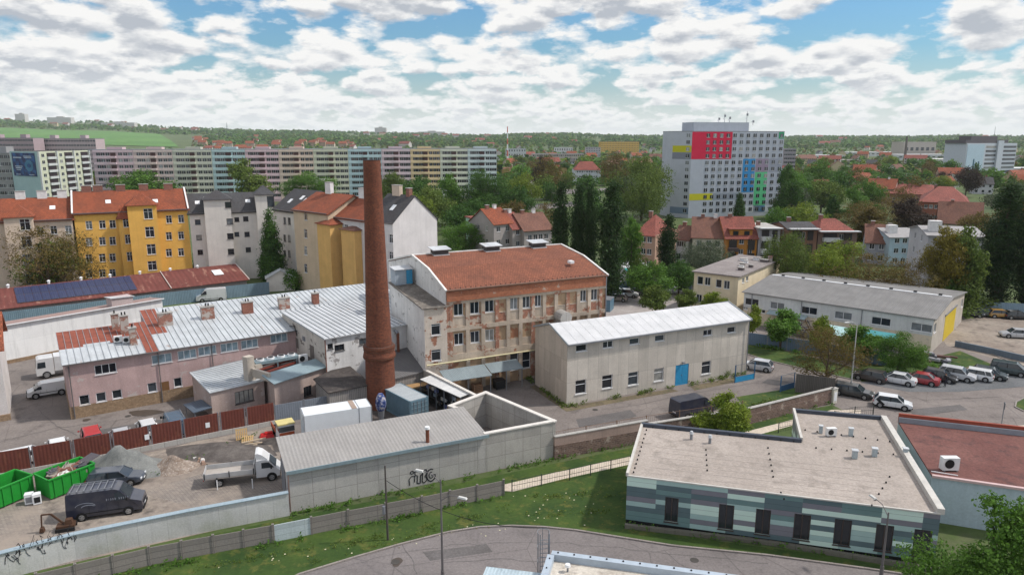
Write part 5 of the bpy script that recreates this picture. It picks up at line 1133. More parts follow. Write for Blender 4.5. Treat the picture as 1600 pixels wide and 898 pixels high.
for i, (px, py) in enumerate(((47, 786), (59, 786))):
    M = MB(); M.box((0, 0, .05), (.62, .6, .85), WHITE); M.box((0, -.31, .2), (.45, .03, .5), GREYM if i == 0 else BLACK); M.box((0, 0, .9), (.64, .62, .04), WHITE)
    tag(M.build('old_appliance', None, (*G(px, py), .02), R(25+i*10)), 'old white appliance standing by the green skips, %s one of two' % ('left' if i == 0 else 'right with a dark door'), 'appliance')
NAVY = (.012, .016, .035)
van(G(170, 800), 18, 'navy_van', NAVY, 'black van with a roof rack and faint lettering parked by the white wall', 5.7, 2.05, 2.45, rack=True)
vroot = C.objects[-1]
vr = [o for o in C.objects if o.get('label', '').startswith('black van with a roof rack')][0]
M = MB(); lm = plain('faded_lettering', (.22, .24, .28), .6); z = 1.55
x = .2
for wlen in (.16, .05, .16, .14, .16, 0, .14, .14, .1, .14, .14):
    if wlen: M.box((x, -1.045, z), (wlen*.35, .012, .2), lm); M.box((x+wlen*.25, -1.045, z+.08), (wlen*.4, .012, .04), lm)
    x += .16 if wlen else .14
M.build('lettering', vr); M = MB(); pts = arc(-1.4, 1.25, .75, .35, 170, 10)
for a, b_ in zip(pts, pts[1:]): M.bar((a[0], -1.045, a[1]), (b_[0], -1.045, b_[1]), .02, .05, lm)
pts = arc(-1.2, 1.2, .5, .2, 170, 20)
for a, b_ in zip(pts, pts[1:]): M.bar((a[0], -1.045, a[1]), (b_[0], -1.045, b_[1]), .02, .06, lm)
M.build('emblem', vr)
car('estate', G(183, 755), 12, 'midnight', (.02, .03, .05), 'dark blue estate car parked between the green skip and the black van')
def flatbed(p, ang, label):
    r = empty('flatbed_truck', (*p, .02), ang, label, 'truck'); mt = paint('white', (.62, .63, .64)); gm = plain('bed_grey', (.40, .40, .40), .6)
    M = MB(); M.box((-1.6, 0, .85), (4.4, 2.1, .12), plain('bed_floor', (.36, .33, .30), .8)); M.build('bed_floor', r)
    for (x, y, sx, sy) in ((-1.6, -1.03, 4.4, .05), (-1.6, 1.03, 4.4, .05), (-3.78, 0, .05, 2.0)): M = MB(); M.box((x, y, .98), (sx, sy, .42), gm); M.build('side_board', r)
    M = MB(); M.box((.58, 0, .97), (.06, 2.1, .95), gm); M.build('headboard', r)
    M = MB(); M.box((-.6, .35, .55), (6.2, .14, .22), BLACK); M.box((-.6, -.35, .55), (6.2, .14, .22), BLACK); M.build('chassis', r)
    for x in (-3.7, -1.6, .5):
        for s in (-1, 1): M = MB(); M.box((x, s*1.07, .9), (.08, .05, .6), BLACK); M.build('stanchion', r)
    B = MB(); pr = [(.7, .45), (2.75, .45), (2.8, .95), (2.45, 1.3), (1.85, 1.95), (1.6, 2.1), (.75, 2.1), (.68, 1.9)]; B.ext(pr, -.95, .95, mt); B.box((2.7, 0, .38), (.22, 1.85, .28), BLACK)
    for s in (-1, 1): B.box((2.05, s*1.1, 1.3), (.12, .22, .3), BLACK); B.tube((2.05, s*.9, .4), (2.05, s*.965, .4), .45, .45, 14, BLACK)
    B.build('cab', r); M = MB(); M.face([(2.44+.02, -.85, 1.34), (2.44+.02, .85, 1.34), (1.88+.02, .8, 1.93), (1.88+.02, -.8, 1.93)], CGL); M.build('windscreen', r)
    for s in (-1, 1): M = MB(); f = [(1.2, s*.962, 1.32), (2.3, s*.962, 1.32), (1.85, s*.962, 1.88), (1.2, s*.962, 1.88)]; M.face(f if s < 0 else f[::-1], CGL); M.build('side_window', r)
    M = MB(); pr = [(.75, 2.1), (1.75, 2.1), (1.3, 2.55), (.9, 2.75), (.7, 2.7)]; M.ext(pr, -.8, .8, mt); M.build('roof_deflector', r)
    t, q = wheelmesh(.36, .24)
    for x in (-2.5, 2.05):
        for s in (-1, 1): wh = add('wheel', t, r, (x, s*.86, .36), 0 if s < 0 else math.pi); add('rim', q, wh)
    for s in (-1, 1): M = MB(); M.box((2.78, s*.72, .75), (.06, .3, .2), HLM); M.build('headlight', r); M = MB(); M.box((-3.82, s*.8, .72), (.06, .3, .12), TLM); M.build('tail_light', r)
    return r
flatbed(G(390, 748), 16, 'white flatbed truck with a roof deflector at the left end of the low concrete block')
def smalltruck(p, ang, label, cabc, topc):
    r = empty('small_truck', (*p, .02), ang, label, 'truck'); mt = plain('cab_'+label[:6], cabc, .5); B = MB(); B.box((0, 0, .5), (1.5, 1.7, 1.5), mt, top=(.86, .92)); B.box((0, 0, 2.), (1.5, 1.75, .14), plain('top_yellow', topc)); B.build('cab', r)
    M = MB(); M.box((0, 0, 1.25), (1.42, 1.62, .55), CGL); M.build('window', r); M = MB(); M.box((-1.9, 0, .7), (2.3, 1.75, .12), BLACK)
    for y in (-.85, .85): M.box((-1.9, y, .8), (2.3, .06, .45), plain('bed_orange', (.36, .08, .03)))
    M.build('bed', r); M = MB(); M.box((.75, 0, .6), (.06, 1.5, .6), plain('bed_orange', (.36, .08, .03))); M.build('grille', r); t, q = wheelmesh(.36, .24)
    for x in (-2.4, .1):
        for s in (-1, 1): wh = add('wheel', t, r, (x, s*.74, .36), 0 if s < 0 else math.pi); add('rim', q, wh)
    for s in (-1, 1): M = MB(); M.box((.79, s*.58, .7), (.04, .22, .2), HLM); M.build('headlight', r)
smalltruck(G(447, 688), -60, 'small white truck with a yellow roof beside the white trailer', (.6, .6, .6), (.55, .47, .20))
def mound(name, label, p, rx, ry, h, m, seed=1, cat='heap'):
    M = MB(); n = 26; rings = 9; vs = []
    for j in range(rings+1):
        t = j/rings; row = []
        for i in range(n):
            a = 2*math.pi*i/n; k = 1+.25*mnoise.noise(Vector((math.cos(a)*1.7+seed, math.sin(a)*1.7, 0))); z = h*(1-t)**1.3*(1+.4*mnoise.noise(Vector((math.cos(a)*t*3, math.sin(a)*t*3, seed))))+.12*mnoise.noise(Vector((math.cos(a)*t*9, math.sin(a)*t*9, seed)))*(1-t); row.append((rx*t*k*math.cos(a), ry*t*k*math.sin(a), max(0, z)-.03*(j == rings)))
        vs.append(row)
    for j in range(rings):
        for i in range(n): M.face([vs[j][i], vs[j+1][i], vs[j+1][(i+1) % n], vs[j][(i+1) % n]], m, True)
    return tag(M.build(name, None, (*p, .02), 0, True), label, cat)
mound('gravel_heap', 'large grey gravel heap against the rust-brown fence', G(193, 733), 4.4, 3.0, 2.5, ground('gravel', ((.13, .135, .13), (.20, .205, .195)), .8, 7), 2)
mound('rubble_heap', 'brownish rubble heap right of the grey gravel heap', G(270, 730), 2.6, 1.9, 1.3, ground('rubble', ((.15, .11, .085), (.27, .22, .18), (.4, .37, .34)), 1.5, 6), 5)
mound('soil_heap', 'flat dark soil heap below the rust-brown fence', G(345, 706), 5.5, 2.8, .9, ground('dark_soil', ((.07, .06, .055), (.13, .115, .105)), .8, 4), 7)
rg = random.Random(11)
for i in range(14): M = MB(); s = rg.uniform(.25, .6); M.box((0, 0, 0), (s, s*.7, s*.45), plain('lump%d' % (i % 2), ((.55, .52, .5), (.30, .2, .15))[i % 2], .9), top=(.7, .6)); q = G(292+rg.uniform(-14, 26), 716+rg.uniform(-8, 12)); tag(M.build('rubble_lump', None, (*q, .05), rg.random()*3), 'loose %s lump of rubble lying right of the rubble heap' % ('pale', 'reddish')[i % 2], 'rubble', 'loose rubble lumps: '+('pale', 'reddish')[i % 2])
def pallet(p, ang, label, tilt=0):
    M = MB(); m = plain('new_pallet_wood', (.42, .28, .13), .9)
    for i in range(6): M.box((-.5+i*.2, 0, .1), (.12, 1.2, .025), m)
    for y in (-.5, 0, .5): M.box((0, y, .02), (1.15, .1, .08), m)
    o = M.build('wooden_pallet', None, (*p, .05), R(ang)); o.rotation_euler.x = R(tilt); o.location.z += .6*math.sin(R(abs(tilt))); return tag(o, label, 'pallet')
pallet(G(378, 686), 20, 'pale wooden pallet leaning against the fence plinth', 60); pallet(G(387, 690), 15, 'pale wooden pallet lying on the dark soil', 15)
for i, (px, py, a) in enumerate(((383, 700, 25), (391, 697, 18), (397, 693, 32))): M = MB(); M.box((0, 0, .1), (2.4, .16, .1), plain('plank', (.45, .36, .26))); tag(M.build('timber_plank', None, (*G(px, py), .03+.1*i), R(a)), 'pale timber plank, '+('lowest', 'middle', 'topmost')[i]+' of the loose ones in front of the flatbed truck', 'plank')
M = MB(); M.box((0, 0, 0), (1.5, .9, .35), plain('red_plastic', (.45, .02, .02), .4), top=(.8, .7)); M.box((.2, 0, .35), (.8, .5, .15), plain('red_plastic', (.45, .02, .02), .4)); tag(M.build('red_mower_body', None, (*G(417, 682), .02), .4), 'bright red plastic machine cover beside the small white truck', 'machine')
# small excavator behind the van
q = G(104, 826); r = empty('mini_digger', (*q, 0), 20, 'rusty mini digger with a thin bent arm behind the black van', 'digger'); r.scale = (.8, .8, .8); rm_ = plain('rusty_yellow', (.075, .038, .022), .8); M = MB(); M.box((0, 0, .25), (1.6, 1.0, .35), rm_); M.box((.3, 0, .6), (.7, .7, .5), rm_, top=(.8, .8)); M.build('chassis', r)
M = MB(); M.bar((-.2, 0, .7), (-1.2, 0, 1.9), .14, .16, rm_); M.bar((-1.2, 0, 1.9), (-2.0, 0, 1.95), .12, .14, rm_); M.bar((-2.0, 0, 1.95), (-2.1, 0, .6), .11, .12, rm_); M.build('arm', r); M = MB(); M.box((-2.1, 0, .15), (.45, .5, .45), rm_, top=(.6, 1)); M.build('bucket', r)
for s in (-1, 1): M = MB(); M.box((0, s*.55, .0), (1.7, .25, .38), TYRE); M.build('track', r)
# cars in the street behind the rust fence
SG = (.45, .46, .48)
for typ, px, py, a, nm, col, lb in (('estate', 40, 708, 36, 'white', (.62, .63, .64), 'white car nearest the left edge behind the rust-brown fence'), ('hatch', 89, 694, 126, 'white', (.62, .63, .64), 'small white car behind the rust-brown fence left of the red one'), ('mpv', 142, 680, 126, 'red', (.42, .01, .015), 'small red car parked behind the rust-brown fence'), ('hatch', 188, 678, 126, 'silver', SG, 'silver car behind the rust-brown fence right of the red one'), ('hatch', 229, 664, 126, 'white', (.62, .63, .64), 'white car behind the rust-brown fence next to the blue van')):
    car(typ, G(px, py-7, 1.4), a, nm, col, lb)
van(G(271, 647, 2.), 124, 'blue_van', (.05, .12, .20), 'blue van with a ribbed roof behind the rust-brown fence', 4.8, 1.9, 2.1, rack=True)
van(G(1083, 647), 27, 'navy_van2', NAVY, 'dark navy van parked in the street between the concrete workshop and the stone wall', 5.6, 2.0, 2.25)
car('hatch', G(1183, 577), 150, 'silver', SG, 'silver car half hidden behind the blue gate at the corner of the concrete workshop')
def lorrycab(p, ang, label):
    r = empty('lorry', (*p, .02), ang, label, 'lorry'); mt = paint('white', (.62, .63, .64)); B = MB(); B.ext([(-1, .5), (1, .5), (1.02, 1.3), (.85, 2.6), (.6, 2.75), (-1, 2.75)], -1.15, 1.15, mt); B.build('cab', r)
    M = MB(); M.face([(1.03, -1.0, 1.45), (1.03, 1.0, 1.45), (.9, .95, 2.45), (.9, -.95, 2.45)], CGL); M.build('windscreen', r)
    for s in (-1, 1): M = MB(); f = [(-.1, s*1.16, 1.5), (.85, s*1.16, 1.5), (.75, s*1.16, 2.3), (-.1, s*1.16, 2.3)]; M.face(f if s < 0 else f[::-1], CGL); M.build('side_window', r)
    M = MB(); M.box((-3.6, 0, .9), (5, 2.3, 1.9), plain('lorry_box', (.55, .56, .57))); M.build('box_body', r); t, q = wheelmesh(.5, .3)
    for x in (-4.6, -.1):
        for s in (-1, 1): wh = add('wheel', t, r, (x, s*1.0, .5), 0 if s < 0 else math.pi); add('rim', q, wh)
    for s in (-1, 1): M = MB(); M.box((1.0, s*.85, .75), (.08, .35, .2), HLM); M.build('headlight', r)
lorrycab(G(72, 588), 215, 'white lorry peeping out behind the left end of the pink workshop')
van(G(76, 617), 215, 'white', (.62, .63, .64), 'white car-derived van at the left end wall of the pink workshop', 4.4, 1.8, 1.8)
van(G(331, 470), 200, 'white', (.62, .63, .64), 'white van in front of the blue fence behind the white ribbed roof', 5.5, 2., 2.5)
# parked row by the grass
row = [('hatch', 1359, 594, 140, 'brownblack', (.03, .022, .022), 'dark brown hatchback, leftmost of the parked row'), ('sedan', 1401, 598, 142, 'white', (.62, .63, .64), 'white saloon in the parked row left of the red car'), ('sedan', 1437, 598, 142, 'darkred', (.30, .012, .02), 'dark red saloon in the parked row'),
    ('hatch', 1467, 594, -38, 'black', (.012, .012, .014), 'black hatchback in the parked row, right of the red saloon'), ('suv', 1494, 592, -40, 'silver', SG, 'silver off-roader in the parked row, left of the white estate'), ('estate', 1519, 591, 142, 'white', (.62, .63, .64), 'white estate in the parked row, right of the silver off-roader'), ('hatch', 1545, 590, -38, 'darkgrey', (.035, .05, .055), 'dark grey hatchback in the parked row, second from the right'), ('mpv', 1576, 584, -38, 'petrol', (.02, .04, .045), 'dark green people carrier with roof bars, rightmost of the parked row')]
for typ, px, py, a, nm, col, lb in row: car(typ, G(px, py), a, nm, col, lb)
car('estate', G(1332, 618), -35, 'black', (.012, .012, .014), 'black estate car driving on the road beside the stone wall')
car('hatch', G(1394, 636), -28, 'white', (.62, .63, .64), 'white hatchback with dark side graphics standing at the junction')
wh_ = [o for o in C.objects if o.get('label', '').startswith('white hatchback with dark')][0]
M = MB(); M.bar((-1.6, -.895, 1.0), (-.9, -.9, .4), .02, .3, BLACK); M.build('side_graphic', wh_)
for typ, px, py, a, nm, col, lb in (('hatch', 964, 470, 165, 'beige', (.33, .29, .24), 'beige hatchback in the car park behind the factory'), ('suv', 980, 464, -15, 'white', (.62, .63, .64), 'white car in the car park behind the factory between the beige and the dark one'), ('hatch', 996, 461, -15, 'midnight', (.02, .03, .05), 'dark blue car in the car park behind the factory in front of the white van'), ('hatch', 1040, 456, -10, 'darkgrey', (.035, .05, .055), 'dark car in the car park behind the factory half hidden by a young tree'), ('sedan', 1056, 459, 170, 'silver', SG, 'silver car at the right end of the car park behind the factory')):
    car(typ, G(px, py), a, nm, col, lb)
van(G(1003, 456), -15, 'white', (.62, .63, .64), 'white van at the back of the car park behind the factory', 5.3, 1.95, 2.3)
for i, (px, py, nm, col, lb) in enumerate(((1516, 494, 'darkgrey', (.035, .05, .055), 'dark car at the left end of the row along the far blue fence'), (1539, 494, 'midnight', (.02, .03, .05), 'dark blue car with an open bonnet by the far blue fence'), (1563, 496, 'ochre', (.34, .19, .04), 'mustard yellow car by the far blue fence'), (1588, 498, 'black', (.012, .012, .014), 'black car by the far blue fence at the right edge'))): car('hatch', G(px, py), -20+i*4, nm, col, lb)
car('estate', G(1588, 527), 165, 'silver', SG, 'silver estate car alone on the dirt lot at the right edge')
# person by the parked row
def person(p, ang, label, top, legs, skin=(.42, .26, .18)):
    r = empty('person', (*p, .02), ang, label, 'person')
    me = bpy.data.meshes.new('body'); V = [(0, 0, .95), (0, 0, 1.2), (0, 0, 1.42), (0, 0, 1.52), (.01, 0, 1.66), (.02, 0, 1.76), (0, .2, 1.4), (.02, .26, 1.12), (.1, .25, .88), (.13, .25, .80), (0, -.2, 1.4), (-.02, -.26, 1.12), (.06, -.25, .88), (.09, -.25, .80), (.02, .1, .88), (.06, .11, .48), (.0, .12, .07), (.17, .13, .04), (-.02, -.1, .88), (-.03, -.11, .48), (-.12, -.12, .07), (.05, -.13, .04)]
    Ed = [(0, 1), (1, 2), (2, 3), (3, 4), (4, 5), (2, 6), (6, 7), (7, 8), (8, 9), (2, 10), (10, 11), (11, 12), (12, 13), (0, 14), (14, 15), (15, 16), (16, 17), (0, 18), (18, 19), (19, 20), (20, 21)]
    rad = [.15, .14, .13, .055, .095, .075, .07, .05, .038, .04, .07, .05, .038, .04, .09, .06, .042, .038, .09, .06, .042, .038]
    me.from_pydata(V, Ed, []); o = bpy.data.objects.new('body', me); C.objects.link(o); o.parent = r
    sk = o.modifiers.new('skin', 'SKIN'); me.skin_vertices if me.skin_vertices else None
    if not me.skin_vertices:
        bm = bmesh.new(); bm.from_mesh(me); bm.verts.layers.skin.verify(); bm.to_mesh(me); bm.free()
    for i, sv in enumerate(me.skin_vertices[0].data): sv.radius = (rad[i], rad[i]*(1.25 if i in (0, 1, 2) else 1)); sv.use_root = (i == 0)
    o.modifiers.new('sub', 'SUBSURF').levels = 1; o.modifiers['sub'].render_levels = 2
    m, t, b = newmat('clothed_body'); s = t.nodes.new('ShaderNodeSeparateXYZ'); tc = t.nodes.new('ShaderNodeTexCoord'); t.links.new(tc.outputs['Object'], s.inputs[0])
    t.links.new(ramp(t, mth(t, 'DIVIDE', s.outputs[2], 2.), [(0, (.02, .02, .02)), (.05, legs), (.475, top), (.765, skin)], 'CONSTANT'), b.inputs['Base Color']); me.materials.append(m)
    H_ = MB(); n = 10
    for j in range(4):
        a0, a1 = j*.42, (j+1)*.42
        for i in range(n): t0, t1 = 2*math.pi*i/n, 2*math.pi*(i+1)/n; q = lambda a, t: (-.015+.115*math.cos(a)*math.cos(t), .105*math.cos(a)*math.sin(t), 1.72+.12*math.sin(a)); H_.face([q(a0, t0), q(a0, t1), q(a1, t1), q(a1, t0)], plain('dark_hair', (.03, .02, .015), .8), True)
    H_.build('hair', r); return r
person(G(1476, 604), 200, 'person in dark clothes standing in front of the black hatchback in the parked row', (.02, .02, .025), (.018, .02, .03))
# ================================================================ striped modern building
zj = 4.3; j = [G(980, 743, zj), G(1470, 803, zj), G(1380, 655, zj), G(1240, 643, zj), G(1252, 690, zj), G(1003, 665, zj)]
JA = angof(j[0], j[1]); f = building('striped_pavilion', 'modern flat-roofed building clad in striped grey and pale green panels', 'building', j[0], JA); q = [loc_(f, p) for p in j]; CLD = cladding()
jw = []
for px, ww in ((1049, 1.05), (1135, 1.15), (1193, 1.1), (1255, 1.2), (1319.5, 1.2), (1386, 1.2), (1447, 1.2)): u, z = WP(j[0], JA, px, 800); jw.append((u-ww/2, .75, ww, 2.15, (2, 0)))
BRN = plain('bronze_frame', (.06, .045, .04), .4); M = MB(); facade(f, M, q[0], q[1], .45, zj, jw, CLD, BRN)
for i in range(1, 6): wall(M, q[i], q[(i+1) % 6], .45, zj, (), CLD)
M.build('wall', f); M = MB(); M.prism([(p[0]*.998+.02, p[1]+.06) for p in q], 0, .46, BLACK); M.build('plinth', f)
ROOFG = ground('roof_membrane', ((.29, .252, .222), (.36, .315, .28), (.23, .20, .175)), .14, 5.)
M = MB(); M.face([(p[0], p[1], zj-.02) for p in q], ROOFG)
for k in range(1, 12): y0 = k*1.05; M.box((q[1][0]*.48, y0, zj-.018), (q[1][0]*.8, .03, .008), plain('seam_tan', (.28, .25, .22))) if y0 < 6.5 else None
M.build('roof', f)
M = MB(); dk = plain('parapet_dark', (.05, .06, .08), .5); lt = plain('parapet_light', (.50, .48, .44), .5)
for i, (m_, w_, h_) in enumerate(((lt, .14, .1), (lt, .5, .45), (dk, .35, .35), (lt, .22, .45), (dk, .35, .35), (lt, .22, .3))): a, b_ = q[i], q[(i+1) % 6]; M.bar((a[0], a[1], zj+h_/2-.02-.003*i), (b_[0], b_[1], zj+h_/2-.02-.003*i), w_, h_, m_)
M.build('parapet', f)
for px, py in ((1080, 686), (1109, 692)): g = loc_(f, G(px, py, zj)); M = MB(); M.tube((g[0], g[1], zj), (g[0], g[1], zj+.55), .13, .13, 10, GREYM); M.tube((g[0], g[1], zj+.55), (g[0], g[1], zj+.8), .2, .12, 10, ZINC); M.build('roof_vent', f)
for px, py, s in ((1335, 715, .4), (1366, 712, .38), (1329, 680, .35), (1282, 676, .3), (1414, 712, .35)): g = loc_(f, G(px, py, zj)); M = MB(); M.box((g[0], g[1], zj), (s, s, .7), sheet('vent_zinc', (.40, .46, .48), period=0)); M.box((g[0], g[1], zj+.7), (s*1.3, s*1.3, .06), ZINC); M.build('roof_vent', f)
for i in range(46):
    t = i/45; M = MB()
M = MB()
for (pa, pb, n) in (((1103, 703), (1105, 735), 5), ((1200, 700), (1208, 745), 6), ((1258, 672), (1390, 690), 8), ((1275, 700), (1420, 712), 7), ((1390, 745), (1362, 790), 6), ((1220, 770), (1225, 780), 2), ((1394, 668), (1470, 790), 14), ((1010, 672), (990, 738), 11), ((1020, 668), (1240, 690), 12)):
    for i in range(n): t = i/max(1, n-1); g = loc_(f, G(pa[0]+(pb[0]-pa[0])*t, pa[1]+(pb[1]-pa[1])*t, zj)); M.tube((g[0], g[1], zj), (g[0], g[1], zj+.12), .07, .06, 6, BLACK)
M.build('roof_fastener', f)
M = MB(); a, b_ = loc_(f, G(982, 838)), loc_(f, G(1470, 900))
acunit(G(1298, 681, zj), zj, JA+20, 'white air conditioner at the back of the striped building roof', .9)
tag(fence_line('low_kerb_wall', 'low mossy concrete kerb wall in front of the striped building', 'wall', [G(976, 824), G(1200, 850), G(1480, 896)], .35, concrete('mossy_kerb', (.16, .15, .12), 2, 1, dirt=.6), th=.3))
# red flat roof to the right
zl = 3.9; l0 = G(1456, 745, zl); l1 = G(1403, 660, zl); l2, l3 = G(1700, 693, zl), G(1720, 783, zl)
r, q = polyb('red_roof_annex', 'flat building with a faded red roof and brick-red parapet right of the striped building', 'building', [l0, l3, l2, l1], zl, sheet('pale_blue_wall', (.42, .50, .55), period=0, dirt=.25), ground('red_felt', ((.125, .052, .045), (.17, .078, .066), (.08, .042, .04)), .25, 4), over=.0)
M = MB(); rp_ = plain('brick_red_parapet', (.26, .055, .03), .6); M.bar((*q[3], zl+.5), (*q[2], zl+.5), .25, .95, rp_); M.bar((q[3][0], q[3][1]-.2, zl+.35), (q[2][0], q[2][1]-.2, zl+.35), .22, .6, plain('parapet_grey', (.23, .25, .28))); M.build('parapet', r)
M = MB(); M.bar((q[0][0], q[0][1]-.05, zl+.14), (q[1][0], q[1][1]-.05, zl+.14), .3, .2, plain('pink_edge', (.5, .36, .35))); M.build('roof_edge', r)
acunit(G(1482, 735, zl+.1), zl+.16, JA+15, 'large white air conditioner on the faded red roof', 1.35)
M = MB(); M.bar((0, 0, .0), (1.9, -.1, .0), .06, .06, WHITE); M.build('pipe', r, (loc_(r, G(1455, 736, zl+.2))[0], loc_(r, G(1455, 736, zl+.2))[1], zl+.22), 0)
# roof at the bottom centre with parapet and ladder cage
zk_ = 6.; n0, n1 = G(862, 862, zk_), G(1200, 907, zk_); n2 = G(838, 912, zk_); NA = angof(n0, n1)
r = building('front_roof_building', 'flat-roofed building with a light grey studded parapet at the bottom centre', 'building', n0, NA); M = MB(); ly = -14; lx = 16; wm2 = plaster('front_building_wall', (.45, .46, .47))
for a, b_ in (((lx, 0), (0, 0)), ((0, 0), (0, ly)), ((0, ly), (lx, ly)), ((lx, ly), (lx, 0))): wall(M, a, b_, 0, zk_-.4, (), wm2)
M.build('wall', r); M = MB(); M.face([(0, ly, zk_-.45), (lx, ly, zk_-.45), (lx, 0, zk_-.45), (0, 0, zk_-.45)], ground('pale_roof', ((.46, .42, .36), (.56, .52, .46), (.3, .26, .22)), .3, 4)); M.build('roof', r)
M = MB(); pl = plain('parapet_blue_grey', (.36, .42, .48), .45)
M.box((lx/2, 0, zk_-.46), (lx, .42, .46), pl); M.box((0, ly/2-.1, zk_-.46), (.42, -ly-.3, .457), pl); M.box((lx, ly/2, zk_-.46), (.42, -ly, .455), pl); M.build('parapet', r)
M = MB()
for i in range(14): M.tube((.4+i*1.0, .02, zk_), (.4+i*1.0, .02, zk_+.06), .06, .05, 8, BLACK)
for i in range(8): M.tube((0, -.7-i*1.0, zk_), (0, -.7-i*1.0, zk_+.06), .05, .04, 8, BLACK)
M.build('stud', r)
g = loc_(r, G(887, 889, zk_-.3)); M = MB(); M.tube((g[0], g[1], zk_-.5), (g[0], g[1], zk_-.1), .06, .06, 8, GREYM); M.tube((g[0], g[1], zk_-.1), (g[0], g[1], zk_+.06), .17, .15, 12, WHITE); M.build('roof_vent', r)
lc = loc_(r, G(849, 862, 6.6)); M = MB()
for x in (-.28, .28): M.bar((x, 0, 0), (x, 0, 2.2+zk_-1.2), .05, .05, GREYM)
for i in range(22): M.bar((-.28, 0, .3+i*.3), (.28, 0, .3+i*.3), .03, .03, GREYM)
for i in range(6):
    z = 1.9+i*1.; pts = [(.36*math.cos(t)*1.1, .42+.42*math.sin(t)) for t in [-.5+4.14*k/8 for k in range(9)]]
    for a, b_ in zip(pts, pts[1:]): M.bar((*a, z), (*b_, z), .03, .03, GREYM)
for k in range(0, 9, 2): t = -.5+4.14*k/8; M.bar((.4*math.cos(t), .42+.42*math.sin(t), 1.9), (.4*math.cos(t), .42+.42*math.sin(t), 6.9), .03, .03, GREYM)
M.build('ladder_cage', r, (-.5, .28, 0), R(20))
m0, m1 = G(762, 886, 4.6), G(846, 896, 4.6); MA = angof(m0, m1)
r = building('blue_sheet_roof', 'low lean-to with a pale blue ribbed sheet roof left of the front flat roof', 'building', m0, MA); M = MB(); W_ = dist(m0, m1)
for a, b_ in (((W_, 0), (0, 0)), ((0, 0), (0, -6)), ((0, -6), (W_, -6)), ((W_, -6), (W_, 0))): wall(M, a, b_, 0, 4.4, (), wm2)
M.build('wall', r); M = MB(); M.slab([(-.1, -6, 4.7), (W_, -6, 4.7), (W_, .1, 4.6), (-.1, .1, 4.6)], .1, sheet('pale_blue_roof', (.45, .55, .60), period=.22)); M.build('roof', r)
# lamp posts, wire and pole
def lamp(p, h, label, ang=0, arms=1, col=None, arm=1.4):
    r = empty('street_lamp', (*p, 0), ang, label, 'street lamp'); m = col or plain('lamp_pole', (.14, .13, .13), .6); M = MB(); M.tube((0, 0, 0), (0, 0, h), .10, .05, 8, m); M.tube((0, 0, 0), (0, 0, 1.1), .13, .13, 8, m); M.build('pole', r)
    for k in range(arms):
        s = (1, -1)[k]; M = MB(); zt_ = h-.0-1.3*k; M.tube((0, 0, zt_-.3), (s*arm*.5, 0, zt_+.25), .035, .03, 6, m); M.tube((s*arm*.5, 0, zt_+.25), (s*arm, 0, zt_+.3), .03, .03, 6, m); o = M.build('arm', r); M = MB(); M.box((s*(arm+.3), 0, zt_+.24), (.7, .24, .1), plain('lamp_head', (.5, .5, .48)), top=(.8, .7)); M.build('lamp_head', o)
    return r
lamp(G(692, 912), ZH(G(692, 912), 748), 'tall thin street lamp with two heads standing at the road bend', 155, 2)
pp = G(606, 843); r = empty('utility_pole', (*pp, 0), 0, 'thin dark utility pole with a small meter box on the grass at the road bend', 'pole'); M = MB(); hp_ = ZH(pp, 727); M.tube((0, 0, 0), (0, 0, hp_), .09, .06, 8, plain('tar_pole', (.07, .06, .055))); M.build('pole', r); M = MB(); M.tube((-.2, -.05, 2.3), (-.2, -.05, 2.95), .13, .13, 10, GREYM); M.build('meter_box', r)
M = MB(); a = Vector((*pp, hp_-1.2)); b_ = Vector((*offs(n0, NA, -.4), 7.6)); prev = a
for i in range(1, 25): t = i/24; p = a.lerp(b_, t)-Vector((0, 0, 1.1*4*t*(1-t))); M.tube(prev, p, .022, .022, 5, BLACK, False); prev = p
tag(M.build('overhead_cable'), 'black sagging cable from the utility pole to the ladder cage', 'cable')
lp = G(1329, 609); lamp(lp, ZH(lp, 505), 'pale street lamp beside the brown tree and the parked row', 200, 1, plain('lamp_pole_pale', (.45, .45, .43)))
lp = G(1376, 905); lamp(lp, ZH(lp, 800), 'dark street lamp in front of the striped building near the right tree', 100, 1)
lp = G(1564, 668); M = MB(); M.tube((0, 0, 0), (0, 0, 3.), .05, .05, 8, GREYM); tag_ = empty('sign_post', (*lp, 0), 60, 'thin grey sign post at the corner of the pale footpath', 'sign'); M.build('pole', tag_); M = MB(); M.box((0, -.06, 2.2), (.5, .03, .7), GREYM); M.build('sign_back', tag_)
# ================================================================ cream office and the long warehouse
CR = plaster('cream_render', (.72, .62, .44), .35, .5); CR2 = plaster('warehouse_lower', (.70, .61, .46), .4, .6, patch=(.40, .37, .33), patchamt=.08); LB = sheet('pale_blue_panels', (.64, .66, .65), period=0, rough=.5, dirt=.35)
w0 = G(1160, 503); w1 = G(1453, 553); WA = angof(w0, w1); WLn = dist(w0, w1); WH = 5.9; hh = ZH(w0, 452), ZH(w1, 500)
WH = sum(hh)/2; we = U(w1, WA+90, 1508, WH)
f = building('long_warehouse', 'long cream and pale blue warehouse with a grey roof and yellow end door', 'warehouse', w0, WA)
ws = WW(w0, WA, [(1175.5, 462, 2.4, 1.2), (1215, 470.5, 2.4, 1.2), (1265, 479, 2.5, 1.2), (1318, 488.5, 2.6, 1.25), (1377, 498, 2.7, 1.3), (1440, 509, 2.8, 1.35)])
ws = [(u, WH-2.3, w_, 1.2, k) for u, z, w_, h_, k in ws]; lo_ = WW(w0, WA, [(1165, 479, .8, 1.), (1190, 484, 1.3, 1.1)])
M = MB(); facade(f, M, (0, 0), (WLn, 0), 0, WH-2.75, lo_, CR2); M.build('lower_wall', f); M = MB(); facade(f, M, (0, -.04), (WLn, -.04), WH-2.75, WH-.1, ws, LB); M.build('upper_wall', f)
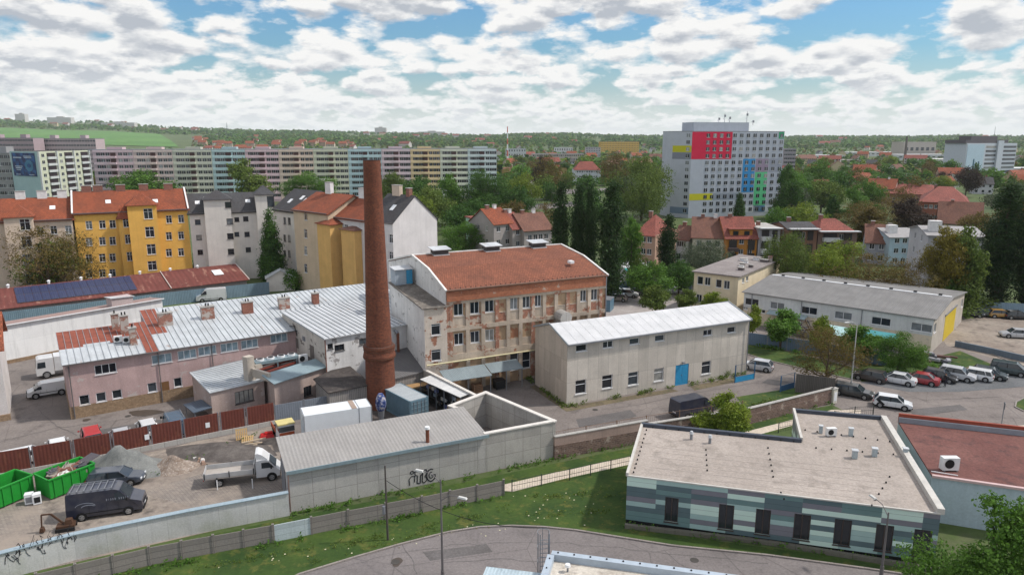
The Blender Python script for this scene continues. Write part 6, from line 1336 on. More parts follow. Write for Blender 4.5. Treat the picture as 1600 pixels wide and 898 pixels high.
M = MB(); EW = plaster('end_wall', (.47, .42, .36), .5, .6); du = we*.36; print('WE', we); dw = max(2.9, we*.36); wall(M, (WLn, 0), (WLn, we), 0, WH-.1, [(du-.0, .0, dw, 4.1)]+[(.6, 3., 1.6, 1.4), (we-2.4, 3., 1.6, 1.4)], EW); M.face([(WLn, 0, WH-.1), (WLn, we, WH-.1), (WLn, we/2, WH+1.05)], EW); wall(M, (WLn, we), (0, we), 0, WH-.1, (), EW); wall(M, (0, we), (0, 0), 0, WH-.1, (), EW); M.build('end_wall', f)
for u in (.6, we-2.4): window(f, (WLn, 0), (WLn, we), u, 3., 1.6, 1.4, (3, 0))
M = MB(); YL = sheet('yellow_door', (.62, .45, .015), period=.35, corr=.5, dirt=.15); M.box((WLn-.03, du+dw/2, 0), (.12, dw-.04, 4.05), YL); o = M.build('sliding_door', f); o['label'] = 'bright yellow sliding door'; M = MB(); M.box((WLn+.06, du+dw/2, 4.15), (.16, dw+.7, .22), GREYM); M.build('door_rail', f)
WRF = sheet('grey_fibre_roof', (.215, .21, .205), period=.3, rough=.8, dirt=.5); M = MB(); gable_roof(M, 0, 0, WLn, we, WH-.05, 1.15, WRF, .35, 'x', .12); M.build('roof', f); M = MB(); M.bar((0, we/2, WH+1.12), (WLn, we/2, WH+1.12), .5, .1, WHITE)
for i in range(8): M.box((2+i*WLn/8, we/2, WH+1.17), (.5, .3, .22), BLACK)
M.build('ridge_strip', f)
for u in (WLn*.05, WLn*.34, WLn*.66): M = MB(); M.tube((u, -.14, .1), (u, -.14, WH-.3), .06, .06, 8, GREYM); M.build('downpipe', f)
M = MB(); M.slab([(WLn*.16, -1.7, WH-2.9), (WLn*.38, -1.7, WH-2.9), (WLn*.38, -.05, WH-2.55), (WLn*.16, -.05, WH-2.55)], .06, sheet('canopy_green', (.30, .38, .40), period=.2)); M.build('canopy', f)
# cream two-storey office
o0 = G(1082, 482); oh = ZH(o0, 423); o1 = G(1154, 431, oh); o1 = (o1[0], o1[1]); OA = angof(o0, o1); OL = dist(o0, o1); od = U(o1, OA+90, 1219, oh)
f = building('cream_office', 'cream two-storey office with a flat grey roof at the left end of the long warehouse', 'building', o0, OA)
ws = WW(o0, OA, [(1094, 438, 1.1, 1.5, (1, 0)), (1105.5, 439.5, 1.1, 1.5, (2, 0)), (1123, 443, 1.1, 1.5, (1, 0)), (1135.5, 445, 1.1, 1.5, (2, 0)), (1092, 466, 1.1, 1.5, (2, 0)), (1103, 467, 1., 1.4, (1, 0)), (1133.5, 472, 1.1, 1.3, (1, 0))])
M = MB(); box_walls(f, M, OL, od, oh-.15, CR, ws, [(2., oh-1.7, 1.2, .9, (2, 0)), (4., oh-1.7, 1.2, .9, (2, 0)), (od-3.5, oh-1.8, 1.2, 1., (2, 0))]); M.build('wall', f)
M = MB(); M.slab([(-.4, -.4, oh), (OL+.4, -.4, oh), (OL+.4, od+.4, oh), (-.4, od+.4, oh)], .2, ground('office_roof', ((.19, .165, .16), (.25, .225, .215)), .3, 3)); M.build('roof', f)
rg = random.Random(4)
for i, (x, y) in enumerate(((.62, .45), (.55, .6), (.8, .25), (.7, .35), (.85, .42), (.6, .8), (.85, .75), (.4, .7))):
    M = MB(); s = .5+rg.random()*.5; cx_, cy_ = x*OL, y*od; M.box((cx_, cy_, oh), (s*1.5, s, .5), WHITE if i % 2 else plain('roof_box_dark', (.12, .10, .10))); M.box((cx_, cy_, oh+.5), (s*1.7, s*1.2, .06), CONC); M.build('roof_unit', f)
for i in range(2): M = MB(); M.box((OL*.92, od*(.82+.1*i), oh), (.8, .5, 1.1), STK); M.build('chimney', f)
# blue fence in front of the warehouse, junk pile, awnings
fence_line('blue_fence', 'blue sheet fence along the grass verge in front of the long warehouse', 'fence', [G(1169, 538), G(1260, 551), G(1385, 572)], 1.9, sheet('blue_fence', (.13, .20, .29), period=.28, rough=.5), post=True, step=3)
fence_line('blue_fence', 'pale blue sheet fence at the far edge of the dirt lot on the right', 'fence', [G(1440, 480), G(1520, 487), G(1720, 497)], 2.0, sheet('blue_fence_far', (.24, .34, .42), period=.28, rough=.5))
fence_line('blue_barrier', 'low slate-blue wall along the ramp beside the dirt lot', 'wall', [G(1492, 541), G(1545, 552), G(1640, 574)], .9, sheet('slate_blue_wall', (.13, .17, .21), period=0, rough=.6), th=.3)
fence_line('car_park_fence', 'blue sheet fence behind the car park next to the brick factory', 'fence', [G(938, 468), G(962, 458), G(998, 452)], 2.3, sheet('blue_fence', (.13, .20, .29), period=.28, rough=.5))
fence_line('car_park_fence', 'dark blue sheet fence at the right side of the car park behind the young trees', 'fence', [G(1035, 452), G(1080, 458)], 2.0, sheet('blue_fence', (.13, .20, .29), period=.28, rough=.5))
fence_line('car_park_wall', 'grey concrete wall behind the white van in the car park', 'wall', [G(1000, 450), G(1038, 448)], 2.4, CONC, th=.2)
M = MB(); M.box((0, 0, 0), (3.2, 2.2, 2.2), sheet('skip_blue', (.12, .22, .30), period=.3)); M.box((0, 0, 2.2), (3.3, 2.3, .08), GREYM); tag(M.build('blue_storage_box', None, (*G(947, 484), .02), R(70)), 'blue storage box against the right end of the brick factory', 'container')
M = MB(); rg = random.Random(9)
for i in range(26): s = rg.uniform(.5, 1.3); M.box((rg.uniform(-3, 3), rg.uniform(-1.2, 1.2), rg.uniform(0, .9)), (s*1.6, s*.5, s*.35), plain('junk%d' % (i % 4), ((.12, .06, .05), (.3, .3, .32), (.16, .12, .1), (.10, .10, .12))[i % 4]), rg.random()*3)
tag(M.build('scrap_heap', None, (*G(1453, 562), .02), R(-40)), 'heap of scrap metal at the near corner of the long warehouse', 'heap')
M = MB(); rg = random.Random(19)
for i in range(40): M.bar((rg.uniform(-2.6, 2.6), rg.uniform(-.8, .8), rg.uniform(0, 1.8)), (rg.uniform(-2.6, 2.6), rg.uniform(-.8, .8), rg.uniform(.3, 3.)), .1, .12, plain('junk%d' % (i % 4), ((.12, .06, .05), (.3, .3, .32), (.16, .12, .1), (.10, .10, .12))[i % 4]))
tag(M.build('timber_heap', None, (*G(1255, 527), .02), R(-40)), 'stack of reddish brown scrap behind the blue fence next to the young tree', 'heap')
for i, (px, py, lb) in enumerate(((1312, 530, 'pale blue fabric awning against the warehouse wall, left of two'), (1372, 538, 'teal fabric awning against the warehouse wall, right of two'))):
    r = empty('awning', (*G(px, py+12), 0), WA, lb, 'awning'); M = MB(); m_ = plain('awning_teal%d' % i, ((.35, .52, .52), (.06, .25, .27))[i], .7); M.slab([(-2.4, -1.3, 2.1), (2.4, -1.3, 2.1), (2.4, 1.3, 2.9), (-2.4, 1.3, 2.9)], .06, m_); M.build('fabric', r)
    for x in (-2.3, 2.3): M = MB(); M.box((x, -1.2, 0), (.07, .07, 2.1), GREYM); M.build('post', r)
r = building('market_kiosk', 'white-roofed kiosk with a green awning under the poplars behind the car park', 'kiosk', G(975, 436), 30); M = MB(); box_walls(r, M, 6, 5, 2.8, plain('kiosk_wall', (.5, .5, .5))); M.build('wall', r); M = MB(); gable_roof(M, 0, 0, 6, 5, 2.8, 1., WR, .4); M.build('roof', r); M = MB(); M.slab([(-.5, -2.2, 2.), (4.5, -2.2, 2.), (4.5, -.42, 2.6), (-.5, -.42, 2.6)], .06, plain('kiosk_green', (.02, .22, .2))); M.build('awning', r)
# ================================================================ tenements on the left
RTI = tiles('orange_tiles', (.33, .088, .04), (.24, .068, .034)); RTD = tiles('slate_roof', (.085, .085, .09), (.065, .065, .07)); RTB = tiles('brown_tiles', (.24, .11, .075), (.18, .09, .07)); RTR = tiles('crimson_tiles', (.33, .10, .075))
YEL = plaster('yellow_render', (.74, .43, .10), .3, .35); BEI = plaster('beige_render', (.62, .50, .40), .35, .4); WHT = plaster('white_render', (.70, .655, .60), .3, .35); OCH = plaster('ochre_render', (.68, .42, .15), .35, .4); GWH = plaster('pale_grey_render', (.66, .64, .63), .3, .4); CRB = plaster('cream_beige', (.58, .46, .33), .3, .4)
W1 = (1.15, 1.75)
def tgrid(p0, ang, cols, rows, w_=1.15, h_=1.7, k=(2, .7)):
    out = []
    for px, dy in cols:
        for py in rows: u, z = WP(p0, ang, px, py+dy); out.append((u-w_/2, z-h_/2, w_, h_, k))
    return out
def turret(root, M_unused, x0, x1, yf, z1, wm, rm, wins, rise=2.2, fm=None, depth=None):
    M = MB(); d = depth or 3.
    box = [(x0, -yf), (x1, -yf), (x1, d), (x0, d)]; facade(root, M, box[0], box[1], 0, z1, wins, wm, fm); wall(M, box[1], box[2], 0, z1, (), wm); wall(M, box[3], box[0], 0, z1, (), wm); wall(M, box[2], box[3], 0, z1, (), wm); t = M.build('turret', root)
    M = MB(); o = .35; cx, cy = (x0+x1)/2, (d-yf)/2; cs = [(x0-o, -yf-o, z1), (x1+o, -yf-o, z1), (x1+o, d+o, z1), (x0-o, d+o, z1)]; ap = (cx, cy, z1+rise)
    for i in range(4): M.slab([cs[i], cs[(i+1) % 4], ap], .12, rm)
    M.build('turret_roof', t); return t
def win_loc(root, p0w, ang, yf, lst):
    """window list on a plane standing yf in front of the facade"""
    pf = offs(p0w, ang-90, yf); return WW(pf, ang, lst)
def tenement(name, label, p0, p1, d, h, rise, wm, rm, wins, chims=(), over=.45, fm=None, gm=None, cat='tenement', sky=()):
    ang = angof(p0, p1); L = dist(p0, p1); f = building(name, label, cat, p0, ang); M = MB(); box_walls(f, M, L, d, h, wm, wins, fm=fm); M.build('wall', f)
    M = MB(); gable_roof(M, 0, 0, L, d, h, rise, rm, over, 'x', .2, gm or wm); M.build('roof', f)
    M = MB(); M.box((L/2, -over-.02, h-.25), (L+.1, .16, .16), plain('gutter_dark', (.13, .12, .12))); M.build('gutter', f)
    for t, m_, sx, hh_ in chims: chimney_stack(f, t*L, d/2, h+rise, sx, .8, hh_, m_, 0)
    for t, s_ in sky: M = MB(); yy = d/2*s_; zz_ = h+rise*s_; M.slab([(t*L-.5, yy-.5, zz_+.1-.5*rise/(d/2)), (t*L+.5, yy-.5, zz_+.1-.5*rise/(d/2)), (t*L+.5, yy+.5, zz_+.1+.5*rise/(d/2)), (t*L-.5, yy+.5, zz_+.1+.5*rise/(d/2))], .08, WHITE); M.build('skylight', f)
    return f, L, ang
y0_, y1_ = G(130, 456), G(303, 441); YA = angof(y0_, y1_); rows = (351.8, 377.8, 403.8, 428); CHW = plain('white_chimney', (.68, .67, .66), .8); CHR = brick('roof_chimney', (.3, .10, .07), (.2, .07, .05))
cols = tgrid(y0_, YA, [(139, 0), (160, -1), (176, -1.5)], rows[:4])+tgrid(y0_, YA, [(264, -9), (283, -10)], rows[:3])
f, L, a = tenement('yellow_tenement', 'bright yellow four-storey tenement with an orange tiled roof and a projecting stair tower', y0_, y1_, 13, 16.4, 3.9, YEL, RTI, cols, [(t, CHR, 1.8, 1.1) for t in (.12, .22, .42, .63, .86)], sky=((.3, .45), (.72, .4)))
tx0, tx1 = U(y0_, YA, 204, 10), U(y0_, YA, 252, 10)
turret(f, None, tx0, tx1-.4, 1.9, 17.6, YEL, RTI, [(u-tx0, z, w_, h_, k) for u, z, w_, h_, k in win_loc(f, y0_, YA, 1.9, [(231.5, 334, 1.7, 2.2, (2, .7)), (234, 362.5, 1.7, 2.2, (2, .7)), (236.5, 389.5, 1.7, 2.2, (2, .7)), (238, 415, 1.7, 2.0, (2, .7))])], 2.4)
bx0, bx1 = U(y0_, YA, 188, 10), tx0-.02; turret(f, None, bx0, bx1, .9, 14.9, YEL, RTI, [(u-bx0, z, w_, h_, k) for u, z, w_, h_, k in win_loc(f, y0_, YA, .9, [(197, 348, 1.1, 1.9, (2, .7)), (200, 373.5, 1.1, 1.9, (2, .7)), (203, 400.5, 1.1, 1.9, (2, .7))])], 2.6, depth=1.5)
M = MB()
for x in (-.2, L+.2):
    for s in (0, 1): pass
    M.bar((x, -.5, 16.35), (x, 6.5, 20.5), .3, .25, CHW); M.bar((x, 6.5, 20.5), (x, 13.4, 16.35), .3, .25, CHW)
M.build('verge_wall', f)
bp0 = offs(y0_, YA+180, 20); bcols = tgrid(bp0, YA, [(63, 0), (84, -1.5), (107, -2)], (361, 387, 413))
f, L, a = tenement('beige_tenement', 'beige four-storey tenement with an orange tiled roof behind the bare brown tree', bp0, offs(y0_, YA+180, .35), 13, 15.4, 3.9, BEI, RTI, bcols, [(t, CHW, 1.7, 1.3) for t in (.55, .74, .92)], sky=((.83, .5),))
tx0, tx1 = U(bp0, YA, 14, 10), U(bp0, YA, 58, 10); turret(f, None, tx0, tx1, 1.9, 16.2, BEI, RTI, [(u-tx0, z, w_, h_, k) for u, z, w_, h_, k in win_loc(f, bp0, YA, 1.9, [(39, 351, 1.7, 2.2, (2, .7)), (41.5, 378, 1.7, 2.2, (2, .7)), (44, 406, 1.7, 2.2, (2, .7)), (48, 437, 1.7, 2.2, (2, .7))])], 2.3)
f, L, a = tenement('balcony_tenement', 'grey tenement with dark balconies cut by the left edge of the picture', offs(bp0, YA+180, 16), offs(bp0, YA+180, .3), 13, 15.2, 3.9, BEI, RTI, rowwins(15.7, 5, 3.2, 1.2, 1.7)+rowwins(15.7, 5, 6.4, 1.2, 1.7)+rowwins(15.7, 5, 9.6, 1.2, 1.7)+rowwins(15.7, 5, 12.6, 1.2, 1.7))
for k in range(4):
    M = MB(); M.box((L-3.5, -.8, 2.6+k*3.2), (5, 1.5, .16), CONC); M.box((L-3.5, -1.5, 2.76+k*3.2), (5, .08, .95), plain('dark_rail', (.07, .05, .05))); M.build('balcony', f)
# white tenement with two square towers
t0_ = offs(y1_, YA, .3); TA_ = 22; tl = U(t0_, TA_, 431, 8); ttp = offs(t0_, TA_, tl); SMW = [(1.3, 1.3)]
f, L, a = tenement('white_tenement', 'white tenement with two square towers under dark pyramid roofs', t0_, ttp, 13, 15.4, 3.7, WHT, RTD, [(u, z, w_, h_, (1, 0)) for u, z, w_, h_, k in WW(t0_, TA_, [(309, 347, 1.1, 1.1), (311, 371, 1.1, 1.1), (313, 394, 1.1, 1.1), (370, 343, 1., 1.), (370, 366, 1., 1.), (384, 342, 1.1, 1.1), (386, 366, 1.1, 1.1), (388, 390, 1.1, 1.1)])], sky=((.1, .5), (.7, .5), (.2, .7)), fm=DARKF)
for (pa, pb, zt_, wl_) in ((323, 364, 18.2, [(356.5, 320, 1.3, 1.3, (1, 0)), (359, 346, 1.3, 1.3, (1, 0)), (360, 369, 1.3, 1.3, (1, 0)), (361, 393, 1.3, 1.3, (1, 0))]), (403, 430, 19., [(423, 315, 1.5, 2.4, (1, 0))])):
    x0_, x1_ = U(t0_, TA_, pa, 10), U(t0_, TA_, pb, 10); turret(f, None, x0_, x1_, 1.6, zt_, WHT, RTD, [(u-x0_, z, w_, h_, k) for u, z, w_, h_, k in win_loc(f, t0_, TA_, 1.6, wl_)], 2.0, DARKF, 4)
# oblique row coming towards the factory
cor = (-21.6, 128.0); RA = -43; rl = lambda px, z=10: U(cor, RA, px, z); pt = lambda px: offs(cor, RA, rl(px))
f, L, a = tenement('slate_tenement', 'pale tenement with a dark slate roof between the white towers and the beige corner house', pt(431), pt(471), 11, 16.2, 4., WHT, RTD, tgrid(pt(431), RA, [(445, 0), (452, .5), (465, 2)], (345, 372, 396), 1.1, 1.5, (1, 0)), sky=((.3, .4), (.6, .6), (.8, .5)), fm=DARKF)
q0 = offs(pt(472), RA-90, 1.6); q1 = offs(pt(526), RA-90, 1.6)
f, L, a = tenement('beige_corner_tenement', 'tall beige tenement with an orange roof, white chimney block and ochre shaft', q0, q1, 12, 16.9, 3.2, CRB, RTI, tgrid(q0, RA, [(477.5, 0)], (337, 365, 391.5, 419), 1.2, 1.9), [(.35, CHW, 2.0, 2.1)])
turret(f, None, U(q0, RA, 506, 10), U(q0, RA, 526, 10), 1.3, 14.9, OCH, RTI, [], .9)
f, L, a = tenement('pale_tenement', 'pale grey tenement with an orange roof and long white chimney left of the brick stack', pt(527), pt(574), 11, 16.2, 3.5, GWH, RTI, tgrid(pt(527), RA, [(531, 0), (541, 2)], (355, 382, 409), 1.1, 1.6), [(.3, CHW, 4.6, 1.7)])
turret(f, None, U(pt(527), RA, 545, 10), U(pt(527), RA, 566, 10), 1.6, 14.2, OCH, RTB, [], .7)
q0 = pt(575); f, L, a = tenement('gabled_tenement', 'pale tenement with a dark slate roof and blank white gable right of the chimney', q0, cor, 10.6, 16.3, 4.6, GWH, RTD, tgrid(q0, RA, [(611, 0)], (373, 400, 427), 1.1, 1.6), [(.35, BEI, 2.2, 1.6), (.8, CHR, .9, 1.2)], over=.15, sky=((.6, .5),))
# ================================================================ prefab blocks
def far_windows(root, p0, p1, items, thick=.05, name='window'):
    for k, (u, z, w_, h_) in enumerate(items[:96]): paneonly(root, p0, p1, u, z, w_, h_)
    if len(items) > 96:
        M = MB(); a = math.atan2(p1[1]-p0[1], p1[0]-p0[0]); c, s = math.cos(a), math.sin(a)
        for u, z, w_, h_ in items[96:]:
            x, y = p0[0]+c*(u+w_/2)+s*.03, p0[1]+s*(u+w_/2)-c*.03; M.box((x, y, z), (w_, .06, h_), GL, a); M.box((x+s*.02, y-c*.02, z), (.08, .06, h_), WHITE, a)
        o = M.build('window', root); o['kind'] = 'stuff'
a0, a1 = G(148, 320), GX(776, 388); PA = angof(a0, a1); PLn = dist(a0, a1); PH = (ZH(a0, 231)+ZH(a1, 236))/2
pb = [148, 211, 272, 333, 385, 437, 491, 545, 597, 642, 688, 731, 776]
pc = [(.38, .27, .31), (.40, .31, .30), (.34, .35, .29), (.25, .37, .40), (.42, .29, .33), (.44, .34, .28), (.37, .38, .29), (.27, .39, .43), (.42, .32, .36), (.46, .34, .18), (.40, .42, .34), (.35, .42, .44)]
f = building('prefab_block', 'very long eight-storey prefab apartment block in pastel colour sections', 'apartment block', a0, PA); wins = []; fl = 8; fh = (PH-2.2)/fl
M0 = []; Bm = MB(); Lg = MB()
for i, c in enumerate(pc):
    u0, u1 = U(a0, PA, pb[i], 15), U(a0, PA, pb[i+1], 15); c = tuple((x*.8+g_*.2)*1.3 for x, g_ in zip(c, (.43, .39, .33))); mt = plaster('prefab_%d' % i, c, .2, .3); lt_ = plain('prefab_band_%d' % i, tuple(min(.8, x*1.22+.02) for x in c)); M = MB(); M.box(((u0+u1)/2, 7, 0), (u1-u0, 14, PH), mt)
    for k in range(fl+1): M.box(((u0+u1)/2, -.04, 1.2+k*fh), (u1-u0-.3, .1, 1.25), lt_)
    M.box(((u0+u1)/2, 6, PH), (7, 6, 1.3), mt); M.build('block_section', f); sw = u1-u0; cx = (u0+u1)/2
    for k in range(fl):
        z = 2.5+k*fh
        for du in (-sw*.41, -sw*.30, -sw*.18, sw*.13, sw*.26, sw*.38): wins.append((cx+du, z, 1.7, 1.4))
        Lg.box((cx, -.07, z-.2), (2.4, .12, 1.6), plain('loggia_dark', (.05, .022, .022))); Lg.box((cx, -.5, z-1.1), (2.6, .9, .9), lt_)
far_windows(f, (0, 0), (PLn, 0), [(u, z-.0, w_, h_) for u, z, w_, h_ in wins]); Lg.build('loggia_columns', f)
M = MB(); M.box((PLn/2, 7, PH), (PLn+.2, 14.2, .25), GREYM); M.build('roof', f)
# nearer block with the advertising sheet
n0_, n1_, n2_ = GX(28, 312), GX(71, 300), GX(148, 338); f = building('billboard_block', 'apartment block with a large dark blue poster on its pale turquoise gable wall', 'apartment block', n1_, angof(n1_, n2_)); NH = ZH(n1_, 237); ln = dist(n1_, n2_); q0 = loc_(f, n0_)
M = MB(); wt = plaster('turquoise_gable', (.33, .46, .47), .2, .3); wf = plain('block_cream', (.50, .52, .40)); M.face([(q0[0], q0[1], 0), (0, 0, 0), (0, 0, NH), (q0[0], q0[1], NH)], wt); wall(M, (0, 0), (ln, 0), 0, NH, (), wf); M.face([(ln, 0, 0), (ln+q0[0], q0[1], 0), (ln+q0[0], q0[1], NH), (ln, 0, NH)], wt); M.face([(ln+q0[0], q0[1], 0), (q0[0], q0[1], 0), (q0[0], q0[1], NH), (ln+q0[0], q0[1], NH)], wt); M.face([(0, 0, NH), (ln, 0, NH), (ln+q0[0], q0[1], NH), (q0[0], q0[1], NH)], TAR); M.build('wall', f)
M = MB(); wins = []
for i in range(9):
    for k in range(3):
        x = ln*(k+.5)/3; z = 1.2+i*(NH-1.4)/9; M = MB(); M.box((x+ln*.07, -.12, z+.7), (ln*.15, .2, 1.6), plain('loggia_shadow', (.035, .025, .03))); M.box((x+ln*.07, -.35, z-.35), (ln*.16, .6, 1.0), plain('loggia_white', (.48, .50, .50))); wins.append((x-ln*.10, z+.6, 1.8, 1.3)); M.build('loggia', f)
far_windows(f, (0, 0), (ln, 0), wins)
M = MB()
for k in range(4): x = ln*k/3; M.box((min(x, ln-.1)+.05, -.3, 0), (.5, .7, NH), plain('fin_white', (.50, .52, .52)))
M.build('fin', f)
pa = math.atan2(-q0[1], -q0[0]); gl = math.hypot(*q0); pw_, ph_ = gl*.82, ZH(n0_, 237.5)-ZH(n0_, 273)
pst = building('advertising_poster', 'large dark blue advertising poster hung on the pale turquoise gable wall', 'poster', n0_, angof(n0_, n1_)); pst.location.z = ZH(n0_, 273)-.3
pm, _t, _b = newmat('poster_blue'); _v = coords(_t, 'UV'); _c = mixc(_t, ramp(_t, noise(_t, _v, .35, 3), [(.45, 0.), (.6, 1.)]), (.005, .012, .07), (.02, .09, .25)); _t.links.new(_c, _b.inputs['Base Color']); _b.inputs['Roughness'].default_value = .6
M = MB(); M.box((gl*.08+pw_/2, -.15, 0), (pw_, .14, ph_), pm); M.build('poster_sheet', pst); M = MB(); pw2 = plain('poster_print', (.5, .56, .62)); rg = random.Random(2)
for (tx, tz, tw, th) in ((.06, .77, .34, .05), (.52, .84, .34, .035), (.54, .78, .3, .035), (.10, .40, .3, .035), (.12, .32, .26, .05), (.14, .25, .2, .03), (.1, .05, .2, .03), (.68, .05, .22, .03)):
    x = tx*pw_
    while x < (tx+tw)*pw_: l = rg.uniform(.25, .6); M.box((gl*.08+x+l/2, -.235, tz*ph_), (l, .02, th*ph_), pw2); x += l+.18
M.build('poster_lettering', pst)
M = MB(); c_ = plain('poster_figure', (.06, .2, .33))
for i in range(14): a_ = i*.45; M.box((gl*.08+pw_*(.72+.13*math.cos(a_)), -.232, ph_*(.38+.17*math.sin(a_))), (1.5, .02, 1.5), c_)
M.build('poster_figure', pst)
def slab_block(label, px0, px1, Y0, Y1, ytop, wm_c, nfl, ncol, d=13, name='apartment_block', cat='apartment block', band=None, roofbox=0):
    p0, p1 = GX(px0, Y0), GX(px1, Y1); gz = min(terr(*p0), terr(*p1)); h = ZH(GX((px0+px1)/2, (Y0+Y1)/2), ytop)-gz; f = building(name, label, cat, p0, angof(p0, p1)); f.location.z = gz-.5; L = dist(p0, p1); M = MB(); mt = plaster('wall_'+label[:18], wm_c, .2, .3); M.box((L/2, d/2, 0), (L, d, h), mt)
    for k in range(nfl):
        if band: M.box((L/2, -.04, .6+k*h/nfl), (L-.4, .1, h/nfl*.4), plain('band_'+label[:18], band))
    M.build('wall', f); far_windows(f, (0, 0), (L, 0), [(L*(i+.5)/ncol-.8, (k+.35)*h/nfl, 1.6, h/nfl*.42) for k in range(nfl) for i in range(ncol)]); M = MB(); M.box((L/2, d/2, h), (L+.2, d+.2, .3), GREYM)
    for i in range(roofbox): M.box((L*(i+.5)/roofbox, d/2, h+.3), (4.5, 5, 2.6), mt)
    M.build('roof', f); return f, L, h
slab_block('grey block with dark loggias at the left edge behind the tenements', -60, 27, 318, 318, 238, (.27, .27, .27), 8, 14, roofbox=2)
slab_block('distant pinkish grey block with stair towers below the green field', -60, 60, 560, 560, 215, (.36, .28, .30), 9, 30, roofbox=3)
slab_block('distant pale pink block below the green field, right of the similar greyer one', 62, 156, 575, 575, 216, (.44, .36, .37), 9, 22, roofbox=2)
slab_block('far orange-yellow apartment block on the horizon right of the middle', 938, 998, 1280, 1290, 221, (.50, .30, .06), 8, 14, band=(.62, .42, .12))
slab_block('far pale low block left of the orange-yellow block', 915, 938, 1150, 1150, 230, (.42, .40, .42), 5, 6)
slab_block('far white office strip beyond the trees in the middle', 866, 895, 1250, 1250, 230, (.6, .6, .6), 2, 8)
slab_block('far white factory hall right of the prefab block', 790, 822, 1050, 1050, 232, (.55, .57, .58), 3, 8)
slab_block('long low beige block behind the white red-roofed building', 832, 912, 900, 905, 240, (.42, .37, .33), 3, 24)
slab_block('small grey high block right of the colourful tower', 1222, 1240, 520, 520, 232, (.30, .28, .30), 9, 5)
# colourful tower block
q0 = G(1075, 341); q1 = G(1205, 336.5); CA_ = angof(q0, q1); TLn = U(q0, CA_, 1222, 20); TH_ = ZH(q0, 206); f = building('coloured_tower_block', 'grey twelve-storey tower block with crimson, yellow, blue and green panels', 'tower block', q0, CA_)
M = MB(); TG = plaster('tower_grey', (.40, .43, .49), .15, .2); TG2 = plaster('tower_side', (.44, .46, .51), .15, .2); ql = loc_(f, G(1046, 338.5)); dd = math.hypot(*ql)
wall(M, (0, 0), (TLn, 0), 0, TH_, (), TG); wall(M, (ql[0], ql[1]), (0, 0), 0, TH_, (), TG2); wall(M, (TLn, 0), (TLn, 16), 0, TH_, (), TG2); wall(M, (TLn, 16), (ql[0], 16), 0, TH_, (), TG2); wall(M, (ql[0], 16), (ql[0], ql[1]), 0, TH_, (), TG2); M.build('wall', f)
M = MB(); M.prism([(ql[0], ql[1]), (0, 0), (TLn, 0), (TLn, 16), (ql[0], 16)], TH_, TH_+.3, GREYM); M.build('roof', f)
rowz = [ZH(offs(q0, CA_, 12), 212.3+10.62*k)+.15 for k in range(12)]; fh = rowz[0]-rowz[1]
def patch(px0, px1, r0, r1, col, nm):
    u0, u1 = max(.05, U(q0, CA_, px0, 22)), min(TLn-.05, U(q0, CA_, px1, 22)); zt_, zb_ = min(TH_-.02, rowz[r0]+fh*.52), rowz[r1]-fh*.48; M = MB(); M.box(((u0+u1)/2, -.015, zb_), (u1-u0, .03, zt_-zb_), plain('panel_'+nm, col, .7, 0, .06)); o = M.build('colour_panel', f); o['label'] = nm+' facade panel'
patch(1079, 1142, 0, 3, (.56, .012, .055), 'crimson'); patch(1075, 1116, 9, 9, (.50, .47, .015), 'yellow'); patch(1117, 1158, 9, 9, (.25, .28, .33), 'slate'); patch(1161, 1180, 4, 8, (.03, .24, .52), 'blue'); patch(1181, 1201, 4, 5, (.28, .22, .30), 'mauve'); patch(1181, 1200, 6, 10, (.10, .48, .22), 'green'); patch(1202, 1222, 4, 5, (.28, .30, .36), 'slate'); patch(1214, 1222, 0, 0, (.03, .32, .14), 'dark green'); patch(1143, 1222, 11, 11, (.50, .53, .57), 'pale'); patch(1182, 1200, 11, 11, (.10, .24, .42), 'blue')
M = MB()
a_ = math.atan2(-ql[1], -ql[0])
for r_, col, nm in ((2, (.50, .47, .015), 'yellow'), (3, (.20, .21, .25), 'dark grey'), (11, (.16, .22, .30), 'slate')): M = MB(); M.box((dd/2, -.015, rowz[r_]-fh*.48), (dd-.1, .03, fh*.98), plain('panel_'+nm, col, .7, 0, .06)); M.build('colour_panel', f, (ql[0], ql[1], 0), a_)
ucols = [U(q0, CA_, 1104.6+10.35*i, 22) for i in range(12)]
its = [(u-.75, z-.75, 1.5, 1.45) for z in rowz for u in ucols if u < TLn-1]; far_windows(f, (0, -.02), (TLn, -.02), its)
for z in rowz: paneonly(f, (ql[0], ql[1]-.03), (0, -.03), dd*.72, z-.7, 1.5, 1.4)
u0, u1 = U(q0, CA_, 1089, 36), U(q0, CA_, 1176, 36); M = MB(); M.box(((u0+u1)/2, 7, TH_+.3), (u1-u0, 9, ZH(offs(q0, CA_, 12), 191)-TH_-.3), TG); M.build('roof_storey', f); zt_ = ZH(offs(q0, CA_, 12), 191)
for px, h_ in ((1141, 3.5), (1149, 2.2), (1176, 4.5), (1132, 1.5), (1186, -1)): g = U(q0, CA_, px, 38); M = MB(); M.tube((g, 4, zt_-1), (g, 4, zt_+max(.6, h_)), .1, .08, 6, GREYM); M.box((g, 3.8, zt_+max(0, h_*.6)), (.7, .3, .9), GREYM); M.box((g-.4, 3.8, zt_+max(0, h_*.3)), (.5, .3, .6), WHITE); M.build('antenna', f)
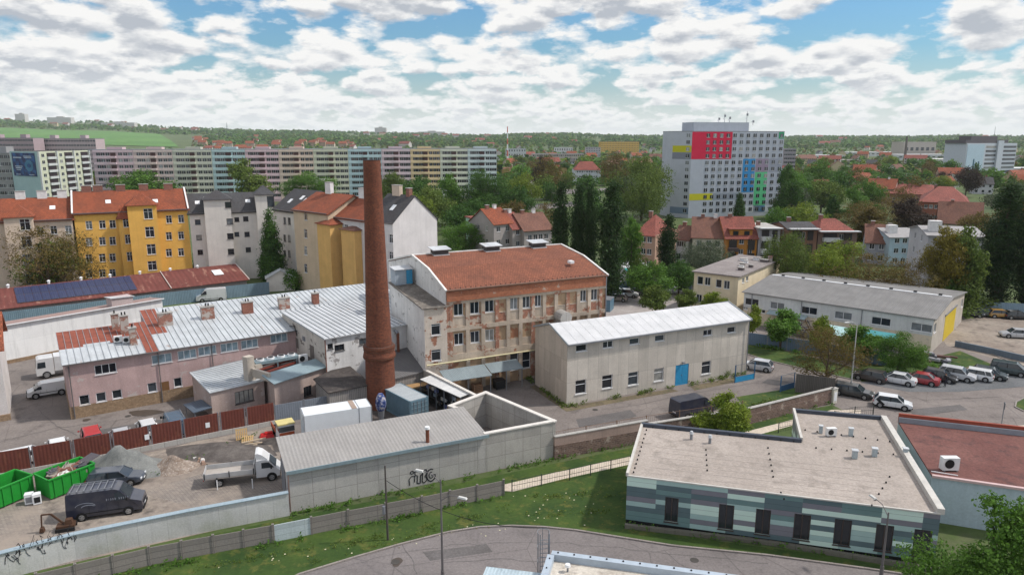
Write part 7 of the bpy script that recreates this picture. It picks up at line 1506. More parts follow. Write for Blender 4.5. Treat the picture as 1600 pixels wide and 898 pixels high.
# far white office tower on the right with a hanging banner
e0_, e1_ = GX(1504, 565), GX(1582, 590); OH = ZH(e0_, 224); f = building('office_tower', 'white office tower with a dark top storey and long banner near the right edge', 'office tower', e0_, angof(e0_, e1_)); L = dist(e0_, e1_); M = MB(); OW = plain('office_white', (.46, .50, .55)); M.box((L/2, 9, 0), (L, 18, OH), OW)
M.box((L*.64, -.6, 0), (L*.11, 1.4, OH+2), OW); M.build('wall', f); M = MB(); M.box((L*.40, 9, OH), (L*.84, 17, 2.6), plain('office_dark', (.10, .09, .10))); M.box((L*.42, 9, OH+2.6), (L*.52, 10, 2.9), plain('office_dark', (.10, .09, .10))); M.build('roof_storey', f)
M = MB()
for k in range(8): z = 1.5+k*(OH-2)/8; M = MB(); M.box((L*.48, -.04, z), (L*.2, .1, 1.7), GL); M.build('window_band', f); M = MB(); M.box((L*.85, -.04, z), (L*.28, .1, 1.7), GL); M.build('window_band', f)
M = MB(); M.tube((L*.66, 6, OH+5), (L*.66, 6, OH+13), .2, .1, 6, GREYM); M.build('antenna', f)
bn = empty('hanging_banner', e0_, angof(e0_, e1_), 'pale banner with dark figures hung on the white office tower', 'banner'); M = MB(); M.box((L*.18, -.14, 4), (L*.33, .12, OH-5), plain('banner_pale', (.40, .52, .60))); M.build('banner_sheet', bn); M = MB()
for x, h_ in ((.06, 5), (.15, 10), (.25, 8)): M.box((L*x+.8, -.22, 6), (2.2 if x > .1 else 1.4, .03, h_), plain('banner_figure', (.03, .10, .15)), top=(.7, 1)); 
M.build('banner_figure', bn)
# ================================================================ mid-distance houses, placed one by one
def hs(name, label, A, Bq, d, ye, rise, wc, rm, nr=2, nc=3, along='x', hip=0, ch=1, cat='house', ext=None, fm=None, wsz=(1.2, 1.4)):
    p0, p1 = G(*A), G(*Bq); L = dist(p0, p1); ang = angof(p0, p1); h = (ZH(p0, ye)+ZH(p1, ye))/2; f = building(name, label, cat, p0, ang); M = MB(); mt = plaster('wall_'+label[:24], wc, .35, .4); fr = []
    for k in range(nr): fr += rowwins(L, nc, h*(k+.38)/nr-.1, wsz[0], min(wsz[1], h/nr*.5), (2, 0), L*.1+.3) if nc > 1 else [(L/2-.6, h*(k+.4)/nr, 1.2, 1.3, (2, 0))]
    sd = [(d*.3, h*(k+.38)/nr, 1., min(1.3, h/nr*.5), (2, 0)) for k in range(nr)]+[(d*.65, h*(k+.38)/nr, 1., min(1.3, h/nr*.5), (2, 0)) for k in range(nr)]
    box_walls(f, M, L, d, h, mt, fr, sd, sd, fm); M.build('wall', f); M = MB()
    if rise: gable_roof(M, 0, 0, L, d, h, rise, rm, .4, along, .15, mt, hip)
    else: M.slab([(-.3, -.3, h+.15), (L+.3, -.3, h+.15), (L+.3, d+.3, h+.15), (-.3, d+.3, h+.15)], .25, rm)
    M.build('roof', f)
    for i in range(ch): chimney_stack(f, L*(.3+.4*i), d/2, h+rise*.9, .9, .7, 1.1, CHR if i % 2 == 0 else CHW, 0)
    return f, L, h
MID = [
 ('gabled_house', 'narrow house with a pale mint green wall behind the factory roof ventilators', (747, 404), (775, 402), 9, 343, 0, (.36, .52, .42), RTR, 3, 1, 0),
 ('terraced_house', 'grey terraced house with an orange roof, leftmost behind the factory roof', (772, 412), (800, 408), 10, 348, 3.4, (.34, .31, .30), RTI, 3, 2, 0),
 ('terraced_house', 'grey terraced house with a red roof, second from the left behind the factory roof', (801, 410), (818, 408), 10, 356, 3.6, (.36, .33, .32), RTR, 3, 1, 0),
 ('terraced_house', 'grey terraced house with a brown roof left of the poplars', (819, 410), (862, 406), 11, 358, 3.8, (.38, .34, .33), RTB, 2, 4, 0),
 ('hip_roof_house', 'salmon pink house with a dark red hipped roof right of the poplars', (986, 420), (1022, 424), 13, 366, 4.2, (.42, .27, .20), RTR, 3, 3, 3),
 ('small_white_house', 'small white house with strip windows beside the single poplar', (1052, 410), (1074, 412), 9, 373, 3, (.52, .53, .56), RTB, 2, 2, 0),
 ('cream_house', 'cream house with a dark brown roof behind the willow', (1080, 414), (1130, 416), 11, 370, 4.4, (.55, .51, .43), RTB, 2, 3, 0),
 ('orange_house', 'bright orange-brown house with a red tiled roof and dark balcony doors', (1132, 418), (1180, 418), 11, 371, 4.6, (.42, .18, .035), RTR, 3, 3, 0),
 ('grey_balcony_house', 'grey house with terraces and white roof edges right of the orange house', (1182, 418), (1215, 418), 11, 357, 0, (.38, .37, .40), CONC, 4, 2, 0),
 ('brick_balcony_house', 'brown brick house with glazed loggias and a dark flat roof', (1228, 420), (1272, 420), 12, 358, 1.2, (.24, .13, .09), RTD, 3, 3, 0),
 ('brown_house', 'brown house with white balconies and a dark red roof above the lime tree', (1274, 420), (1334, 420), 12, 362, 2.6, (.21, .14, .12), RTR, 3, 4, 3),
 ('small_grey_house', 'small house with a steep brown roof between the brown house and the pale blue one', (1350, 412), (1384, 414), 10, 378, 4, (.30, .31, .36), RTB, 2, 2, 0),
 ('pale_blue_house', 'pale blue house with a white chimney block and a balcony', (1386, 416), (1446, 416), 12, 370, 1.6, (.36, .47, .54), plain('grey_flat_roof', (.30, .29, .29), .9), 3, 4, 0),
 ('white_house', 'whitish three-storey house half hidden by yellow trees left of the big right poplar', (1440, 458), (1526, 462), 13, 368, 1.2, (.42, .42, .44), plain('grey_flat_roof', (.30, .29, .29), .9), 4, 5, 0),
 ('villa', 'white long building with a dark red roof in the middle distance', (896, 288), (938, 288), 14, 265, 5.5, (.56, .58, .62), RTR, 3, 9, 5),
 ('school_hall', 'large brick building with a wide red-brown roof right of the middle', (1432, 346), (1512, 350), 34, 316, 5, (.27, .10, .065), RTR, 2, 8, 6),
 ('school_hall', 'long brick wing with a dark red roof left of the large brick hall', (1376, 318), (1470, 322), 26, 303, 4, (.25, .12, .10), RTR, 1, 10, 5),
 ('barn_house', 'house with a blank pale gable and a grey-brown roof in front of the brick hall', (1462, 376), (1530, 380), 12, 348, 6, (.50, .43, .38), RTB, 1, 4, 0),
 ('terraced_house', 'pale house with a red roof and wide balcony doors near the middle right trees', (1352, 316), (1395, 318), 12, 294, 4.5, (.42, .33, .28), RTI, 2, 5, 0)]
DKB = plain('dark_glazed_loggia', (.035, .03, .03), .4); WHB = plain('balcony_white', (.50, .50, .50), .7)
def deco(f, bits):
    for nm, x, y, z, sx, sy, sz, m in bits: M = MB(); M.box((x, y, z), (sx, sy, sz), m); M.build(nm, f)
for name, label, A, Bq, d, ye, rise, wc, rm, nr, nc, hip in MID:
    f, L, h = hs(name, label, A, Bq, d, ye, rise, wc, rm, nr, nc, 'x', hip, 2 if 'terraced' in name or 'cream' in name else 1); b_ = []
    if name == 'orange_house':
        for k in range(2): b_ += [('loggia', L*.22, -.12, 1.2+k*3.2, 1.9, .3, 2.4, DKB), ('loggia', L*.82, -.12, 1.2+k*3.2, 1.6, .3, 2.4, DKB), ('balcony', L*.22, -.7, .9+k*3.2, 2.4, 1.2, .9, plain('dark_rail', (.07, .05, .05)))]
        b_ += [('dormer', L*.5, 1.9, h-.2, L*.72, 2.6, 2.1, plaster('dormer_orange', (.42, .18, .035))), ('dormer_roof', L*.5, 1.8, h+1.9, L*.8, 3.0, .15, rm), ('dormer_window', L*.32, .58, h+.5, 1.3, .1, 1., GL), ('dormer_window', L*.68, .58, h+.5, 1.3, .1, 1., GL)]
    if 'balcony_house' in name or name == 'brown_house':
        for k in range(3): b_ += [('loggia', L*.3, -.1, .9+k*3.1, L*.34, .28, 2.2, DKB), ('balcony', L*.3, -.75, .6+k*3.1, L*.4, 1.3, 1.0, WHB if 'brick' not in name else plain('balcony_dark', (.10, .085, .08))), ('loggia', L*.76, -.1, .9+k*3.1, L*.2, .28, 2.2, DKB)]
        b_ += [('roof_edge', L*.5, -.9, h+.05, L*1.04, 1.6, .22, WHB)]
    if name in ('pale_blue_house', 'white_house'):
        for k in range(3): b_ += [('loggia', L*.7, -.1, 1.+k*3.1, L*.3, .28, 2.0, DKB), ('balcony', L*.7, -.7, .6+k*3.1, L*.34, 1.2, .95, WHB)]
        b_ += [('chimney_block', L*.18, 3., h, 2.2, 1.6, 2.6, CHW)]
    if name == 'villa': pass
    deco(f, b_)
# ================================================================ trees, placed one by one
def T(kind, px, yb, yt, wpx, leaf, label, lod=1, name='tree', group=None, cat='tree'):
    p = G(px, yb); h = ZH(p, yt); return tree(kind, p, h, wpx*math.hypot(*p)*1.02/1110, leaf, label, lod, name, cat, group)
TR = [
 ('round2', 1525, 1040, 768, 165, 'mid', 'large bright green leafy tree at the lower right corner', 0),
 ('birch', 1134, 686, 613, 70, 'lime', 'yellow-green birch in front of the stone wall by the navy van', 0),
 ('bare', 1290, 603, 513, 92, 'rust', 'spreading tree with sparse rusty brown leaves beside the pale street lamp', 0),
 ('young', 1219, 545, 484, 50, 'mid', 'round young tree behind the blue fence, leftmost of the street row', 1),
 ('young', 1282, 560, 495, 30, 'lime', 'small yellow-green tree behind the rusty brown one', 1),
 ('young', 1343, 566, 511, 46, 'mid', 'round green tree right of the pale street lamp', 1),
 ('round', 1402, 583, 520, 62, 'mid', 'broad green bush-like tree at the left end of the parked row', 0),
 ('young', 1024, 494, 446, 38, 'olive', 'young round tree in the car park behind the workshop, left one', 1),
 ('young', 1070, 490, 452, 30, 'olive', 'young round tree in the car park behind the workshop, middle one', 1),
 ('young', 1115, 500, 457, 32, 'lime', 'young yellow-green tree in front of the cream office', 1),
 ('young', 1175, 530, 477, 22, 'lime', 'slim young tree at the corner of the long warehouse', 1),
 ('column', 874, 462, 285, 31, 'poplar', 'tall dark poplar, leftmost behind the brick factory', 1),
 ('column', 903, 466, 290, 26, 'poplar', 'tall dark poplar, second from the left behind the brick factory', 1),
 ('column', 919, 468, 292, 24, 'poplar', 'tall dark poplar, third from the left behind the brick factory', 1),
 ('column', 951, 475, 283, 42, 'poplar', 'tallest and broadest dark poplar behind the right end of the brick factory', 1),
 ('column', 1041, 452, 336, 30, 'poplar', 'single dark poplar left of the cream house', 1),
 ('column', 1556, 482, 284, 60, 'poplar', 'huge dark poplar near the right edge', 0),
 ('column', 1598, 486, 300, 38, 'poplar', 'dark poplar cut by the right edge', 1),
 ('round2', 984, 452, 340, 44, 'mid', 'tall light green tree right of the broadest poplar', 1),
 ('wide', 1002, 345, 248, 96, 'olive', 'large spreading grey-green tree left of the coloured tower block', 0),
 ('willow', 1105, 446, 375, 70, 'silver', 'pale grey-green willow behind the cream office', 0),
 ('willow', 1228, 462, 362, 58, 'olive', 'hanging olive green willow in front of the balcony houses', 0),
 ('round', 1306, 465, 376, 84, 'lime', 'yellow-green crown behind the long warehouse roof', 0),
 ('bare', 1352, 478, 398, 100, 'rust', 'reddish brown crown behind the long warehouse roof', 0),
 ('bare', 1402, 484, 410, 86, 'rust', 'brown crown in front of the pale blue house', 0),
 ('round2', 1466, 485, 352, 66, 'gold', 'golden green tree in front of the whitish house', 0),
 ('round2', 1500, 488, 356, 60, 'olive', 'thin olive tree left of the huge poplar', 1),
 ('round2', 1484, 486, 410, 40, 'mid', 'low green tree at the foot of the whitish house', 1),
 ('cone', 428, 448, 331, 50, 'dark', 'dark green conical tree in front of the slate-roofed tenement', 0),
 ('bare', 80, 468, 357, 106, 'rust', 'large tree with sparse brown leaves in front of the beige tenement', 0),
 ('bare', 92, 462, 375, 76, 'olive', 'olive tinged tree beside the large brown-leaved one', 1),
 ('cone', 310, 435, 386, 16, 'dark', 'small dark conifer at the right end of the yellow tenement', 1),
 ('cone', 228, 446, 407, 16, 'dark', 'small dark conifer in front of the yellow stair tower', 1),
 ('young', 111, 488, 460, 28, 'mid', 'small green tree growing between the rusty roof and the blue fence', 1),
 ('bush', 458, 450, 420, 40, 'mid', 'low green bush beside the little zinc-roofed hut', 1),
 ('round', 484, 330, 268, 72, 'mid', 'bright green round tree in front of the pastel prefab block', 0),
 ('round', 222, 322, 267, 62, 'mid', 'green round tree above the yellow tenement roof', 1),
 ('wide', 64, 325, 280, 54, 'olive', 'pale olive tree in front of the poster wall', 1),
 ('round2', 388, 335, 250, 60, 'olive', 'tall olive tree with reddish twigs in front of the turquoise block section', 1),
 ('round', 655, 335, 277, 52, 'dark', 'dark green tree right of the brick chimney top', 1),
 ('round2', 705, 352, 273, 48, 'mid', 'green tree between two darker ones right of the brick chimney', 1),
 ('round', 754, 350, 265, 66, 'dark', 'broad dark green tree in front of the right end of the prefab block', 0),
 ('round', 718, 378, 322, 52, 'dark', 'dark round tree behind the white gable', 1),
 ('round', 728, 408, 346, 62, 'mid', 'bright green round tree between the white gable and the factory roof', 0),
 ('round', 616, 330, 270, 42, 'olive', 'olive tree immediately right of the chimney top', 1),
 ('round', 818, 330, 272, 40, 'lime', 'yellow-green round tree in the middle distance', 1),
 ('round', 806, 345, 292, 48, 'dark', 'dark green tree below the yellow-green one in the middle distance', 1),
 ('bare', 856, 310, 243, 40, 'rust', 'tall russet tree in the middle distance', 1), ('round2', 845, 305, 245, 26, 'plum', 'dark purple tree left of the tall russet one', 1),
 ('bare', 962, 300, 238, 54, 'rust', 'russet tree right of the white red-roofed building', 1),
 ('cone', 1154, 342, 303, 20, 'dark', 'dark conifer in front of the coloured tower block', 1),
 ('round2', 1226, 345, 258, 34, 'dark', 'dark green tree against the right end of the coloured tower block', 1), ('round2', 1246, 335, 275, 44, 'mid', 'green tree right of the coloured tower block', 1),
 ('round', 1282, 335, 282, 50, 'olive', 'grey-green tree in the park right of the coloured tower', 1), ('cone', 1300, 345, 306, 26, 'dark', 'dark conifer in the park right of the coloured tower', 1),
 ('round', 1278, 300, 251, 34, 'mid', 'light green tall tree behind the park', 1), ('bare', 1370, 368, 309, 90, 'rust', 'big russet crown in front of the brick halls', 0), ('round2', 1420, 368, 318, 34, 'plum', 'dark purplish tree right of the big russet crown', 1),
 ('bare', 1405, 345, 292, 40, 'rust', 'orange-brown thin tree in front of the long brick wing', 1), ('round', 1250, 372, 318, 50, 'lime', 'yellow-green bushy tree behind the balcony houses', 1), ('round', 1215, 372, 325, 40, 'mid', 'green bushy tree behind the grey balcony house', 1),
 ('round', 1398, 312, 271, 60, 'dark', 'dark green tree in front of the red-roofed terraces', 1), ('round', 1508, 308, 262, 30, 'plum', 'dark tree left of the office tower foot', 1), ('round', 1470, 300, 275, 28, 'lime', 'yellow-green tree beyond the brick halls', 1),
 ('bush', 830, 572, 545, 26, 'rust', 'small reddish shrub at the left back corner of the concrete workshop', 1), ('bush', 1125, 584, 568, 26, 'olive', 'straggly shrub against the front of the concrete workshop', 1), ('bush', 1440, 486, 458, 60, 'mid', 'green hedge bush behind the pale blue fence', 1), ('bush', 1500, 488, 462, 70, 'olive', 'olive hedge bush behind the pale blue fence', 1),
 ('round', 1015, 470, 410, 60, 'mid', 'green bushy tree behind the car park wall', 1), ('round', 1060, 462, 408, 44, 'dark', 'dark bushy tree left of the cream office', 1), ('bare', 1000, 455, 400, 40, 'olive', 'thin olive tree behind the white kiosk', 1)]
for kind, px, yb, yt, wpx, leaf, lb, lod in TR: T(kind, px, yb, yt, wpx, leaf, lb, lod, 'poplar_tree' if kind == 'column' else 'conifer_tree' if kind == 'cone' else 'shrub' if kind == 'bush' and px != 1525 else 'tree', None, 'shrub' if kind == 'bush' and px != 1525 else 'tree')
# little hut beside the blue fence
h0 = G(418, 456); r = building('zinc_roof_hut', 'little white hut with a zinc gable roof beyond the ribbed white roof', 'hut', h0, 20); M = MB(); box_walls(r, M, 5.5, 5, 3.0, WHT); M.build('wall', r); M = MB(); gable_roof(M, 0, 0, 5.5, 5, 3.0, 1.5, ZINC, .3, 'y', wallm=WHT); M.build('roof', r)
# ================================================================ the town beyond: scattered trees and houses
foot = []   # px, depth areas to keep free
def free(px, Y):
    if 20 < px < 780 and 290 < Y < 410: return False
    if 1040 < px < 1228 and 270 < Y < 330: return False
    if -80 < px < 160 and 540 < Y < 600: return False
    if 1495 < px < 1590 and 545 < Y < 620: return False
    if 1370 < px < 1520 and 250 < Y < 345: return False
    if 880 < px < 945 and 440 < Y < 545: return False
    return True
rg = random.Random(21); pos = []
HW = [((.55, .53, .49), RTI), ((.48, .40, .32), RTI), ((.50, .46, .44), RTR), ((.45, .42, .42), RTB), ((.58, .57, .55), RTR), ((.40, .28, .2), RTI), ((.52, .44, .28), RTB), ((.5, .5, .53), RTD)]
_hm = []
for i, (wc, rm) in enumerate(HW):
    M = MB(); L, d, h, rs = ((11, 9, 5.5, 3.4), (16, 10, 7.5, 4), (24, 11, 8.5, 4.2), (10, 9, 6, 3.6))[i % 4]; mt = plaster('far_wall_%d' % i, wc, .2, .2)
    for a_, b_ in (((-L/2, -d/2), (L/2, -d/2)), ((L/2, -d/2), (L/2, d/2)), ((L/2, d/2), (-L/2, d/2)), ((-L/2, d/2), (-L/2, -d/2))): wall(M, a_, b_, -1, h, (), mt)
    gable_roof(M, -L/2, -d/2, L/2, d/2, h, rs, rm, .4, 'x', .2, mt); n = int(L/3)
    for k in range(2 if h < 7 else 3):
        for q in range(n): M.box((-L/2+(q+.5)*L/n, -d/2-.02, h*(k+.35)/(2 if h < 7 else 3)), (1.2, .1, 1.3), GL); M.box((-L/2+(q+.5)*L/n, d/2+.02, h*(k+.35)/(2 if h < 7 else 3)), (1.2, .1, 1.3), GL)
    M.box((L*.2, .5, h+rs*.6), (.8, .8, rs*.7), CHR); _hm.append((M.mesh('far_house'), L))
def put_house(i, x, y, ang, label, group): o = add('town_house', _hm[i][0], None, (x, y, terr(x, y)), R(ang)); tag(o, label, 'house', group)
hlab = ['small house', 'mid-sized beige house', 'long grey block house', 'small brown-roofed house', 'small red-roofed white house', 'mid-sized brown house', 'long yellowish house', 'small slate-roofed house']
cnt = 0
for _ in range(4000):
    if cnt >= 215: break
    Y = 380*math.exp(rg.random()*1.95); px = rg.uniform(-60, 1660)
    if not free(px, Y): continue
    left = px < 790
    if left and Y < 900: continue
    if px < 290 and Y > 1450: continue
    if 830 < px < 1050 and Y < 480: continue
    if rg.random() < (.55 if px < 1050 and Y > 1500 else .15): continue
    x, y = GX(px, Y)
    if any((x-a)**2+(y-b_)**2 < (17+Y*.009)**2 for a, b_, _ in pos): continue
    pos.append((x, y, 1)); i = rg.randrange(8); zone = 'left of the coloured tower' if px < 1040 else 'right of the coloured tower'; dd_ = 'in the middle distance' if Y < 800 else 'far off among trees'
    put_house(i, x, y, rg.choice((15, 20, -30, 60, -20, 105))+rg.uniform(-8, 8), '%s %s, %s' % (hlab[i], dd_, zone), 'town houses %s %s: %s' % (dd_, zone, hlab[i])); cnt += 1
# industrial halls far right
for i, (px, Y, L, d, h, c) in enumerate(((1265, 1050, 90, 30, 8, (.6, .6, .6)), (1480, 900, 70, 35, 7, (.62, .6, .58)), (1440, 1100, 110, 40, 8, (.55, .55, .56)), (1540, 800, 60, 25, 6, (.65, .65, .64)), (1425, 1150, 55, 30, 26, (.42, .38, .34)), (1360, 1300, 100, 40, 7, (.6, .6, .6)), (1590, 640, 60, 25, 6, (.62, .62, .62)), (1190, 1400, 80, 30, 7, (.6, .6, .6)), (1290, 900, 60, 25, 6, (.5, .45, .4)))):
    x, y = GX(px, Y); M = MB(); M.box((0, 0, 0), (L, d, h), plaster('hall_%d' % i, c, .2, .3)); M.box((0, 0, h), (L+.6, d+.6, .5), plain('hall_roof_%d' % i, tuple(v*.9 for v in c)))
    for k in range(int(L/9)): M.box((-L/2+5+k*9, -d/2-.02, h*.5), (5, .12, h*.2), GL)
    pos.append((x, y, 1)); tag(M.build('industrial_hall', None, (x, y, terr(x, y)), R(8)), ('low white industrial hall in the far right distance, number %d' % i if 0 else ['widest pale hall just right of the tower block', 'white hall left of the office tower', 'long grey-white hall beyond the brown silo block', 'white hall at the foot of the office tower', 'tall brown silo block in the far industrial area', 'long pale hall left of the brown silo block', 'white hall at the right edge of the town', 'far pale hall behind the tower block', 'beige hall in front of the far pale ones'][i]), 'industrial hall')
x, y = GX(1413, 1000); M = MB(); M.tube((0, 0, 0), (0, 0, 34), 2, 1.3, 14, plain('dark_stack', (.12, .10, .09))); M.tube((0, 0, 34), (0, 0, 34.6), 1.5, 1.5, 14, BLACK); tag(M.build('factory_stack', None, (x, y, terr(x, y))), 'thin dark chimney stack in the far industrial area', 'chimney')
x, y = GX(793, 1000); M = MB()
for k in range(6): M.tube((0, 0, k*8), (0, 0, k*8+8), 1.1-k*.08, 1.02-k*.08, 10, plain('mast_red', (.5, .12, .08)) if k % 2 else WHITE)
tag(M.build('striped_stack', None, (x, y, terr(x, y))), 'slim red and white striped stack right of the prefab block', 'chimney')
# scattered trees: individuals nearer, one mass farther
kinds = ['round', 'round', 'round2', 'wide', 'round2', 'cone', 'bare']; lf = ['mid', 'dark', 'olive', 'mid', 'lime', 'dark', 'rust', 'silver', 'plum', 'olive', 'mid', 'dark']
adj = dict(mid='mid green', dark='dark green', olive='olive', lime='yellow-green', rust='russet', silver='grey-green', plum='dark purple')
cnt = 0
for _ in range(6000):
    if cnt >= 225: break
    Y = 172*math.exp(rg.random()*1.75); px = rg.uniform(-40, 1640)
    if not free(px, Y): continue
    if Y < 330 and px < 560: continue
    if Y < 240 and (px < 1040 and not (640 < px < 880)): continue
    if Y < 200: continue
    if px < 800 and 410 < Y < 600 and px > 30 and rg.random() < .5: continue
    x, y = GX(px, Y)
    if 1050 < px < 1350 and Y < 262: continue
    if px < 870 and Y < 225: continue
    if any((x-a)**2+(y-b_)**2 < (7+Y*.012)**2 for a, b_, _ in pos): continue
    pos.append((x, y, 0)); k = rg.choice(kinds); c_ = rg.choice(lf)
    if k == 'cone': c_ = 'dark'
    if k == 'bare': c_ = 'rust'
    hgt = rg.uniform(8, 15) if k != 'cone' else rg.uniform(9, 14); zone = 'left of the coloured tower' if px < 1040 else 'right of the coloured tower'; dd_ = 'in the middle distance' if Y < 420 else 'farther off in the town'
    tree(k, (x, y, terr(x, y)), hgt, hgt*rg.uniform(.75, 1.1)*(.5 if k == 'cone' else 1), c_, '%s %s %s, %s' % (adj[c_], 'conifer' if k == 'cone' else 'thin-leaved tree' if k == 'bare' else 'leafy tree', dd_, zone), 2 if Y > 330 else 1, 'town_tree', 'tree', '%s %s %s, %s' % (adj[c_], 'conifer' if k == 'cone' else 'thin-leaved tree' if k == 'bare' else 'leafy tree', dd_, zone)); cnt += 1
def forest(name, label, n, fn, mats, seed):
    r = random.Random(seed); Ms = MB()
    for _ in range(n):
        q = fn(r)
        if q is None: continue
        px, Y, hh_, ww = q; x, y = GX(px, Y); z = terr(x, y); m_ = r.choice(mats); sg_ = max(2.5, Y*.0022)
        for k in range(r.randint(9, 15)):
            a = r.random()*6.28; el_ = r.random(); c = Vector((x+ww*.4*math.cos(a)*(1-el_*.6), y+ww*.4*math.sin(a)*(1-el_*.6), z+hh_*(.25+.75*el_*r.uniform(.7, 1.)))); nrm = Vector((math.cos(a), math.sin(a), .6+el_)).normalized()+Vector((r.gauss(0, .35), r.gauss(0, .35), r.gauss(0, .35))); u = nrm.orthogonal().normalized(); v = nrm.cross(u).normalized(); s = ww*r.uniform(.16, .34)
            Ms.face([c-u*s, c+v*s*.8, c+u*s*.9, c-v*s], m_)
    return tag(Ms.build(name), label, 'woodland', kind='stuff')
def f_mid(r):
    Y = 480*math.exp(r.random()*1.45); px = r.uniform(-80, 1680)
    if not free(px, Y) or (px < 300 and Y > 1400): return None
    x, y = GX(px, Y)
    if any((x-a)**2+(y-b_)**2 < (6+Y*.005)**2 for a, b_, t_ in pos if t_): return None
    h = r.uniform(6, 12)*(1 if px < 1050 else .75); return px, Y, h, h*1.05
forest('town_greenery', 'mass of trees filling the town between the houses', 5200, f_mid, [LEAF[k] for k in ('mid', 'dark', 'mid', 'olive', 'lime', 'dark', 'silver', 'rust')], 3)
def f_far(r):
    Y = 1900*math.exp(r.random()*.92); px = r.uniform(-120, 1720)
    if px < 300+(Y-1500)*.02 and 1400 < Y < 2750: return None
    if mnoise.noise(Vector((px*.006, Y*.002, 4))) < -.32: return None
    h = r.uniform(9, 16); return px, Y, h, r.uniform(14, 26)
forest('distant_woodland', 'distant woodland covering the hills along the horizon', 8500, f_far, [LEAF[k] for k in ('mid', 'dark', 'olive', 'mid', 'dark')], 9)
# green field on the left hillside
FM = ground('spring_field', ((.06, .15, .028), (.085, .19, .038)), .004, .05); vs = []
M = MB(); ny, nx = 14, 16
def fpt(i, j): Y = 1720+j*72; px = -160+i*(440-(j*2))/nx*(1.0); x, y = GX(px, Y); return (x, y, terr(x, y)+1.2)
for i in range(nx):
    for j_ in range(ny): M.face([fpt(i, j_), fpt(i+1, j_), fpt(i+1, j_+1), fpt(i, j_+1)], FM)
tag(M.build('green_field'), kind='structure')
# far village and housing estate on the hills
vc = 0; rgv = random.Random(77)
for _ in range(900):
    if vc > 78: break
    z_ = rgv.choice((0, 0, 1, 2))
    if z_ == 0: px, Y = rgv.uniform(300, 560), rgv.uniform(1300, 2100)
    elif z_ == 1: px, Y = rgv.uniform(0, 330), rgv.uniform(2850, 4200)
    else: px, Y = rgv.uniform(560, 1600), rgv.uniform(1700, 3600)
    x, y = GX(px, Y)
    if any((x-a)**2+(y-b_)**2 < 24**2 for a, b_, _ in pos): continue
    pos.append((x, y, 1)); i = rgv.choice((0, 1, 4, 5)) if z_ == 0 else rgv.choice((2, 6, 4)); o = add('village_house', _hm[i][0], None, (x, y, terr(x, y)+2), rgv.uniform(-.5, .5), (1.2, 1.2, 1.3)); nm = ('village on the slope above the prefab block', 'housing on the far left ridge', 'scattered settlement on the far hills')[z_]; tag(o, 'tiny %s in the %s' % (hlab[i], nm), 'house', '%s: %s' % (nm, hlab[i])); vc += 1
# tall blocks standing on the ridge
for i, (px, Y, L, h, lb) in enumerate(((596, 3900, 60, 34, 'pale block standing alone on the wooded ridge left of the middle'), (675, 4100, 150, 20, 'long dark hall on the ridge right of the pale block'), (190, 3500, 160, 22, 'long pale estate on the left ridge'), (100, 3700, 120, 28, 'pale tower blocks on the far left ridge'), (40, 3800, 50, 40, 'grey high-rise at the far left end of the ridge'))):
    x, y = GX(px, Y); M = MB(); M.box((0, 0, -5), (L, 30, h+5), plaster('ridge_block_%d' % i, (.48, .46, .45), .2, .2)); M.box((0, 0, h), (L*.3, 12, 5), CONC); tag(M.build('ridge_block', None, (x, y, terr(x, y))), lb, 'apartment block')
x, y = GX(357, 3000); M = MB(); M.tube((0, 0, 0), (0, 0, 46), 1.6, .8, 8, GREYM); M.box((0, 0, 30), (5, 5, 2), GREYM); tag(M.build('radio_mast', None, (x, y, terr(x, y))), 'thin radio mast on the left horizon', 'mast')
# road and parked cars in the middle distance
sheetpoly('road', [(770, 330), (860, 326), (905, 322), (905, 314), (860, 318), (770, 322)], .03, ROADM)
sheetpoly('road', [(700, 300), (860, 297), (950, 294), (950, 301), (860, 304), (700, 307)], .03, ROADM)
for i, px in enumerate((848, 855, 862, 870, 928, 936, 1265, 1280)):
    nm, col = (('white', (.62, .63, .64)), ('silver', SG), ('black', (.012, .012, .014)))[i % 3]
    car('hatch', (*GX(px, 372 if px < 1000 else 290), 0.05), 80, nm, col, ('small %s car parked in the middle distance %s' % (nm, 'behind the poplars' if px < 1000 else 'in the park right of the coloured tower')), 'cars parked in the middle distance, %s, %s' % (nm, px < 1000))
# ================================================================ haze
hm = bpy.data.materials.new('haze'); hm.use_nodes = True; t = hm.node_tree; t.nodes.clear(); pv = t.nodes.new('ShaderNodeVolumePrincipled'); pv.inputs['Color'].default_value = (.90, .96, 1, 1); pv.inputs['Density'].default_value = .000055; pv.inputs['Anisotropy'].default_value = 0.; ou = t.nodes.new('ShaderNodeOutputMaterial'); t.links.new(pv.outputs[0], ou.inputs['Volume'])
M = MB(); M.box((0, 3700, -130), (22000, 7900, 310), hm); tag(M.build('haze'), 'pale blue air haze over the whole town', kind='stuff')

# ================================================================ weeds and small ground detail
def weeds(name, label, lines, per, h, m, seed):
    r = random.Random(seed); Ms = MB()
    for a, b_ in lines:
        a, b_ = G(*a), G(*b_); L = dist(a, b_)
        for _ in range(int(L*per)):
            t = r.random(); 
            if mnoise.noise(Vector((a[0]+(b_[0]-a[0])*t, a[1]+(b_[1]-a[1])*t, seed))*.5) < -.12: continue
            c = Vector((a[0]+(b_[0]-a[0])*t+r.gauss(0, .22), a[1]+(b_[1]-a[1])*t+r.gauss(0, .22), .02)); hh = h*r.uniform(.3, 1.2)
            for k in range(7):
                p = c+Vector((r.gauss(0, hh*.3), r.gauss(0, hh*.3), hh*r.random())); s = hh*r.uniform(.16, .34); n = Vector((r.gauss(0, 1), r.gauss(0, 1), r.gauss(.4, 1))).normalized(); u = n.orthogonal().normalized(); v = n.cross(u); Ms.face([p-u*s, p+v*s*.7, p+u*s, p-v*s*.7], m)
    return tag(Ms.build(name), label, 'weeds', kind='stuff')
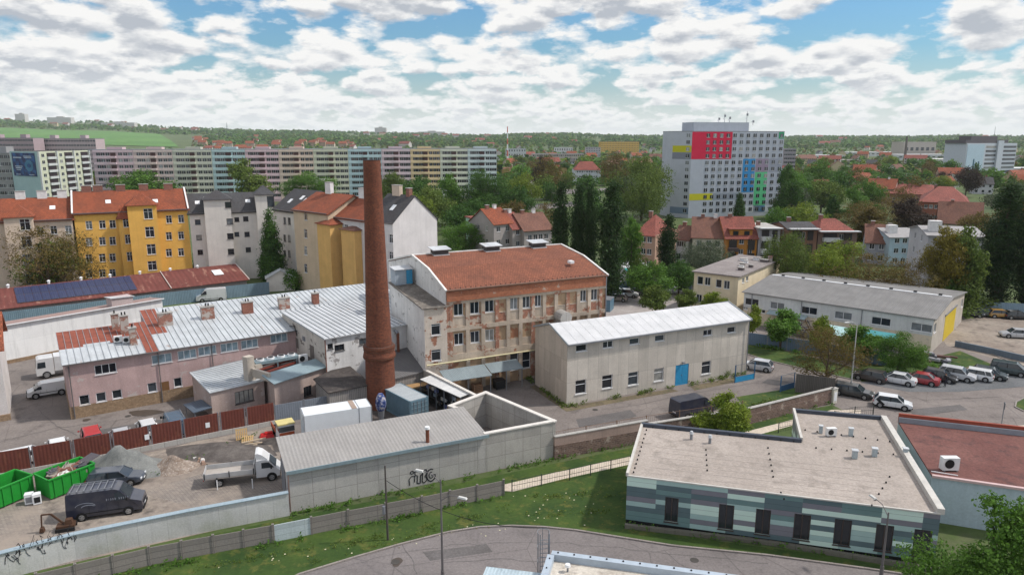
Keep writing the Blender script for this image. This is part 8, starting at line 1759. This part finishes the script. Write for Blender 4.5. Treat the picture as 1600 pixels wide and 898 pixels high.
weeds('weeds', 'weeds along the foot of the walls and fences', [((60, 928), (787, 775)), ((455, 806), (866, 719)), ((866, 719), (1300, 632)), ((976, 822), (1440, 884)), ((240, 742), (430, 668))], 9, .38, LEAF['mid'], 4)
weeds('dry_weeds', 'dry brownish weeds around the concrete workshop and the scrap yard edge', [((836, 602), (885, 636)), ((885, 636), (1050, 606)), ((1075, 602), (1165, 585)), ((1160, 640), (1230, 622)), ((820, 590), (836, 600))], 14, .42, LEAF['olive'], 6)
weeds('verge_weeds', 'rough long grass on the verge below the blue fence', [((1175, 540), (1385, 574)), ((1345, 592), (1450, 575)), ((1380, 572), (1500, 575)), ((1440, 482), (1600, 492))], 16, .5, LEAF['mid'], 8)
weeds('lawn_tufts', 'tufts of longer grass on the lawn by the road bend', [((300, 890), (800, 800)), ((480, 880), (700, 825)), ((700, 810), (960, 800)), ((800, 790), (970, 760)), ((820, 775), (960, 775)), ((500, 862), (800, 790))], 10, .22, LEAF['olive'], 12)
STR = sheetpoly('bare_strip', [(836, 601), (885, 635), (1050, 607), (1060, 611), (885, 643), (828, 604)], .012, ground('brown_verge', ((.10, .08, .055), (.16, .13, .08), (.06, .08, .03)), .5, 3))
sheetpoly('bare_strip', [(1078, 603), (1165, 586), (1172, 592), (1085, 610)], .012, STR.data.materials[0])
PT = ground('asphalt_patch', ((.095, .088, .085), (.13, .12, .118)), .4, 5)
for i, pts in enumerate(([(900, 655), (985, 640), (995, 650), (905, 668)], [(150, 672), (250, 655), (256, 660), (156, 679)], [(1420, 640), (1500, 632), (1512, 640), (1430, 650)], [(660, 862), (760, 850), (770, 862), (672, 876)], [(1200, 592), (1260, 600), (1250, 607), (1190, 598)])): sheetpoly('asphalt_patch', pts, .0295 if i != 0 else .01, PT)
for px, py in ((618, 878), (1085, 875), (1470, 655), (930, 640), (200, 650)):
    M = MB(); c = G(px, py); M.tube((0, 0, 0), (0, 0, .012), .33, .33, 16, plain('iron_cover', (.06, .055, .05), .7)); tag(M.build('manhole_cover', None, (*c, .03)), 'round iron manhole cover '+{618: 'on the road bend left of the lamp', 1085: 'on the road in front of the striped building', 1470: 'on the junction below the parked row', 930: 'in the yard street left of the navy van', 200: 'in the street in front of the pink workshop'}[px], 'manhole cover')
for px, py, a in ((170, 800, 0),):
    pass
for k, (px, py) in enumerate(((340, 765), (395, 763))): M = MB(); c = G(px, py); M.tube((0, 0, 0), (0, 0, 1.), .05, .05, 8, WHITE); M.box((0, 0, 1.), (.12, .12, .12), BLACK); tag(M.build('bollard', None, (*c, .02)), 'thin black and white post by the long white wall, %s of two' % ('left' if k == 0 else 'right'), 'post')

def strip(pts, w_, z, name='crack'):
    M = MB(); q = [G(*p) for p in pts]; rr2 = random.Random(int(pts[0][0])); out = []
    for a, b_ in zip(q, q[1:]):
        n = max(2, int(dist(a, b_)/.7))
        for i in range(n): t = i/n; out.append((a[0]+(b_[0]-a[0])*t+rr2.gauss(0, .07), a[1]+(b_[1]-a[1])*t+rr2.gauss(0, .07)))
    out.append(q[-1])
    for a, b_ in zip(out, out[1:]): dx, dy = b_[0]-a[0], b_[1]-a[1]; l = math.hypot(dx, dy) or 1; nx_, ny_ = -dy/l*w_/2, dx/l*w_/2; M.face([(a[0]-nx_, a[1]-ny_, z), (b_[0]-nx_, b_[1]-ny_, z), (b_[0]+nx_, b_[1]+ny_, z), (a[0]+nx_, a[1]+ny_, z)], PT)
    return tag(M.build(name), kind='structure')
for pts in ([(628, 850), (640, 870), (652, 897)], [(690, 880), (780, 872), (850, 878), (960, 872)], [(520, 890), (600, 868), (720, 850), (860, 846), (1000, 860), (1200, 880)], [(1420, 650), (1500, 668), (1560, 660)], [(1380, 615), (1450, 625), (1560, 620)], [(880, 672), (960, 658), (1040, 645)], [(940, 640), (1000, 632), (1060, 618), (1180, 598)], [(0, 690), (90, 668), (200, 655), (300, 636)], [(60, 640), (80, 660), (120, 680)], [(1200, 575), (1260, 592), (1330, 607)], [(1040, 862), (1060, 880), (1100, 897)]): strip(pts, .06, .034)
r_ = random.Random(31); M = MB()
for _ in range(75):
    px, py = r_.choice(((r_.uniform(800, 975), r_.uniform(770, 822)), (r_.uniform(330, 800), 0))); 
    if py == 0: py = 905-(px-250)*.155+r_.uniform(-14, 12)
    c = G(px, py); s = r_.uniform(.03, .06); M.face([(c[0]-s, c[1]-s, .06), (c[0]+s, c[1]-s, .07), (c[0]+s, c[1]+s, .08), (c[0]-s, c[1]+s, .07)], plain('pale_petals', (.55, .52, .35), .9) if r_.random() < .6 else LEAF['gold'])
tag(M.build('lawn_flowers'), 'pale and yellow flowers dotted over the lawn', 'flowers', kind='stuff')
